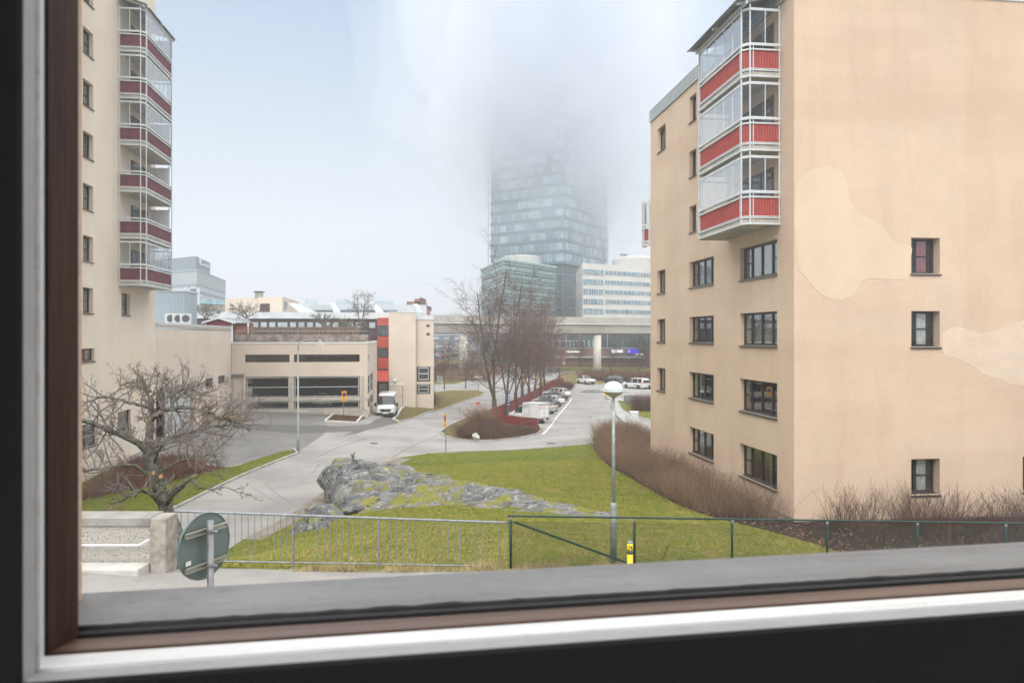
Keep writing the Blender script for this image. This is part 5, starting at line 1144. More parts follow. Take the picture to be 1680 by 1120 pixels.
def tuss(area, n, seed, c, h=.16):
    rg = np.random.RandomState(seed); xs = np.array([p[0] for p in area]); ys = np.array([p[1] for p in area]); X = rg.uniform(xs.min(), xs.max(), n*3); Y = rg.uniform(ys.min(), ys.max(), n*3); k = inpoly(area, X, Y); X, Y = X[k][:n], Y[k][:n]; m_ = len(X); Z = HN(X, Y); a = rg.uniform(0, 6.28, m_); h_ = h*rg.uniform(.3, 1.2, m_)*np.clip(.4+np.sin(X*2.1)**2+.3*np.sin(X*7), .25, 1.5); lx, ly = rg.normal(0, .8, m_)*h_, rg.normal(0, .8, m_)*h_
    V = np.stack([np.c_[X-np.cos(a)*.006, Y-np.sin(a)*.006, Z], np.c_[X+np.cos(a)*.006, Y+np.sin(a)*.006, Z], np.c_[X+lx, Y+ly, Z+h_]], 1).reshape(-1, 3); F = np.arange(m_*3).reshape(-1, 3); return V, F
fl_ = fence_line[2:9]; ta = [(x, y-.32) for x, y in fl_[1:]]+[(x, y+.22) for x, y in fl_[1:]][::-1]
V, F = tuss(ta, 16000, 3, None); o = fast('dry_grass_tufts', V, F, mat('straw_grass', (.40, .32, .16), .9, 0, .4, 2)); tag(o, 'straw coloured grass tufts along the foot of the fence', 'grass', kind='stuff')

def edge_strip(pts, a, b): return [(x, y+a) for x, y in pts]+[(x, y+b) for x, y in pts][::-1]
for sd_, (pts, a, b, n_, hh_) in enumerate(((lawn_top, -.9, .25, 2600, .11), (line_px([(292, 832), (400, 779), (488, 744)]), .0, 1.3, 3000, .12), (road_right, -.9, .9, 2600, .12))):
    V, F = tuss(edge_strip(pts, a, b), n_, 30+sd_, None, hh_); o = fast('edge_grass', V, F, mat('straw_grass', (.40, .32, .16))); tag(o, 'ragged straw coloured grass along the edge of the asphalt', 'grass', kind='stuff')
# rocks
def rock_mat():
    g = NT('lichen_rock'); co_ = g.coord(); f = g.noise(co_, .9, 7, .7, .4, .6); f2 = g.noise(g.coord((1, 1.6, 1)), 2.2, 8, .78, .50, .62); f3 = g.noise(co_, .8, 7, .72, .50, .57); f4 = g.noise(co_, 14, 5, .8, .5, .66)
    col = g.mix(f, (.13, .135, .145), (.25, .25, .25)); col = g.mix(g.math('MULTIPLY', f2, .7), col, (.50, .50, .48)); col = g.mix(g.math('MULTIPLY', f4, .75), col, (.05, .05, .055))
    vo = g.n('ShaderNodeTexVoronoi', feature='DISTANCE_TO_EDGE'); vo.inputs['Scale'].default_value = .55; va = g.n('ShaderNodeVectorMath', operation='MULTIPLY_ADD'); nzz = g.n('ShaderNodeTexNoise'); nzz.inputs['Scale'].default_value = 1.3; nzz.inputs['Detail'].default_value = 6; g.l(co_, nzz.inputs['Vector'])
    va.inputs[1].default_value = (1.6, 1.6, 1.6); g.l(nzz.outputs['Color'], va.inputs[0]); g.l(co_, va.inputs[2]); g.l(va.outputs[0], vo.inputs['Vector']); crk = g.math('LESS_THAN', vo.outputs['Distance'], .012); col = g.mix(g.math('MULTIPLY', crk, .85), col, (.025, .025, .025))
    geo = g.n('ShaderNodeNewGeometry'); sx = g.n('ShaderNodeSeparateXYZ'); g.l(geo.outputs['Normal'], sx.inputs[0]); upm = g.math('MULTIPLY', f3, g.math('GREATER_THAN', sx.outputs[2], .5)); nz = g.noise(co_, 17, 4, .8, .35, .55)
    col = g.mix(g.math('MULTIPLY', upm, g.math('ADD', g.math('MULTIPLY', nz, .5), .5)), col, (.24, .235, .03)); g.base(col, .95, 0, .15); g.bump(g.noise(co_, 3.5, 8, .7, .2, .8), .8, .10); return g.m
RM = rock_mat()
def fbm(X, Y, sc, seed): 
    r_ = np.random.RandomState(seed); out = 0
    for o in range(5):
        a, b, c = r_.uniform(0, 6.28, 3); f_ = sc*1.9**o; th = r_.uniform(0, 6.28)
        out = out+np.sin((X*math.cos(th)+Y*math.sin(th))*f_+a+1.3*np.sin((Y*math.cos(th)-X*math.sin(th))*f_*.7+b))*.6**o
    return out
def build_outcrop():
    lower = [(-8.9, 35.2), (-7.7, 32.6), (-6.5, 31.0), (-5.1, 30.6), (-2.5, 29.5), (-.7, 28.0), (1.7, 26.6), (4.25, 25.3)]
    upper = [(-9.5, 37.4), (-8.5, 38.2), (-7.2, 38.2), (-5.7, 37.8), (-3.2, 35.6), (-1.3, 33.4), (1.7, 29.2), (4.5, 25.8)]
    hb = [1.9, 1.95, 1.65, 1.15, .7, .46, .28, .08]; NS, NTt = 150, 44
    s = np.linspace(0, 1, NS); L = np.array(lower); U_ = np.array(upper); k = np.linspace(0, 1, 8)
    lx, ly = np.interp(s, k, L[:, 0]), np.interp(s, k, L[:, 1]); ux, uy = np.interp(s, k, U_[:, 0]), np.interp(s, k, U_[:, 1]); hh = np.interp(s, k, hb)
    t = np.linspace(0, 1, NTt); V = []
    X = lx[:, None]*(1-t)+ux[:, None]*t; Y = ly[:, None]*(1-t)+uy[:, None]*t
    n1 = fbm(X, Y, 1.2, 1); n2 = fbm(X, Y, 4, 2)
    prof = np.clip(t/.85, 0, 1)[None, :]**.62; left = np.clip(s/.045, 0, 1)[:, None]**.5
    Z = HN(X, Y)-.09+hh[:, None]*prof*left+(n1*.085+n2*.010)*np.minimum(1, hh[:, None]*2)*np.clip(t*6, 0, 1)[None, :]
    # cracks and ledges
    led = (X*.35+Y*.95)*.8+n1*.25; led = np.abs(led-np.round(led))*2; Z += (led**3*-.34+.05)*np.clip(hh[:, None], 0, 1)*np.clip(t*4, 0, 1)[None, :]
    Z[:, -1] = HN(X[:, -1], Y[:, -1])-.5; Z[:, -2] -= .2; Z[0, :] = HN(X[0], Y[0])-.5
    X += n2*.03; V = np.stack([X, Y, Z], -1).reshape(-1, 3)
    i, j = np.meshgrid(np.arange(NS-1), np.arange(NTt-1), indexing='ij'); a = (i*NTt+j).ravel(); F = np.c_[a, a+NTt, a+NTt+1, a+1]
    ro = thing('rock_outcrop', 'long grey rock outcrop with lichen and moss on the hill lawn', 'rock', (0, 0, 0)); fast('rock_ridge', V, F, RM, ro, False)
    return ro
ro = build_outcrop()
def boulder(name, label, px, py, d, sx, sy, sz, seed, cat='rock', parent=None, group=None, m=None):
    import bmesh
    bm = bmesh.new(); bmesh.ops.create_icosphere(bm, subdivisions=4, radius=1); rg2 = random.Random(seed)
    pl = [(Vector((rg2.gauss(0, 1), rg2.gauss(0, 1), rg2.gauss(0, .8))).normalized(), rg2.uniform(.62, .92)) for _ in range(11)]
    for v in bm.verts:
        for n_, c in pl:
            e = v.co.dot(n_)-c
            if e > 0: v.co -= n_*e
        v.co *= 1+.05*float(fbm(np.array(v.co.x*2), np.array(v.co.y*2+v.co.z*2.3), 1.6, seed))
        v.co = Vector((v.co.x*sx, v.co.y*sy, v.co.z*sz))
    me = D.meshes.new(name); bm.to_mesh(me); bm.free(); me.materials.append(m or RM); o = D.objects.new(name, me); COL.objects.link(o)
    p = P3(px, py, d); o.location = p; o.rotation_euler = (0, 0, rg2.uniform(0, 3))
    if parent is None: tag(o, label, cat, group)
    else: o.parent = parent
    return o
boulder('outcrop_block', '', 566, 787, 36.3, 1.15, 1.5, 1.05, 3, parent=ro); boulder('outcrop_block', '', 596, 826, 32.3, 1.2, 1.1, .42, 5, parent=ro)
boulder('outcrop_block', '', 553, 805, 35.2, .75, .9, .8, 11, parent=ro)
boulder('rock', 'flat mossy boulder lying below the left end of the outcrop', 530, 846, 31.2, 1.0, 1.0, .48, 7)
boulder('rock', 'grey angular boulder half hidden behind the steel railing', 524, 868, 29.6, .7, .6, .38, 8)
boulder('rock', 'small split boulder low behind the railing, leftmost of the rocks', 490, 872, 29.6, .42, .45, .42, 9)
boulder('stone', 'round pale stone at the edge of the island bushes', 780.5, 716, 59, .36, .33, .30, 12, 'stone', m=mat('pale_stone', (.48, .47, .42), .9, 0, .3, 4, .5, 12))
# pine seedling on the rock
sp = thing('pine_seedling', 'tiny green pine seedling growing on top of the rock outcrop', 'seedling', P3(579, 757, 37)); S = []; rg = random.Random(4); 
for i in range(9):
    a = rg.uniform(0, 6.28); b = Vector((0, 0, rg.uniform(.0, .25))); e = b+Vector((math.cos(a)*.10, math.sin(a)*.10, .22)); S.append((*b, *e, .006, .004))
    for j in range(16): t = rg.uniform(.2, 1); c = b.lerp(e, t); n_ = Vector((rg.gauss(0, 1), rg.gauss(0, 1), rg.gauss(.6, 1))).normalized()*.09; S.append((*c, *(c+n_), .006, .002))
V, F = segs_mesh(S, 3); fast('needles', V, F, mat('pine_green', (.07, .16, .04), .8, 0, .2, 3), sp); V, F = segs_mesh([(0, 0, -.1, 0, 0, .3, .014, .008)], 5); fast('stem', V, F, M_('trunk'), sp)
# ================================================================== vehicles
def paint(name, c, metal=.0, rough=.28):
    if name in _m: return _m[name]
    g = NT(name); co_ = g.coord(); f = g.noise(co_, 2.5, 4, .6, .35, .7); g.base(g.mix(g.math('MULTIPLY', f, .5), c, tuple(x*.82+.012 for x in c)), rough, metal); g.b.inputs['Coat Weight'].default_value = .5; g.b.inputs['Coat Roughness'].default_value = .08
    _m[name] = g.m; return g.m
CG = mat('car_glass', (.018, .024, .028), .05, 0, .1, 2, spec=.9)
def loft_body(t, st, pm, roofm=None):
    """st rows: x, zb, zs(belt), zt(top), w(half width), wr(half roof width), glass flag of the span to the next row"""
    rings = []
    for x, zb, zs, zt, w, wr, *_ in st:
        rings.append([(x, 0, zb), (x, w*.9, zb), (x, w, zb+.18*(zs-zb)), (x, w*1.005, zb+.55*(zs-zb)), (x, w*.97, zs), (x, wr, zt-.05 if zt-zs > .12 else zt-.012), (x, wr*.82, zt), (x, 0, zt+.02)])
    body = MB(); glass = MB(); n = 8
    for i in range(len(st)-1):
        fl = st[i][6] if len(st[i]) > 6 else ''
        for sgn_ in (1, -1):
            for k in range(n-1):
                a, b = rings[i][k], rings[i][k+1]; c, d = rings[i+1][k+1], rings[i+1][k]
                q = [(p[0], p[1]*sgn_, p[2]) for p in (a, b, c, d)]
                if sgn_ < 0: q = q[::-1]
                isg = (k == 4 and 's' in fl) or (k in (5, 6) and 'w' in fl) or (k == 4 and 'w' in fl and 'o' not in fl)
                (glass if isg else body).quad(*q)
    for idx, rev in ((0, True), (-1, False)):
        pr = rings[idx]; full = [(p[0], p[1], p[2]) for p in pr]+[(p[0], -p[1], p[2]) for p in pr[-2:0:-1]]
        body.add(full, [tuple(range(len(full)))[::-1] if rev else tuple(range(len(full)))])
    import bmesh
    for mbx, nm, m in ((body, 'body', pm), (glass, 'windows', CG)):
        if not mbx.v: continue
        o = mbx.build(nm, m, t); bm = bmesh.new(); bm.from_mesh(o.data); bmesh.ops.remove_doubles(bm, verts=bm.verts, dist=.0005); bmesh.ops.recalc_face_normals(bm, faces=bm.faces)
        for f in bm.faces: f.smooth = True
        for e in bm.edges:
            if len(e.link_faces) == 2 and e.calc_face_angle(0) > R(32): e.smooth = False
        bm.to_mesh(o.data); bm.free()
def wheels(t, xf, xr, w, r=.32, tw=.22):
    for x in (xf, xr):
        for s in (1, -1):
            T_ = Matrix.Translation((x, s*(w-tw*.5+.01), r)) @ Matrix.Rotation(R(90)*-s, 4, 'X')
            q = MB().lathe([(r*.6, -tw/2), (r*.93, -tw/2), (r, -tw*.35), (r, tw*.35), (r*.93, tw/2), (r*.6, tw/2)], (0, 0, 0), 20).xf(T_); tyre = q.build('wheel', M_('rubber'), t, True)
            q = MB().lathe([(.02, tw*.40), (r*.22, tw*.44), (r*.62, tw*.40), (r*.64, tw*.52)], (0, 0, 0), 20)
            for j in range(5): a = j*1.2566; q.bar((0, 0, tw*.46), (math.cos(a)*r*.6, math.sin(a)*r*.6, tw*.46), .05, .03)
            q.xf(T_).build('rim', mat('alloy_rim', (.40, .41, .42), .35, .7), tyre)
            q = MB().lathe([(.1, -tw*.2), (r*1.17, -tw*.2), (r*1.17, tw*.53), (r*.9, tw*.535)], (0, 0, 0), 20).xf(T_); q.build('wheel_arch', M_('rubber'), t)
RL = mat('red_tail_light', (.55, .02, .02), .3); HL = mat('headlight_lens', (.6, .63, .66), .12, 0, .1, 3, spec=.9); PLm = mat('number_plate', (.7, .7, .68), .5, 0, .03, 5)
def car(label, loc, rz, c, style='estate', cat='car', group=None, name='parked_car', metal=.3):
    t = thing(name, label, cat, loc, rz, group); pm = paint(f'car_paint_{round(c[0]*99)}_{round(c[2]*99)}', c, metal)
    if style == 'estate': st = [(2.36, .30, .52, .56, .62, .5), (2.30, .22, .62, .70, .80, .7), (2.05, .2, .70, .80, .88, .76), (1.35, .2, .82, .93, .91, .78), (1.02, .2, .90, .99, .92, .76, 'w'), (.30, .2, .95, 1.42, .92, .60, 's'), (-.30, .2, .96, 1.48, .92, .62), (-.40, .2, .96, 1.48, .92, .62, 's'), (-1.20, .2, .97, 1.46, .92, .60), (-1.30, .2, .97, 1.45, .92, .60, 's'), (-1.85, .22, .98, 1.38, .90, .57, 'wo'), (-2.22, .24, .99, 1.03, .88, .70), (-2.34, .26, .88, .94, .86, .7), (-2.38, .34, .62, .66, .80, .66)]
    elif style == 'hatch': st = [(2.05, .30, .50, .54, .60, .5), (1.98, .22, .62, .70, .78, .68), (1.7, .2, .72, .82, .85, .74), (1.15, .2, .86, .96, .87, .74, 'w'), (.45, .2, .94, 1.42, .88, .58, 's'), (-.15, .2, .95, 1.50, .88, .60), (-.24, .2, .95, 1.50, .88, .60, 's'), (-1.0, .2, .97, 1.47, .88, .58), (-1.25, .2, .98, 1.43, .87, .56), (-1.62, .22, .99, 1.36, .86, .55, 'wo'), (-1.92, .24, .98, 1.02, .84, .68), (-2.03, .28, .80, .86, .82, .66), (-2.06, .36, .6, .64, .78, .62)]
    elif style == 'suv': st = [(2.28, .36, .66, .70, .66, .55), (2.20, .30, .80, .88, .84, .74), (1.95, .28, .90, .99, .92, .8), (1.2, .28, 1.02, 1.10, .94, .80, 'w'), (.55, .28, 1.06, 1.60, .94, .64, 's'), (-.15, .28, 1.07, 1.66, .94, .66), (-.25, .28, 1.07, 1.66, .94, .66, 's'), (-1.10, .28, 1.08, 1.63, .94, .64), (-1.2, .28, 1.08, 1.63, .94, .64, 's'), (-1.85, .3, 1.10, 1.55, .92, .60, 'wo'), (-2.16, .32, 1.10, 1.14, .90, .72), (-2.26, .34, .92, .98, .88, .7), (-2.30, .44, .7, .74, .82, .66)]
    elif style == 'pickup': st = [(2.45, .42, .72, .76, .66, .55), (2.38, .34, .86, .94, .84, .74), (1.5, .34, 1.02, 1.10, .90, .78, 'w'), (.9, .34, 1.06, 1.62, .90, .62, 's'), (.2, .34, 1.06, 1.66, .90, .64, 's'), (-.45, .34, 1.06, 1.64, .90, .62, 'wo'), (-.65, .34, 1.05, 1.10, .90, .80), (-.70, .34, 1.03, 1.06, .90, .84), (-2.40, .40, 1.03, 1.06, .90, .84), (-2.46, .46, .95, .98, .88, .8)]
    loft_body(t, st, pm); L = st[0][0]; B = st[-1][0]; w = max(s[4] for s in st); rr_ = .36 if style in ('suv', 'pickup') else .32
    wheels(t, L*.64, B*.60, w, rr_)
    zb_ = st[-3][2]
    for s in (1, -1):
        q = MB(); q.box(L-.26, L-.05, s*(w*.66)-.14, s*(w*.66)+.14, st[1][2]-.04, st[1][2]+.09); q.build('headlight', HL, t, bevel=.02)
        q = MB(); q.box(B-.01, B+.18, s*(w*.86)-.08, s*(w*.86)+.07, zb_-.18, zb_-.05)
        if style in ('estate', 'suv') : q.bar((B+.12, s*w*.82, zb_-.06), (B+.36, s*w*.72, zb_+.30), .07, .07)
        q.build('tail_light', RL, t, bevel=.015)
        q = MB(); q.box(st[4][0]-.05, st[4][0]+.12, s*(w+.02), s*(w+.20), st[4][2]+.0, st[4][2]+.15); q.build('mirror', pm, t, bevel=.03)
    q = MB(); q.box(B-.03, B-.005, -.26, .26, .48 if rr_ < .34 else .62, .60 if rr_ < .34 else .74); q.box(L+.002, L+.03, -.26, .26, .36, .47); q.build('number_plate', PLm, t)
    q = MB(); q.box(B-.04, B+.12, -w*.9, w*.9, st[-1][1]-.02, st[-1][1]+.14); q.box(L-.12, L+.015, -.55, .55, st[0][1]-.02, st[0][1]+.16); q.build('bumper', mat('bumper_black', (.03, .03, .032), .6), t)
    q = MB(); q.box(st[0][0]-.02, st[0][0]+.012, -.36, .36, st[0][1]+.19, st[0][1]+.27); q.build('grille', M_('rubber'), t)
    if style in ('estate', 'suv'):
        q = MB(); zr = max(s[3] for s in st)
        for s in (1, -1): q.bar((.2, s*.56, zr+.02), (-1.5, s*.56, zr+.0), .03, .04)
        q.build('roof_rail', M_('rubber'), t)
    return t
# parking bays: nose towards the red fence, along its line
def bay_frame(px0, py0, px1, py1):
    a = Vector(G(px0, py0)); b = Vector(G(px1, py1)); return a, b
RN = Vector(G(896, 703)); RF = Vector(G(936, 655))            # rear bumper line of the row
along = (RF-RN).normalized(); BZ = R(139); nose = Vector((math.cos(BZ), math.sin(BZ)))
def bay(px, py, back=2.4): # rear end at this ground pixel
    p = Vector(G(px, py)); q = p+nose*back; return (q.x, q.y, H(q.x, q.y)-.01)
car('silver beige estate car parked next to the white box van', bay(908.5, 679), BZ, (.42, .40, .35), 'estate', group='cars parked along the red fence')
car('dark grey hatchback third in the row of parked cars', bay(914.5, 671.5, 2.1), BZ, (.035, .04, .05), 'hatch', group='cars parked along the red fence')
car('white estate car with tall red tail lights in the middle of the parked row', bay(921.5, 666), BZ, (.66, .65, .62), 'estate', group='cars parked along the red fence', metal=0)
car('black saloon-like hatchback between two white cars in the parked row', bay(926, 660.5, 2.1), BZ, (.02, .022, .026), 'hatch', group='cars parked along the red fence')
car('white tall car farthest away in the row by the red fence', bay(932.5, 654), BZ, (.68, .68, .67), 'suv', group='cars parked along the red fence', metal=0)
def face(px, py, px2, py2):
    a, b = Vector(G(px, py)), Vector(G(px2, py2)); d = a-b; return math.atan2(d.y, d.x)
def on(px, py): g = G(px, py); return (g[0], g[1], H(*g)-.01)
car('white pickup truck facing away at the far parking area', on(961, 629.5), R(112), (.66, .66, .64), 'pickup', 'pickup truck', 'cars at the far parking area', 'pickup_truck', 0)
car('dark blue-grey hatchback at the far parking area in front of the hedge', on(1006, 627.5), R(128), (.03, .035, .05), 'hatch', group='cars at the far parking area')
car('white car half hidden by the corner of the peach block', on(1069, 637.0), R(100), (.66, .66, .66), 'suv', group='cars at the far parking area', metal=0)
# the car inside the parking house
gp_ = tuple(LC+UX*8.3+VY*(PV+3.3)); car('silver car dimly seen behind the mesh inside the parking house', (gp_[0], gp_[1], -7.19), TH+R(90), (.5, .5, .5), 'estate')

def van(label, loc, rz, L, Hh, W, style, name='white_van', group=None):
    t = thing(name, label, 'van', loc, rz, group); pm = paint('van_white', (.70, .70, .69), 0, .35); w = W/2; h = L/2
    if style == 'panel': st = [(h, .42, .72, .78, w*.80, w*.7), (h-.06, .28, .98, 1.06, w*.93, w*.85), (h-.35, .28, 1.10, 1.22, w*.97, w*.86), (h-.85, .28, 1.18, 1.36, w, w*.84, 'w'), (h-1.60, .28, 1.22, Hh-.22, w, w*.80, ''), (h-1.72, .28, 1.22, Hh-.12, w, w*.80, 's'), (h-2.35, .28, 1.22, Hh, w, w*.86), (h-2.5, .28, 1.22, Hh, w, w*.86), (-h+.12, .3, 1.22, Hh, w, w*.86), (-h, .36, 1.2, Hh-.06, w*.98, w*.84)]
    else: st = [(h, .38, .66, .70, w*.78, w*.66), (h-.06, .28, .86, .94, w*.92, w*.82), (h-.45, .26, 1.0, 1.10, w*.97, w*.85), (h-.95, .26, 1.06, 1.18, w, w*.84, 'w'), (h-1.75, .26, 1.10, Hh-.12, w, w*.80, 's'), (h-2.35, .26, 1.1, Hh, w, w*.84), (h-2.45, .26, 1.1, Hh, w, w*.84, 's'), (-h+1.3, .26, 1.1, Hh, w, w*.84), (-h+1.2, .26, 1.1, Hh, w, w*.84, 's'), (-h+.30, .28, 1.1, Hh, w, w*.82), (-h+.06, .3, 1.1, Hh-.06, w*.98, w*.80), (-h, .34, 1.06, Hh-.16, w*.97, w*.78)]
    loft_body(t, st, pm); wheels(t, h-.95, -h+1.05, w, .35)
    q = MB(); q.box(h-.20, h+.03, -w*.93, w*.93, .30, .60); q.box(h-.04, h+.012, -w*.55, w*.55, .74, .96) if style == 'panel' else None; q.build('bumper', mat('bumper_black', (.03, .03, .032), .6), t, bevel=.03)
    q = MB(); q.box(h+.002, h+.035, -.26, .26, .50, .61); q.box(-h-.03, -h-.002, -.26, .26, .62, .73); q.build('number_plate', PLm, t)
    q = MB(); q.box(h+.0, h+.028, -w*.46, w*.46, .70, .90); q.build('grille', M_('rubber'), t)
    q = MB(); q.lathe([(.01, 0), (.07, 0), (.07, .012), (.01, .012)], (0, 0, 0), 12).xf(Matrix.Translation((h+.03, 0, .84)) @ Matrix.Rotation(R(90), 4, 'Y') @ Matrix.Scale(.6, 4, (1, 0, 0))); q.build('badge', M_('steel'), t)
    for s in (1, -1):
        q = MB(); q.box(h-.34, h-.02, s*w*.72-.17, s*w*.72+.15, .88, 1.10); q.build('headlight', HL, t, bevel=.03)
        q = MB(); q.box(-h-.012, -h+.1, s*w*.90-.06, s*w*.90+.06, .8, 1.35); q.build('tail_light', RL, t)
        q = MB(); q.box(h-1.25, h-1.08, s*(w+.03), s*(w+.25), 1.15, 1.50); q.build('mirror', M_('rubber'), t, bevel=.03)
        q = MB(); q.box(h-2.9, -h+.3, s*(w+.002), s*(w+.02), .62, .74); q.build('side_moulding', M_('rubber'), t)
        q = MB(); q.bar((h-.66, s*.25-.3, 1.35), (h-.72, s*.25+.25, 1.38), .02); q.build('wiper', M_('rubber'), t)
    if style != 'panel':
        q = MB(); q.box(-h-.012, -h+.1, -w*.74, -.03, 1.12, Hh-.30); q.box(-h-.012, -h+.1, .03, w*.74, 1.12, Hh-.30); q.build('rear_window', CG, t)
    return t
vp = Vector(G(629, 683)); van('white high-roofed delivery van facing the street beside the parking house', (vp.x-.05, vp.y+2.6, H(vp.x, vp.y+2.6)-.02), R(-84), 5.4, 2.42, 1.95, 'panel')
van('white passenger minibus seen from behind at the far parking area', on(1043, 637), R(128), 5.0, 1.95, 1.92, 'bus')
# service van with a box body
def box_van(loc, rz):
    t = thing('box_van', 'white service van with a square box body, nearest in the row by the red fence', 'van', loc, rz); pm = paint('van_white', (.70, .70, .69), 0, .35)
    st = [(2.55, .38, .66, .70, .70, .6), (2.48, .28, .84, .92, .84, .76), (2.1, .26, .98, 1.08, .90, .8), (1.65, .26, 1.04, 1.16, .92, .8, 'w'), (.85, .26, 1.08, 1.78, .92, .74, 's'), (.28, .26, 1.08, 1.88, .92, .76), (.1, .26, 1.08, 1.88, .92, .76)]
    loft_body(t, st, pm); wheels(t, 1.75, -1.35, .92, .32)
    q = MB(); q.box(-2.35, .12, -.98, .98, .62, 2.15); b = q.build('cargo_box', pm, t, bevel=.035)
    q = MB()
    for s in (1, -1):
        y = s*.982; a, b_ = y, y+s*.02
        for x0_, x1_ in ((-1.0, 0.02),):
            for (u0, u1, v0, v1) in ((x0_, x1_, 1.96, 2.0), (x0_, x1_, .94, .98), (x0_, x0_+.04, .94, 2.0), (x1_-.04, x1_, .94, 2.0)): q.box(u0, u1, a, b_, v0, v1)
        q.box(-.5, -.42, a, b_+s*.01, 1.18, 1.25)
    for (u0, u1, v0, v1) in ((-.9, .9, 2.0, 2.04), (-.9, .9, .72, .76), (-.9, -.86, .72, 2.04), (.86, .9, .72, 2.04), (-.012, .012, .76, 2.0)): q.box(-2.375, -2.352, u0, u1, v0, v1)
    q.box(-2.39, -2.352, -.2, -.12, 1.05, 1.12); q.build('panel_trim', mat('grey_trim', (.33, .34, .35), .5), b)
    q = MB(); q.box(-2.45, .15, -1.0, 1.0, 2.152, 2.21); q.build('roof_cap', mat('pale_grey_cap', (.52, .53, .54), .5), b)
    q = MB(); q2 = MB(); q3 = MB(); q4 = MB()
    for s in (1, -1):
        y0_, y1_ = (.985, 1.0) if s > 0 else (-1.0, -.985); xs_ = -.16 if s > 0 else -.16
        q.box(xs_-.12, xs_, y0_, y1_, 1.72, 1.84); q2.box(xs_-.12, xs_, y0_, y1_, 1.60, 1.71)
        for i in range(6): q3.box(-.88+i*.09, -.82+i*.09, y0_, y1_, 1.68, 1.76)
        q4.box(-.9, -.62+.6, y0_, y1_, 1.87, 1.91)
    q.box(-2.37, -2.355, .52, .64, 1.72, 1.84); q2.box(-2.37, -2.355, .52, .64, 1.6, 1.71)
    for i in range(6): q3.box(-2.37, -2.355, .36-i*.13, .44-i*.13, 1.68, 1.76)
    q.build('logo_red', mat('logo_red', (.6, .06, .06), .5), b); q2.build('logo_green', mat('logo_green', (.05, .3, .12), .5), b); q3.build('lettering', mat('logo_grey', (.42, .42, .43), .5), b); q4.build('stripe', mat('logo_blue', (.1, .18, .5), .5), b)
    q = MB(); q.box(-2.42, -2.2, -.92, .92, .42, .58); q.box(-2.2, .1, -.9, .9, .45, .61); q.build('bumper', M_('rubber'), t)
    for s in (1, -1):
        q = MB(); q.box(-2.45, -2.421, s*.7-.14, s*.7+.14, .44, .56); q.build('tail_light', RL, t)
        q = MB(); q.box(2.3, 2.5, s*.66-.15, s*.66+.12, .80, .98); q.build('headlight', HL, t, bevel=.02)
        q = MB(); q.box(1.25, 1.42, s*.95, s*1.15, 1.10, 1.32); q.build('mirror', pm, t, bevel=.02)
    q = MB(); q.box(-2.46, -2.422, -.26, .26, .44, .55); q.build('number_plate', PLm, t); return t
bv = box_van(bay(893.5, 695, 2.25), BZ); bv.scale = (.92, .94, 1.02)

# ================================================================== street furniture
# red timber fence round the bays
def fence_run(name, label, pts, h, m, th=.05, cat='fence'):
    p0 = pts[0]; t = thing(name, label, cat, (p0[0], p0[1], H(*p0))); mb = MB(); ps = MB(); cap = MB(); z0 = H(*p0)
    for i in range(len(pts)-1):
        a, b = Vector(pts[i]), Vector(pts[i+1]); L = (b-a).length; d = (b-a)/L; k = max(1, int(L/.16)); n = Vector((-d.y, d.x))
        for j in range(k):
            u, v = a+d*(L*j/k+.01), a+d*(L*(j+1)/k-.008); zu = H(u.x, u.y)-z0; zv = H(v.x, v.y)-z0; o = n*th/2
            mb.add([(u.x-o.x-p0[0], u.y-o.y-p0[1], zu), (v.x-o.x-p0[0], v.y-o.y-p0[1], zv), (v.x+o.x-p0[0], v.y+o.y-p0[1], zv), (u.x+o.x-p0[0], u.y+o.y-p0[1], zu)]+[(u.x-o.x-p0[0], u.y-o.y-p0[1], zu+h), (v.x-o.x-p0[0], v.y-o.y-p0[1], zv+h), (v.x+o.x-p0[0], v.y+o.y-p0[1], zv+h), (u.x+o.x-p0[0], u.y+o.y-p0[1], zu+h)], [(0, 3, 2, 1), (4, 5, 6, 7), (0, 1, 5, 4), (1, 2, 6, 5), (2, 3, 7, 6), (3, 0, 4, 7)])
        for j in range(int(L/2)+1):
            u = a+d*min(L, j*2.0)+n*.08; ps.box(u.x-p0[0]-.05, u.x-p0[0]+.05, u.y-p0[1]-.05, u.y-p0[1]+.05, H(u.x, u.y)-z0-.1, H(u.x, u.y)-z0+h+.02)
        cap.bar((a.x-p0[0], a.y-p0[1], H(*a)-z0+h+.03), (b.x-p0[0], b.y-p0[1], H(*b)-z0+h+.03), .12, .05)
    mb.build('boards', m, t); ps.build('posts', m, t); cap.build('top_rail', m, t); return t
F0 = G(809, 691); F1 = G(881, 700.5); F2 = G(905, 636)
fn = Vector(F0)+(Vector(F2)-Vector(F0))*.0
fence_run('red_fence', 'long dark red board fence between the trees and the parked cars', [F0, tuple(Vector(F0).lerp(Vector(F2), .5)), F2, G(924, 632)], 1.35, M_('fred'))
fence_run('red_fence', 'short dark red board fence closing the near end of the parking bays', [(F0[0]+.15, F0[1]-.1), F1], .85, M_('fred'))
dr_ = thing('low_guard_rail', 'low dark metal guard rail in the island bushes by the box van', 'guard rail', on(851, 713)); A = Vector(on(851, 713)); B = Vector(on(883, 703)); q = MB(); q2 = MB()
for z in (.45, .95): q.tube([Vector((0, 0, z)), B-A+Vector((0, 0, z))], .035, 6)
q.build('rail', M_('dark'), dr_)
for f in (0, .5, 1): c = (B-A)*f; MB().tube([c, c+Vector((0, 0, 1))], .04, 6).build('post', M_('dark'), dr_)
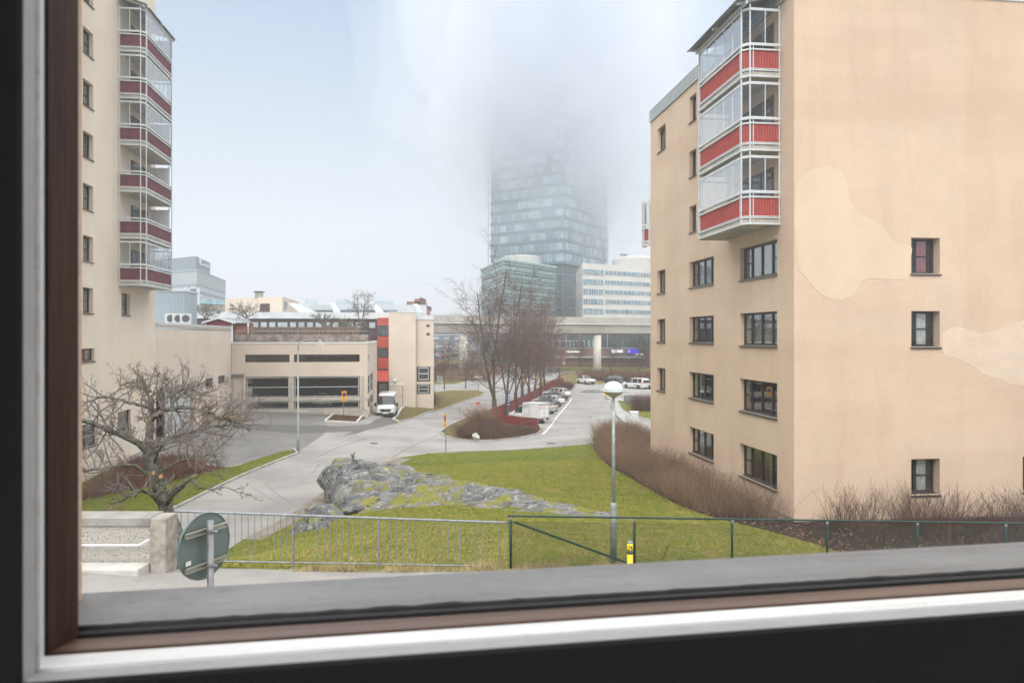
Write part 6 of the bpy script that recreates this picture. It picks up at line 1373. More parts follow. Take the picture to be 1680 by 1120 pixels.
# steel railing on the near street
def sample(pts, step): 
    out = []; 
    for i in range(len(pts)-1):
        a, b = Vector(pts[i]), Vector(pts[i+1]); k = max(1, round((b-a).length/step)); out += [a.lerp(b, j/k) for j in range(k)]
    return out+[Vector(pts[-1])]
def rz_(px): return -(838+(857-838)*(px-288)/548.0-HY)/FPX*RAILP(px)[1]   # top of the railing
ra = thing('steel_railing', 'galvanised steel railing with thin upright bars along the near street', 'railing', (RAILP(288)[0], RAILP(288)[1], rz_(288)-1.1)); O_ = ra.location.copy()
PX = np.linspace(286, 836, 56); tp_ = [Vector((*RAILP(p), rz_(p)))-O_ for p in PX]
MB().tube(tp_, .026, 8).build('top_rail', M_('steel'), ra, True); bt = [v-Vector((0, 0, 1.0)) for v in tp_]
MB().tube(bt[:52], .018, 8).build('bottom_rail', M_('steel'), ra, True)
Ltot = sum((tp_[i+1]-tp_[i]).length for i in range(55)); nb_ = int(Ltot/.128); dist = 0; q = MB()
def at_len(pl, s):
    for i in range(len(pl)-1):
        l = (pl[i+1]-pl[i]).length
        if s <= l: return pl[i].lerp(pl[i+1], s/l)
        s -= l
    return pl[-1]
for i in range(1, nb_):
    c = at_len(tp_, Ltot*i/nb_)
    if i % 14 == 4: continue
    q.tube([c, c-Vector((0, 0, 1.0 if i < nb_*.93 else 1.02))], .0075, 5)
q.build('bars', M_('steel'), ra)
for i in range(1, nb_):
    if i % 14 == 4: c = at_len(tp_, Ltot*i/nb_); MB().box(c.x-.018, c.x+.018, c.y-.03, c.y+.03, c.z-1.14, c.z-.02).build('post', M_('steel'), ra); MB().box(c.x-.07, c.x+.07, c.y-.06, c.y+.06, c.z-1.15, c.z-1.13).build('foot_plate', M_('steel'), ra)
# green mesh fence
def fz(px): return -(846+12*(px-836)/844-HY)/FPX*FENP(px)[1]
gf = thing('green_mesh_fence', 'dark green chain link fence with round posts on the lawn edge', 'fence', (FENP(836)[0], FENP(836)[1], fz(836)-1.2)); O_ = gf.location.copy()
PX = np.linspace(833, 1800, 40); tp2 = [Vector((*FENP(p), fz(p)))-O_ for p in PX]; MB().tube(tp2, .024, 8).build('top_rail', M_('green_steel'), gf, True)
for px in (838, 1041, 1201, 1357, 1505, 1650, 1795): c = Vector((*FENP(px), fz(px)))-O_; MB().tube([c-Vector((0, 0, 1.35)), c-Vector((0, 0, .03))], .030, 10).build('post', M_('green_steel'), gf, True); MB().lathe([(.035, -.05), (.035, .0), (.01, .02)], tuple(c-Vector((0, 0, .03))), 10).build('clamp', M_('steel'), gf)
a = Vector((*FENP(843), fz(843)-.13))-O_; b = Vector((*FENP(1040), fz(1040)-1.1))-O_; MB().tube([a, b], .026, 8).build('brace', M_('green_steel'), gf)
Lf = sum((tp2[i+1]-tp2[i]).length for i in range(39)); S = []; s_ = 0; hh = 1.02
cum = np.r_[0, np.cumsum([(tp2[i+1]-tp2[i]).length for i in range(39)])]; TA = np.array([tuple(v) for v in tp2])
def fpt(s, z): return (np.interp(s, cum, TA[:, 0]), np.interp(s, cum, TA[:, 1])-.035, np.interp(s, cum, TA[:, 2])-.12-z)
for s_ in np.arange(-hh, Lf, .055):
    for dr2 in (1, -1):
        u0, u1 = (s_, s_+hh) if dr2 > 0 else (s_+hh, s_); z0_, z1_ = 0, hh
        if u0 < 0 or u1 < 0 or u0 > Lf or u1 > Lf:
            lo, hi = max(0, min(u0, u1)), min(Lf, max(u0, u1)); f0, f1 = (lo-u0)/(u1-u0), (hi-u0)/(u1-u0)
            if f0 > f1: f0, f1 = f1, f0
            u0n = u0+(u1-u0)*f0; u1n = u0+(u1-u0)*f1; z0_, z1_ = hh*f0, hh*f1; u0, u1 = u0n, u1n
        S.append((*fpt(u0, z0_), *fpt(u1, z1_), .0031, .0031))
V, F = segs_mesh(S, 3); fast('wire_mesh', V, F, mat('green_wire', (.012, .05, .035), .5, .2), gf); q = MB()
for z in (.0, hh): q.tube([Vector(fpt(s, z)) for s in np.linspace(0, Lf, 30)], .003, 4)
q.build('tension_wire', mat('green_wire', (.03, .10, .06), .5), gf)
# concrete parapet with a handrail
cw_ = thing('concrete_parapet', 'weathered pebble-dashed concrete parapet with a square end pillar and thin handrail', 'wall', (-7, 14.3, -4.6))
g = NT('pebbledash'); co_ = g.coord(); v = g.n('ShaderNodeTexVoronoi'); v.inputs['Scale'].default_value = 38; g.l(co_, v.inputs['Vector']); k = g.n('ShaderNodeMapRange'); g.l(v.outputs['Distance'], k.inputs[0]); k.inputs[1].default_value = .15; k.inputs[2].default_value = .5
f = g.noise(co_, 2.2, 5, .7, .35, .65); col = g.mix(k.outputs[0], (.38, .36, .33), (.50, .48, .44)); col = g.mix(g.noise(co_, 24, 3, .8, .55, .63), col, (.13, .12, .11)); col = g.mix(g.math('MULTIPLY', f, .4), col, (.34, .32, .29)); g.base(col, .95); g.bump(v.outputs['Distance'], .7, .02); PEB = g.m
MB().box(-40, -.012, -.12, .3, -1.6, .93).build('panel', PEB, cw_); q = MB(); q.box(-40, .0, -.17, .42, .935, 1.08); q.box(-40, -.36, -.14, -.121, .93, .97); q.build('coping', M_('concrete_d'), cw_)
MB().box(-.02+.02, .31, -.17, .34, -1.6, 1.075).build('pillar', mat('stained_concrete', (.36, .33, .29), .95, 0, .35, 3.5, .4, 25), cw_, bevel=.02)
q = MB(); q.tube([(-40, -.30, .62), (-.15, -.30, .60), (.04, -.28, .70)], .018, 8)
for x in (-.25, -2.2, -4.2): q.tube([(x, -.12, .5), (x, -.30, .60)], .012, 5)
q.build('handrail', M_('white'), cw_)
MB().box(-40, .0, -.62, -.171, -.5, .24).build('kerb_ledge', mat('pale_ledge', (.56, .54, .50), .9, 0, .15, 3, .3, 20), cw_, bevel=.03)
# round sign seen from behind
rs_ = thing('round_road_sign', 'round road sign seen from behind on a steel pole, grey-green back', 'road sign', (0, 0, 0)); sc = P3(335, 895, 6.7); pc = P3(343, 895, 6.55); rs_.location = (pc.x, pc.y, -4.9)
o3 = Vector((pc.x, pc.y, -4.9)); ctr3 = sc-o3+Vector((0, .0, 0)); az = R(67)
Rm = Matrix.Translation(ctr3) @ Matrix.Rotation(az, 4, 'Z') @ Matrix.Rotation(R(90), 4, 'X')
MB().lathe([(.01, 0), (.290, 0), (.300, .004), (.302, .012), (.302, -.012), (.296, -.016), (.01, -.006)], (0, 0, 0), 48).xf(Rm).build('disc', mat('sign_back', (.155, .205, .195), .5, .15, .12, 3), rs_, False)
q = MB()
for y in (.145, -.165):
    q.box(-.235, .235, y-.022, y-.016, .014, .045); q.box(-.235, .235, y+.016, y+.022, .014, .045); q.box(-.235, .235, y-.022, y+.022, .012, .018)
q.xf(Rm).build('channel_bar', mat('bar_alu', (.42, .42, .36), .5, .3), rs_)
q = MB(); q.box(-.225, -.165, -.125, -.085, .013, .0145); q.xf(Rm).build('sticker', M_('white'), rs_)
off = Rm.to_3x3() @ Vector((0, 0, 1)); pp3 = Vector((ctr3.x, ctr3.y, 0))+Vector((off.x, off.y, 0))*.075
MB().tube([pp3, pp3+Vector((0, 0, ctr3.z+.235))], .030, 16).build('pole', mat('grey_pole', (.27, .28, .29), .5, .4, .2, 8), rs_, True)
MB().lathe([(.026, 0), (.030, 0), (.030, .004), (.026, .004)], (pp3.x, pp3.y, ctr3.z+.234), 16).build('pole_rim', M_('steel'), rs_)
q = MB()
for y in (.145, -.165): q.lathe([(.031, -.014), (.036, -.014), (.036, .014), (.031, .014)], (pp3.x, pp3.y, ctr3.z+y), 16); q.tube([pp3+Vector((.03, -.02, ctr3.z+y)), pp3+Vector((.075, -.02, ctr3.z+y))], .009, 6)
q.build('clamp', M_('steel'), rs_)
# bollard
bo = thing('yellow_bollard', 'yellow and black striped bollard beside the green fence brace', 'bollard', (P3(1033.5, 890, 15.2).x, 15.2, -5.3)); zt_ = P3(1033, 888, 15.2).z+5.3
YE = mat('yellow_band', (.75, .58, .02), .5, 0, .1, 6)
MB().lathe([(.062, -.1), (.062, zt_-.25), ], (0, 0, 0), 20).build('lower_band', YE, bo, True); MB().lathe([(.064, zt_-.25), (.064, zt_-.17)], (0, 0, 0), 20).build('black_band', mat('grey_band', (.07, .07, .075), .6), bo, True)
MB().lathe([(.063, zt_-.17), (.063, zt_-.03)], (0, 0, 0), 20).build('upper_band', YE, bo, True); MB().lathe([(.063, zt_-.03), (.060, zt_), (.045, zt_+.004)], (0, 0, 0), 20).build('cap', M_('steel'), bo, True)
q = MB(); q.box(-.03, -.01, -.068, -.06, zt_-.09, zt_-.06); q.box(.005, .035, -.068, -.06, zt_-.12, zt_-.08); q.build('marking', M_('rubber'), bo)
# dome lamp post
lp = thing('dome_lamp_post', 'tall grey lamp post with a white domed lantern standing on the lawn', 'lamp post', (0, 0, 0)); Ld = 17.6; b = P3(1006.5, 0, Ld); zb_ = H(b.x, Ld); lp.location = (b.x, Ld, zb_)
zl = P3(0, 649, Ld).z-zb_; zj = P3(0, 824, Ld).z-zb_; LPm = mat('lamp_post_grey', (.33, .37, .345), .5, .3, .22, 5)
MB().lathe([(.082, -.2), (.080, zj-.06), (.072, zj-.02), (.055, zj)], (0, 0, 0), 18).build('lower_pole', LPm, lp, True); MB().lathe([(.046, zj), (.036, zl)], (0, 0, 0), 14).build('upper_pole', LPm, lp, True)
MB().lathe([(.05, zl-.04), (.12, zl+.00), (.20, zl+.05), (.235, zl+.09)], (0, 0, 0), 32).build('bowl', mat('yellowed_bowl', (.34, .31, .16), .4), lp, True)
MB().lathe([(.236, zl+.085), (.275, zl+.09), (.285, zl+.11), (.275, zl+.14), (.236, zl+.142)], (0, 0, 0), 32).build('rim', mat('lamp_rim', (.42, .48, .45), .5), lp, True)
MB().lathe([(.237, zl+.14), (.225, zl+.20), (.19, zl+.265), (.13, zl+.32), (.06, zl+.345), (.004, zl+.35)], (0, 0, 0), 32).build('dome', mat('dome_white', (.78, .79, .78), .35, 0, .05, 8), lp, True)
# tall street lamp with a curved arm
sl_ = thing('street_lamp', 'tall grey street lamp with a curved arm at the kerb of the road', 'street lamp', on(489, 741)); zb_ = sl_.location.z; y_ = sl_.location.y
Z = lambda py: -(py-HY)/FPX*y_-zb_; Xp = lambda px: (px-CX)/FPX*y_-sl_.location.x
MB().tube([(0, 0, -.2), (0, 0, 1.2), (0, 0, 1.25), (0, 0, Z(575))], [.11, .10, .075, .055], 10).build('pole', LPm, sl_, True)
MB().tube([(0, 0, Z(576)), (.01, 0, Z(566)), (.18, 0, Z(560)), (.55, 0, Z(557.5)), (Xp(526), 0, Z(556))], [.05, .045, .04, .035, .03], 8).build('arm', LPm, sl_, True)
q = MB(); x_ = Xp(525); q.extrude([(x_-.28, -.14, Z(566.5)), (x_+.28, -.14, Z(566.5)), (x_+.14, -.14, Z(560)), (x_-.14, -.14, Z(560))], (0, .28, 0)); q.box(x_-.04, x_+.04, -.04, .04, Z(560), Z(555.5)); q.build('lantern', mat('lantern_grey', (.55, .58, .60), .4), sl_)
def pole_lamp(label, px, py, ytop, d=None, arms=1, ln=12, name='street_lamp', m=None, r=.07, ylift=0):
    g_ = G(px, py) if d is None else ((px-CX)/FPX*d, d); z = H(*g_) if d is None else ZZ(py, d)
    t = thing(name, label, 'street lamp', (g_[0], g_[1], z)); top = ZZ(ytop, g_[1])-z; s = g_[1]/FPX; m = m or LPm
    MB().tube([(0, 0, -.2), (0, 0, top*.96)], [r, r*.6], 8).build('pole', m, t, True)
    for k in range(arms):
        sg_ = 1 if k == 0 else -1; e = (sg_*ln*s, 0, top); MB().tube([(0, 0, top*.955), (sg_*ln*s*.35, 0, top*.99), e], r*.5, 6).build('arm', m, t)
        MB().box(e[0]-.35, e[0]+.35, -.15, .15, top-.12, top+.06).build('lantern', mat('lantern_grey', (.55, .58, .60), .4), t, bevel=.04)
    return t
pole_lamp('pale blue-grey street lamp at the corner of the stair tower', 711.5, 667, 568, ln=8, m=mat('blue_grey_pole', (.34, .40, .45), .5, .3))
pole_lamp('slender street lamp standing behind the right viaduct pillar', 1024, 602, 558, 200, ln=5)
pole_lamp('dark double-armed lamp at the far hedge', 1049, 622, 581, ln=4, arms=2, m=M_('dark'))
pole_lamp('thin dark lamp rising from the hedge behind the dark car', 1003.5, 616, 578, d=150, ln=3, m=M_('dark'), r=.09)
pole_lamp('low double lamp under the viaduct behind the young trees', 784.5, 642, 618, ln=4, arms=2, m=LPm)
pole_lamp('small grey lamp before the brick wall under the canopy', 1013, 598, 586, d=205, ln=2, r=.05); pole_lamp('short white-headed lamp before the brick wall on the right', 1030, 597, 587.5, d=204, ln=1, r=.05)
# parking signs
def sign_post(label, px, py, ytop, kind, rz=0, name='parking_sign'):
    g_ = G(px, py); z = H(*g_); t = thing(name, label, 'road sign', (g_[0], g_[1], z), rz); s = g_[1]/FPX; top = ZZ(ytop, g_[1])-z
    MB().tube([(0, 0, -.1), (0, 0, top)], .032, 8).build('pole', mat('green_grey_pole', (.15, .19, .19), .5, .3), t, True)
    OR = mat('sign_orange', (.80, .42, .02), .5, 0, .06, 4); BL = mat('sign_blue', (.03, .07, .26), .5, 0, .06, 4); RD = mat('sign_red', (.6, .04, .02), .5, 0, .06, 4)
    if kind == 'parking':
        MB().box(-.26, .26, -.06, -.04, top-.72, top-.02).build('plate', OR, t); D_ = MB().lathe([(.01, 0), (.22, 0), (.22, .006), (.01, .006)], (0, 0, 0), 24).xf(Matrix.Translation((0, -.061, top-.34)) @ Matrix.Rotation(R(90), 4, 'X')); D_.build('blue_disc', BL, t)
        MB().lathe([(.185, 0), (.225, 0), (.225, .010), (.185, .010)], (0, 0, 0), 24, True).xf(Matrix.Translation((0, -.061, top-.34)) @ Matrix.Rotation(R(90), 4, 'X')).build('red_ring', RD, t)
        q = MB(); q.bar((-.14, -.072, top-.20), (.14, -.072, top-.48), .035, .008); q.build('red_bar', RD, t)
        MB().box(-.26, .26, -.06, -.04, top-.98, top-.74).build('lower_plate', OR, t)
        q = MB(); q.box(-.2, .2, -.066, -.061, top-.83, top-.79); q.box(-.2, .2, -.066, -.061, top-.92, top-.88); q.build('lettering', RD, t)
    elif kind == 'flag': MB().box(-.42, .0, -.02, .02, top-.30, top-.02).build('red_flag_plate', RD, t)
    elif kind == 'blue': MB().box(-.11, .11, -.05, -.03, top-1.75, top-.25).build('blue_plate', BL, t); q = MB(); [q.box(-.06, .06, -.056, -.051, top-.55-i*.34, top-.42-i*.34) for i in range(4)]; q.build('lettering', M_('white'), t)
    elif kind == 'orange': MB().box(-.02, .36, -.12, .12, top-.08, top+.14).build('amber_lamp', mat('amber', (.75, .30, .04), .4), t); MB().box(-.09, .09, -.05, -.03, top-1.9, top-1.3).build('blue_plate', BL, t)
    elif kind == 'round': MB().lathe([(.01, 0), (.4, 0), (.4, .03), (.01, .03)], (0, 0, 0), 20).xf(Matrix.Translation((0, -.08, top-.4)) @ Matrix.Rotation(R(90), 4, 'X')).build('disc', BL, t)
    elif kind == 'red_round': MB().lathe([(.01, 0), (.5, 0), (.5, .03), (.01, .03)], (0, 0, 0), 20).xf(Matrix.Translation((0, -.08, top-.5)) @ Matrix.Rotation(R(90), 4, 'X')).build('disc', mat('red_orange_disc', (.65, .14, .04), .5), t); MB().box(-.35, .35, -.06, -.02, top-1.7, top-1.15).build('plate', M_('white'), t)
    elif kind == 'marker':
        MB().box(-.18, .18, -.06, -.03, top-.85, top).build('yellow_plate', OR, t); MB().lathe([(.01, 0), (.12, 0), (.12, .01), (.01, .01)], (0, 0, 0), 14).xf(Matrix.Translation((0, -.062, top-.3)) @ Matrix.Rotation(R(90), 4, 'X')).build('blue_disc', BL, t)
    return t
sign_post('no-parking sign with an orange plate standing in the triangular leaf bed', 564, 690, 641, 'parking', R(48))
sign_post('no-parking sign seen edge-on where the side street meets the road', 731.5, 741, 678, 'parking', R(-68))
sign_post('small red flag-like sign on a thin pole above the island bushes', 787, 692, 659, 'flag', name='marker_post')
sign_post('tall narrow blue parking sign nearest the box van', 834, 692, 641, 'blue', R(20), 'parking_meter_sign')
sign_post('pole with an amber lamp, nearer of two by the red fence', 858.5, 679, 625.5, 'orange', name='lamp_sign_pole')
sign_post('pole with an amber lamp, farther of two by the red fence', 878, 665, 619.5, 'orange', name='lamp_sign_pole')
sign_post('small yellow and white marker sign at the far pavement corner', 993, 655, 640, 'marker', name='marker_sign')
sign_post('round blue sign at the far road left of the tree', 903, 622, 604, 'round', name='round_blue_sign'); sign_post('round dark blue sign at the far road beside the tree trunk', 914, 622, 604, 'round', name='round_blue_sign')
sign_post('round orange-red sign in front of the right thin viaduct pillar', 925, 610, 586, 'red_round', name='round_red_sign')
ub = thing('utility_cabinet', 'grey metal utility cabinet beside the far pavement', 'cabinet', on(1039, 661)); MB().box(-1.3, 1.3, -.6, .6, -.1, 1.15).build('cabinet_body', mat('cabinet_grey', (.27, .29, .31), .5, .2), ub, bevel=.03); MB().box(-1.36, 1.36, -.66, .66, 1.155, 1.25).build('lid', mat('cabinet_lid', (.4, .42, .44), .5), ub); MB().box(-.02, .02, -.63, -.601, .05, 1.1).build('door_seam', M_('dark'), ub)
uc = thing('small_grey_box', 'small pale grey box at the edge of the brown shrubs by the pavement', 'box', on(1040, 686)); MB().box(-.45, .45, -.35, .35, -.1, .72).build('box_body', M_('alu'), uc, bevel=.02); MB().box(-.5, .5, -.4, .4, .722, .80).build('lid', M_('white'), uc)
ug_ = thing('utility_cabinet', 'dark grey cabinet on the bank under the viaduct', 'cabinet', on(723, 628)); MB().box(-.7, .7, -.4, .4, -.1, 1.3).build('cabinet_body', M_('concrete_d'), ug_, bevel=.03); MB().box(-.74, .74, -.44, .44, 1.302, 1.38).build('lid', M_('concrete'), ug_)
gh = Vector(G(1010, 617)); pi_ = thing('gravel_heap', 'low dark heap of gravel at the mouth of the far parking area', 'heap', on(973, 643)); MB().lathe([(2.6, -.1), (1.9, .14), (1.0, .36), (.2, .44)], (0, 0, 0), 24).build('heap', mat('dark_gravel', (.14, .14, .15), .95, 0, .4, 2, .8, 10), pi_, True)
for px_, py_, lb_ in ((968, 684, 'round dark manhole cover in the parking aisle'), (905, 727, 'round iron manhole cover in the side street below the island'), (612, 727, 'round iron manhole cover in the main road beyond the rock')):
    mh = thing('manhole_cover', lb_, 'manhole cover', on(px_, py_)); MB().lathe([(.01, .0), (.33, .0), (.33, .022), (.01, .024)], (0, 0, 0), 24).build('iron_lid', mat('cast_iron', (.07, .07, .07), .7, .3, .3, 20), mh); MB().lathe([(.335, .0), (.40, .0), (.40, .018), (.335, .018)], (0, 0, 0), 24, True).build('iron_rim', mat('cast_iron_rim', (.13, .13, .125), .7, .2), mh)
# loading bay oddments by the annex door
pal = thing('timber_stack', 'small stack of pale timber boards on the ground by the annex wall', 'timber stack', on(372, 690)); 
for i in range(4): MB().box(-1.2+i*.05, 1.1+i*.08, -.4, .3, i*.11, i*.11+.08).build('board', mat('pale_timber', (.45, .31, .16), .8, 0, .3, 3), pal)
pl2 = thing('cardboard_stack', 'pile of brown cardboard and a blue crate beside the roller door', 'boxes', on(336, 693)); MB().box(-.5, .3, -.4, .4, 0, 1.5).build('cardboard', mat('cardboard', (.38, .24, .14), .9, 0, .2, 3), pl2, bevel=.02); MB().box(-.9, -.5, -.3, .3, 0, .35).build('crate', mat('blue_crate', (.03, .08, .35), .6), pl2, bevel=.02)
hb_ = thing('handrail_gate', 'thin entrance handrail with an orange bar beside the delivery van', 'handrail', on(654, 668)); 
for x in (-.5, .5): MB().tube([(x, 0, 0), (x, 0, 2.6 if x > 0 else 1.4)], .03, 6).build('post', M_('dark'), hb_)
MB().tube([(-1.3, 0, 1.35), (.5, 0, 1.35)], .05, 6).build('orange_bar', mat('orange_bar', (.7, .17, .05), .5), hb_)
# a twig on the lawn
tg = thing('fallen_branch', 'thin dark forked branch stuck in the lawn behind the mesh fence', 'branch', (0, 0, 0)); a = Vector((*G(1086, 919), 0)); a.z = H(a.x, a.y); tg.location = a
q = MB(); q.tube([(0, 0, -.02), (.09, .02, .18), (.15, .03, .34), (.16, .02, .42)], [.010, .008, .006, .003], 6); q.tube([(.13, .02, .26), (.10, .02, .36), (.17, .02, .27)], [.006, .004, .003], 5); q.build('twig', M_('rubber'), tg)
# distant parked cars on the slope under the viaduct
dc = None
rg = random.Random(8); cols = [((.6, .6, .6), 'white'), ((.3, .31, .33), 'silver'), ((.03, .04, .06), 'dark'), ((.35, .04, .03), 'red'), ((.05, .1, .35), 'blue')]
pos = [(0, 'blue', 714, 250), (1, 'white', 722, 262), (2, 'red', 729, 255), (3, 'silver', 720, 285), (4, 'white', 744, 270), (5, 'dark', 751, 262)]
for i, cn_, px, d in pos:
    c = dict((b, a) for a, b in cols)[cn_]; x = (px-CX)/FPX*d
    t = thing('distant_car', {0: 'tiny distant blue car beside the stair tower', 1: 'tiny distant white car between stair tower and pillar', 2: 'tiny distant red car left of the thin pillar', 3: 'tiny distant silver car farthest up the slope', 4: 'tiny distant white car between the two left pillars', 5: 'tiny distant dark car beside the thick left pillar'}[i], 'car', (x, d, H(x, d)-.02), rg.uniform(-.3, .3), 'distant cars under the viaduct')
    loft_body(t, [(2.2, .3, .6, .7, .7, .6), (2.1, .22, .7, .8, .86, .74), (1.1, .2, .9, .98, .9, .76, 'w'), (.4, .2, .95, 1.43, .9, .6, 's'), (-1.7, .2, .97, 1.40, .9, .58, 'w'), (-2.1, .24, .97, 1.0, .86, .7), (-2.2, .4, .6, .65, .8, .66)], paint('far_paint_'+cn_, c)); wheels(t, 1.4, -1.35, .9)
# ================================================================== the window we look through, its room and the house wall round it
AL = math.atan(1200/7027.0); WU = Vector((math.cos(AL), math.sin(AL))); 
A0 = Vector(((38-CX)/FPX*.345, .345))
wf = thing('window_frame', 'open view window with dark stained wood, white inner frame and grey metal outer sill', 'window', (A0.x, A0.y, 0), AL, zabs=False)
def wz(py, n):   # height of a level seen at column 1000 in row py when n behind the inner face
    k = (1000-CX)/FPX; d = 1.0
    # local point (u, n): world = A0 + u*WU + n*Nv ; find depth at column 1000
    Nv = Vector((-WU.y, WU.x)); B = A0+Nv*n; u = (k*B.y-B.x)/(WU.x-k*WU.y); return -(py-HY)/FPX*(B.y+u*WU.y)
def jx(px, n):   # local u of something seen at column px when n behind the inner face
    Nv = Vector((-WU.y, WU.x)); B = A0+Nv*n; k = (px-CX)/FPX; return (k*B.y-B.x)/(WU.x-k*WU.y)
nF, nE, nD, nC = 0.0, .012, .030, .052
lv = [(nF, wz(1048, nF)), (nE, wz(1035, nE)), (nD, wz(1012, nD)), (nC, wz(989, nC))]
ju = [(nF, jx(39, nF)), (nE, jx(60, nE)), (nD, jx(74, nD)), (nC, jx(127, nC))]
WR, WT = 1.35, 1.0
def ring(name, m, n0, n1, a0, b0, a1, b1, th=.05, parent=wf, bev=0):
    """a rebated frame ring: bottom, left, right and top members; (a=left edge, b=bottom level) at n0 and at n1"""
    q = MB(); r0, r1 = WR-a0+0, WR-a1; t0, t1 = WT-b0-.15, WT-b1-.15
    r0, r1, t0, t1 = WR-(a0-ju[0][1]), WR-(a1-ju[0][1]), WT-(b0-lv[0][1]), WT-(b1-lv[0][1])
    i0 = [(a0, n0, b0), (r0, n0, b0), (r0, n0, t0), (a0, n0, t0)]; i1 = [(a1, n1, b1), (r1, n1, b1), (r1, n1, t1), (a1, n1, t1)]
    o0 = [(a0-th, n0, b0-th), (r0+th, n0, b0-th), (r0+th, n0, t0+th), (a0-th, n0, t0+th)]; o1 = [(a0-th, n1, b0-th), (r0+th, n1, b0-th), (r0+th, n1, t0+th), (a0-th, n1, t0+th)]
    for i in range(4):
        j = (i+1) % 4; q.quad(i0[i], i0[j], i1[j], i1[i]); q.quad(o0[i], o0[j], i0[j], i0[i]); q.quad(i1[i], i1[j], o1[j], o1[i]); q.quad(o1[i], o1[j], o0[j], o0[i])
    return q.build(name, m, parent)
wp_ = NT('inner_frame_paint'); c1 = wp_.noise(wp_.coord((8, 8, 8)), 9, 5, .8, .62, .70); c2 = wp_.noise(wp_.coord((2, 30, 30)), 4, 4, .6, .4, .7)
wp_.base(wp_.mix(wp_.math('MULTIPLY', c1, .55), wp_.mix(c2, (.93, .93, .93), (.80, .80, .79)), (.25, .24, .22)), .38); wp_.bump(c2, .2, .001); WP = wp_.m; WG = mat('inner_frame_grey', (.42, .42, .42), .45, 0, .08, 30)
wo_ = NT('stained_wood'); co_ = wo_.coord((1, 1, 1)); n_ = wo_.noise(wo_.coord((3, 60, 60)), 1.2, 5, .7, .3, .7); wo_.base(wo_.mix(n_, (.10, .052, .034), (.20, .125, .09)), .42, 0, .4); wo_.bump(n_, .3, .002); WOOD = wo_.m
wv_ = NT('stained_wood_upright'); n_ = wv_.noise(wv_.coord((60, 60, 3)), 1.2, 5, .7, .3, .7); wv_.base(wv_.mix(n_, (.035, .016, .011), (.075, .036, .024)), .5, 0, .3); wv_.bump(n_, .3, .002); WOODV = wv_.m
ring('inner_frame_lip', WG, nF, nE-.0015, ju[0][1], lv[0][1], ju[1][1], lv[1][1])
ring('gasket_groove', M_('rubber'), nE-.0012, nE+.0012, ju[1][1]-.0025, lv[1][1]-.0025, ju[1][1]-.0025, lv[1][1]-.0025, .04)
ring('inner_frame', WP, nE+.0015, nD-.001, ju[1][1]+.001, lv[1][1]+.001, ju[2][1], lv[2][1])
ring('gasket', M_('rubber'), nD-.0008, nD+.0016, ju[2][1]-.001, lv[2][1]-.001, ju[2][1]-.001, lv[2][1]-.001, .04)
wr_ = ring('wood_sash', WOOD, nD+.0018, nC, ju[2][1]+.0005, lv[2][1]+.0005, ju[3][1]-.001, lv[3][1]-.001)
# upright stile in its own grain, colour darkened to offset sun in the room
q = MB(); a0, b0, a1, b1 = ju[2][1]+.001, lv[2][1]+.001, ju[3][1], lv[3][1]; tt = WT-(b0-lv[0][1])
q.quad((a0, nD+.0013, b0), (a1+.0006, nC-.0004, b1), (a1+.0006, nC-.0004, tt), (a0, nD+.0013, tt)); q.add([(a0, nD+.0013, b0), (a0-.02, nD+.0013, b0-.02), (a0-.02, nD+.0013, tt), (a0, nD+.0013, tt)], [(0, 1, 2, 3)])
q.build('wood_stile', WOODV, wf)
gl_ = MB(); gl_.quad((a0-.004, nC+.004, b1-.01), (WR, nC+.004, b1-.01), (WR, nC+.004, WT), (a0-.004, nC+.004, WT)); gl_.build('glass_pane', glass_mat('clear_window_glass', (.985, .99, .99), .8, .0, .0), wf)
ring('outer_gasket', M_('rubber'), nC+.006, nC+.012, jx(125.5, nC+.006), wz(985, nC+.006), jx(128.5, nC+.012), wz(978, nC+.012), .03)
rg = random.Random(17); q = MB(); pts = []; rs = []; u = jx(122, nC+.010)      # uneven bead of old black sealant on the sill
nw = 0
while u < WR:
    nw = nw*.7+rg.uniform(-.00025, .00025); pts.append((u, nC+.0125, wz(978, nC+.0125)+.0006+nw)); rs.append(.0014+abs(nw)*.9+rg.uniform(0, .0004)); u += rg.uniform(.004, .009)
q.tube(pts, rs, 6); q.build('sealant_bead', M_('rubber'), wf, True)
# outer metal sill, sloping away
nB, nA = nC+.0125, nC+.105
zB, zA = wz(977, nB), wz(925.5, nA)
sm = NT('grey_sill_metal'); co_ = sm.coord(); f = sm.noise(co_, 9, 5, .7, .3, .7); f2 = sm.noise(co_, 60, 3, .8, .58, .64); f3 = sm.noise(sm.coord((1, 4, 1)), 5, 4, .6, .5, .8); col = sm.mix(f, (.165, .165, .165), (.22, .22, .22)); col = sm.mix(sm.math('MULTIPLY', f2, .35), col, (.09, .09, .09)); col = sm.mix(sm.math('MULTIPLY', f3, .3), col, (.28, .28, .28)); sm.base(col, .55, .1, .4)
q = MB(); q.add([(-.12, nB, zB), (WR+.1, nB, zB), (WR+.1, nA, zA), (-.12, nA, zA), (-.12, nB, zB-.004), (WR+.1, nB, zB-.004), (WR+.1, nA, zA-.004), (-.12, nA, zA-.004)], [(0, 1, 2, 3), (7, 6, 5, 4), (3, 2, 6, 7), (0, 3, 7, 4), (1, 5, 6, 2), (0, 4, 5, 1)])
q.box(-.12, WR+.1, nA-.003, nA, zA-.03, zA-.0042); q.build('outer_sill', sm.m, wf)
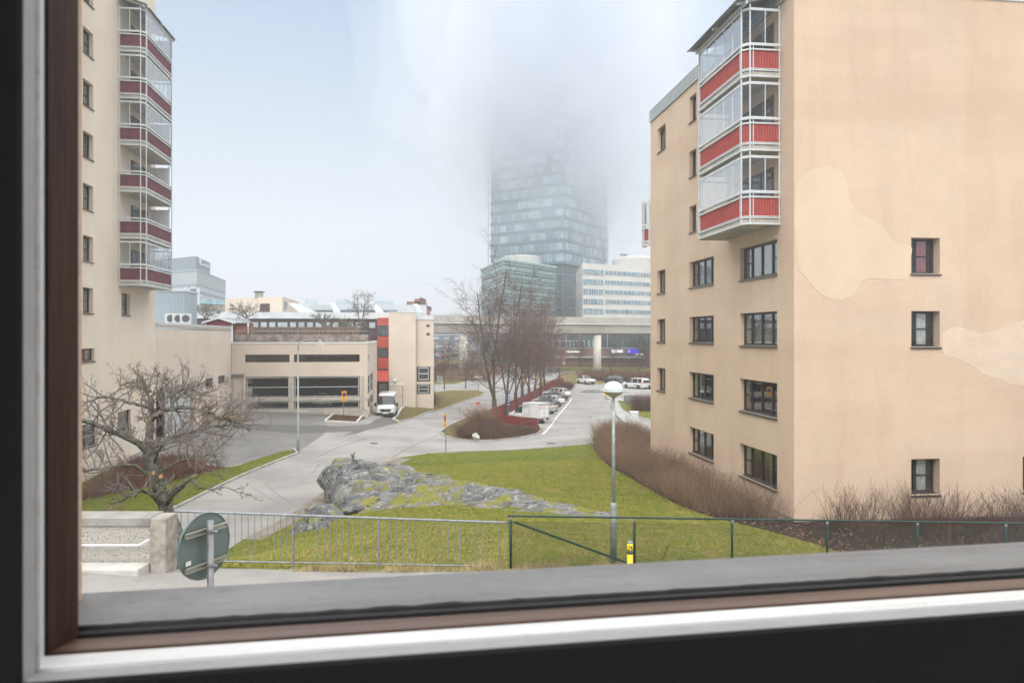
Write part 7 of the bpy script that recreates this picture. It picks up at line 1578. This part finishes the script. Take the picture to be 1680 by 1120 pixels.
# house wall and room
hw_ = thing('own_house_wall', 'rendered wall of the viewer\'s own house around the window', 'house wall', (A0.x, A0.y, -5), AL, zabs=True)
a_, r_o, b_, t_o = ju[3][1]-.03, WR+.045, lv[3][1]-.03, WT+.045
q = MB()
for (x0_, x1_, z0_, z1_) in ((-6, a_, -5.2, 3.5), (r_o, 7, -5.2, 3.5), (a_, r_o, -5.2, b_), (a_, r_o, t_o, 3.5)): q.box(x0_, x1_, .004, nA-.02, z0_, z1_)
q.build('wall', M_('peach'), hw_)
q = MB()
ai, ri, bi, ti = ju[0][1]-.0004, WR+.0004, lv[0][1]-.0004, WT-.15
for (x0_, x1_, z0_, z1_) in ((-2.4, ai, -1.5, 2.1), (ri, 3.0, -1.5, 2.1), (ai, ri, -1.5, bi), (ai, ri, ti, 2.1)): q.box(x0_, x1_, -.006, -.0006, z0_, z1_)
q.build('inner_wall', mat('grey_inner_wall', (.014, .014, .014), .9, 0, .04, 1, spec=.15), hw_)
rm = MB(); X0, X1, Y0, Y1, Z0, Z1 = -2.4, 3.0, -2.6, -.0065, -1.5, 2.1
for f in (((X0, Y0, Z0), (X1, Y0, Z0), (X1, Y1, Z0), (X0, Y1, Z0)), ((X0, Y0, Z1), (X0, Y1, Z1), (X1, Y1, Z1), (X1, Y0, Z1)), ((X0, Y0, Z0), (X0, Y1, Z0), (X0, Y1, Z1), (X0, Y0, Z1)), ((X1, Y0, Z0), (X1, Y0, Z1), (X1, Y1, Z1), (X1, Y1, Z0))): rm.quad(*f)
# rear wall with a wide unseen opening, added to light the window frame
BX0, BX1, BZ0, BZ1 = -2.3, 2.9, -1.1, 2.05
for (x0_, x1_, z0_, z1_) in ((X0, BX0, Z0, Z1), (BX1, X1, Z0, Z1), (BX0, BX1, Z0, BZ0), (BX0, BX1, BZ1, Z1)): rm.quad((x0_, Y0, z0_), (x0_, Y0, z1_), (x1_, Y0, z1_), (x1_, Y0, z0_))
rm.build('room_interior', mat('grey_room', (.7, .7, .7), .9, 0, .03, 1), hw_)

# ================================================================== air
hz = NT('haze_volume'); hz.t.nodes.remove(hz.b); pv = hz.n('ShaderNodeVolumePrincipled'); pv.inputs['Color'].default_value = (.97, .985, 1, 1); pv.inputs['Density'].default_value = .00065; pv.inputs['Anisotropy'].default_value = .2; hz.l(pv.outputs[0], hz.out.inputs['Volume'])
q = MB(); q.box(-900, 900, -60, 900, -10.4, 131); o = q.build('haze', hz.m); o['kind'] = 'stuff'
def cloud_mat(i, dens):
    cl = NT('cloud_volume_%d' % i); cl.t.nodes.remove(cl.b); pv = cl.n('ShaderNodeVolumePrincipled'); pv.inputs['Color'].default_value = (.925, .948, .985, 1)
    pv.inputs['Density'].default_value = dens; pv.inputs['Anisotropy'].default_value = .2; cl.l(pv.outputs[0], cl.out.inputs['Volume']); return cl.m
import bmesh
for i, (sx, sy, sz, dn) in enumerate(((76, 68, 80, .0024), (63, 60, 74, .0045), (53, 53, 68, .0075), (44, 46, 61, .013), (36, 40, 54, .02), (31, 35, 47, .045))):     # nested shells: the cloud thickens towards the tower top
    bm = bmesh.new(); bmesh.ops.create_icosphere(bm, subdivisions=5, radius=1)
    for v in bm.verts:
        k = 1+.13*math.sin(v.co.x*3.1+v.co.z*2.3+i*1.9)*math.cos(v.co.z*3.7+i*2.4)+.07*math.sin(v.co.z*9+v.co.x*6+i*3.1)+.04*math.sin(v.co.z*17-v.co.x*11+i); v.co = Vector((v.co.x*sx*k, v.co.y*sy*k, v.co.z*(sz*k if v.co.z < 0 else 230-i*6)))  # tops stretched far out of view to dim light reaching the cloud below
    me = D.meshes.new('low_cloud'); bm.to_mesh(me); bm.free(); me.materials.append(cloud_mat(i, dn)); o = D.objects.new('low_cloud', me); COL.objects.link(o); o.location = (15+i*.4, 281+i*.5, 99.5-i*.3); tag(o, kind='stuff')
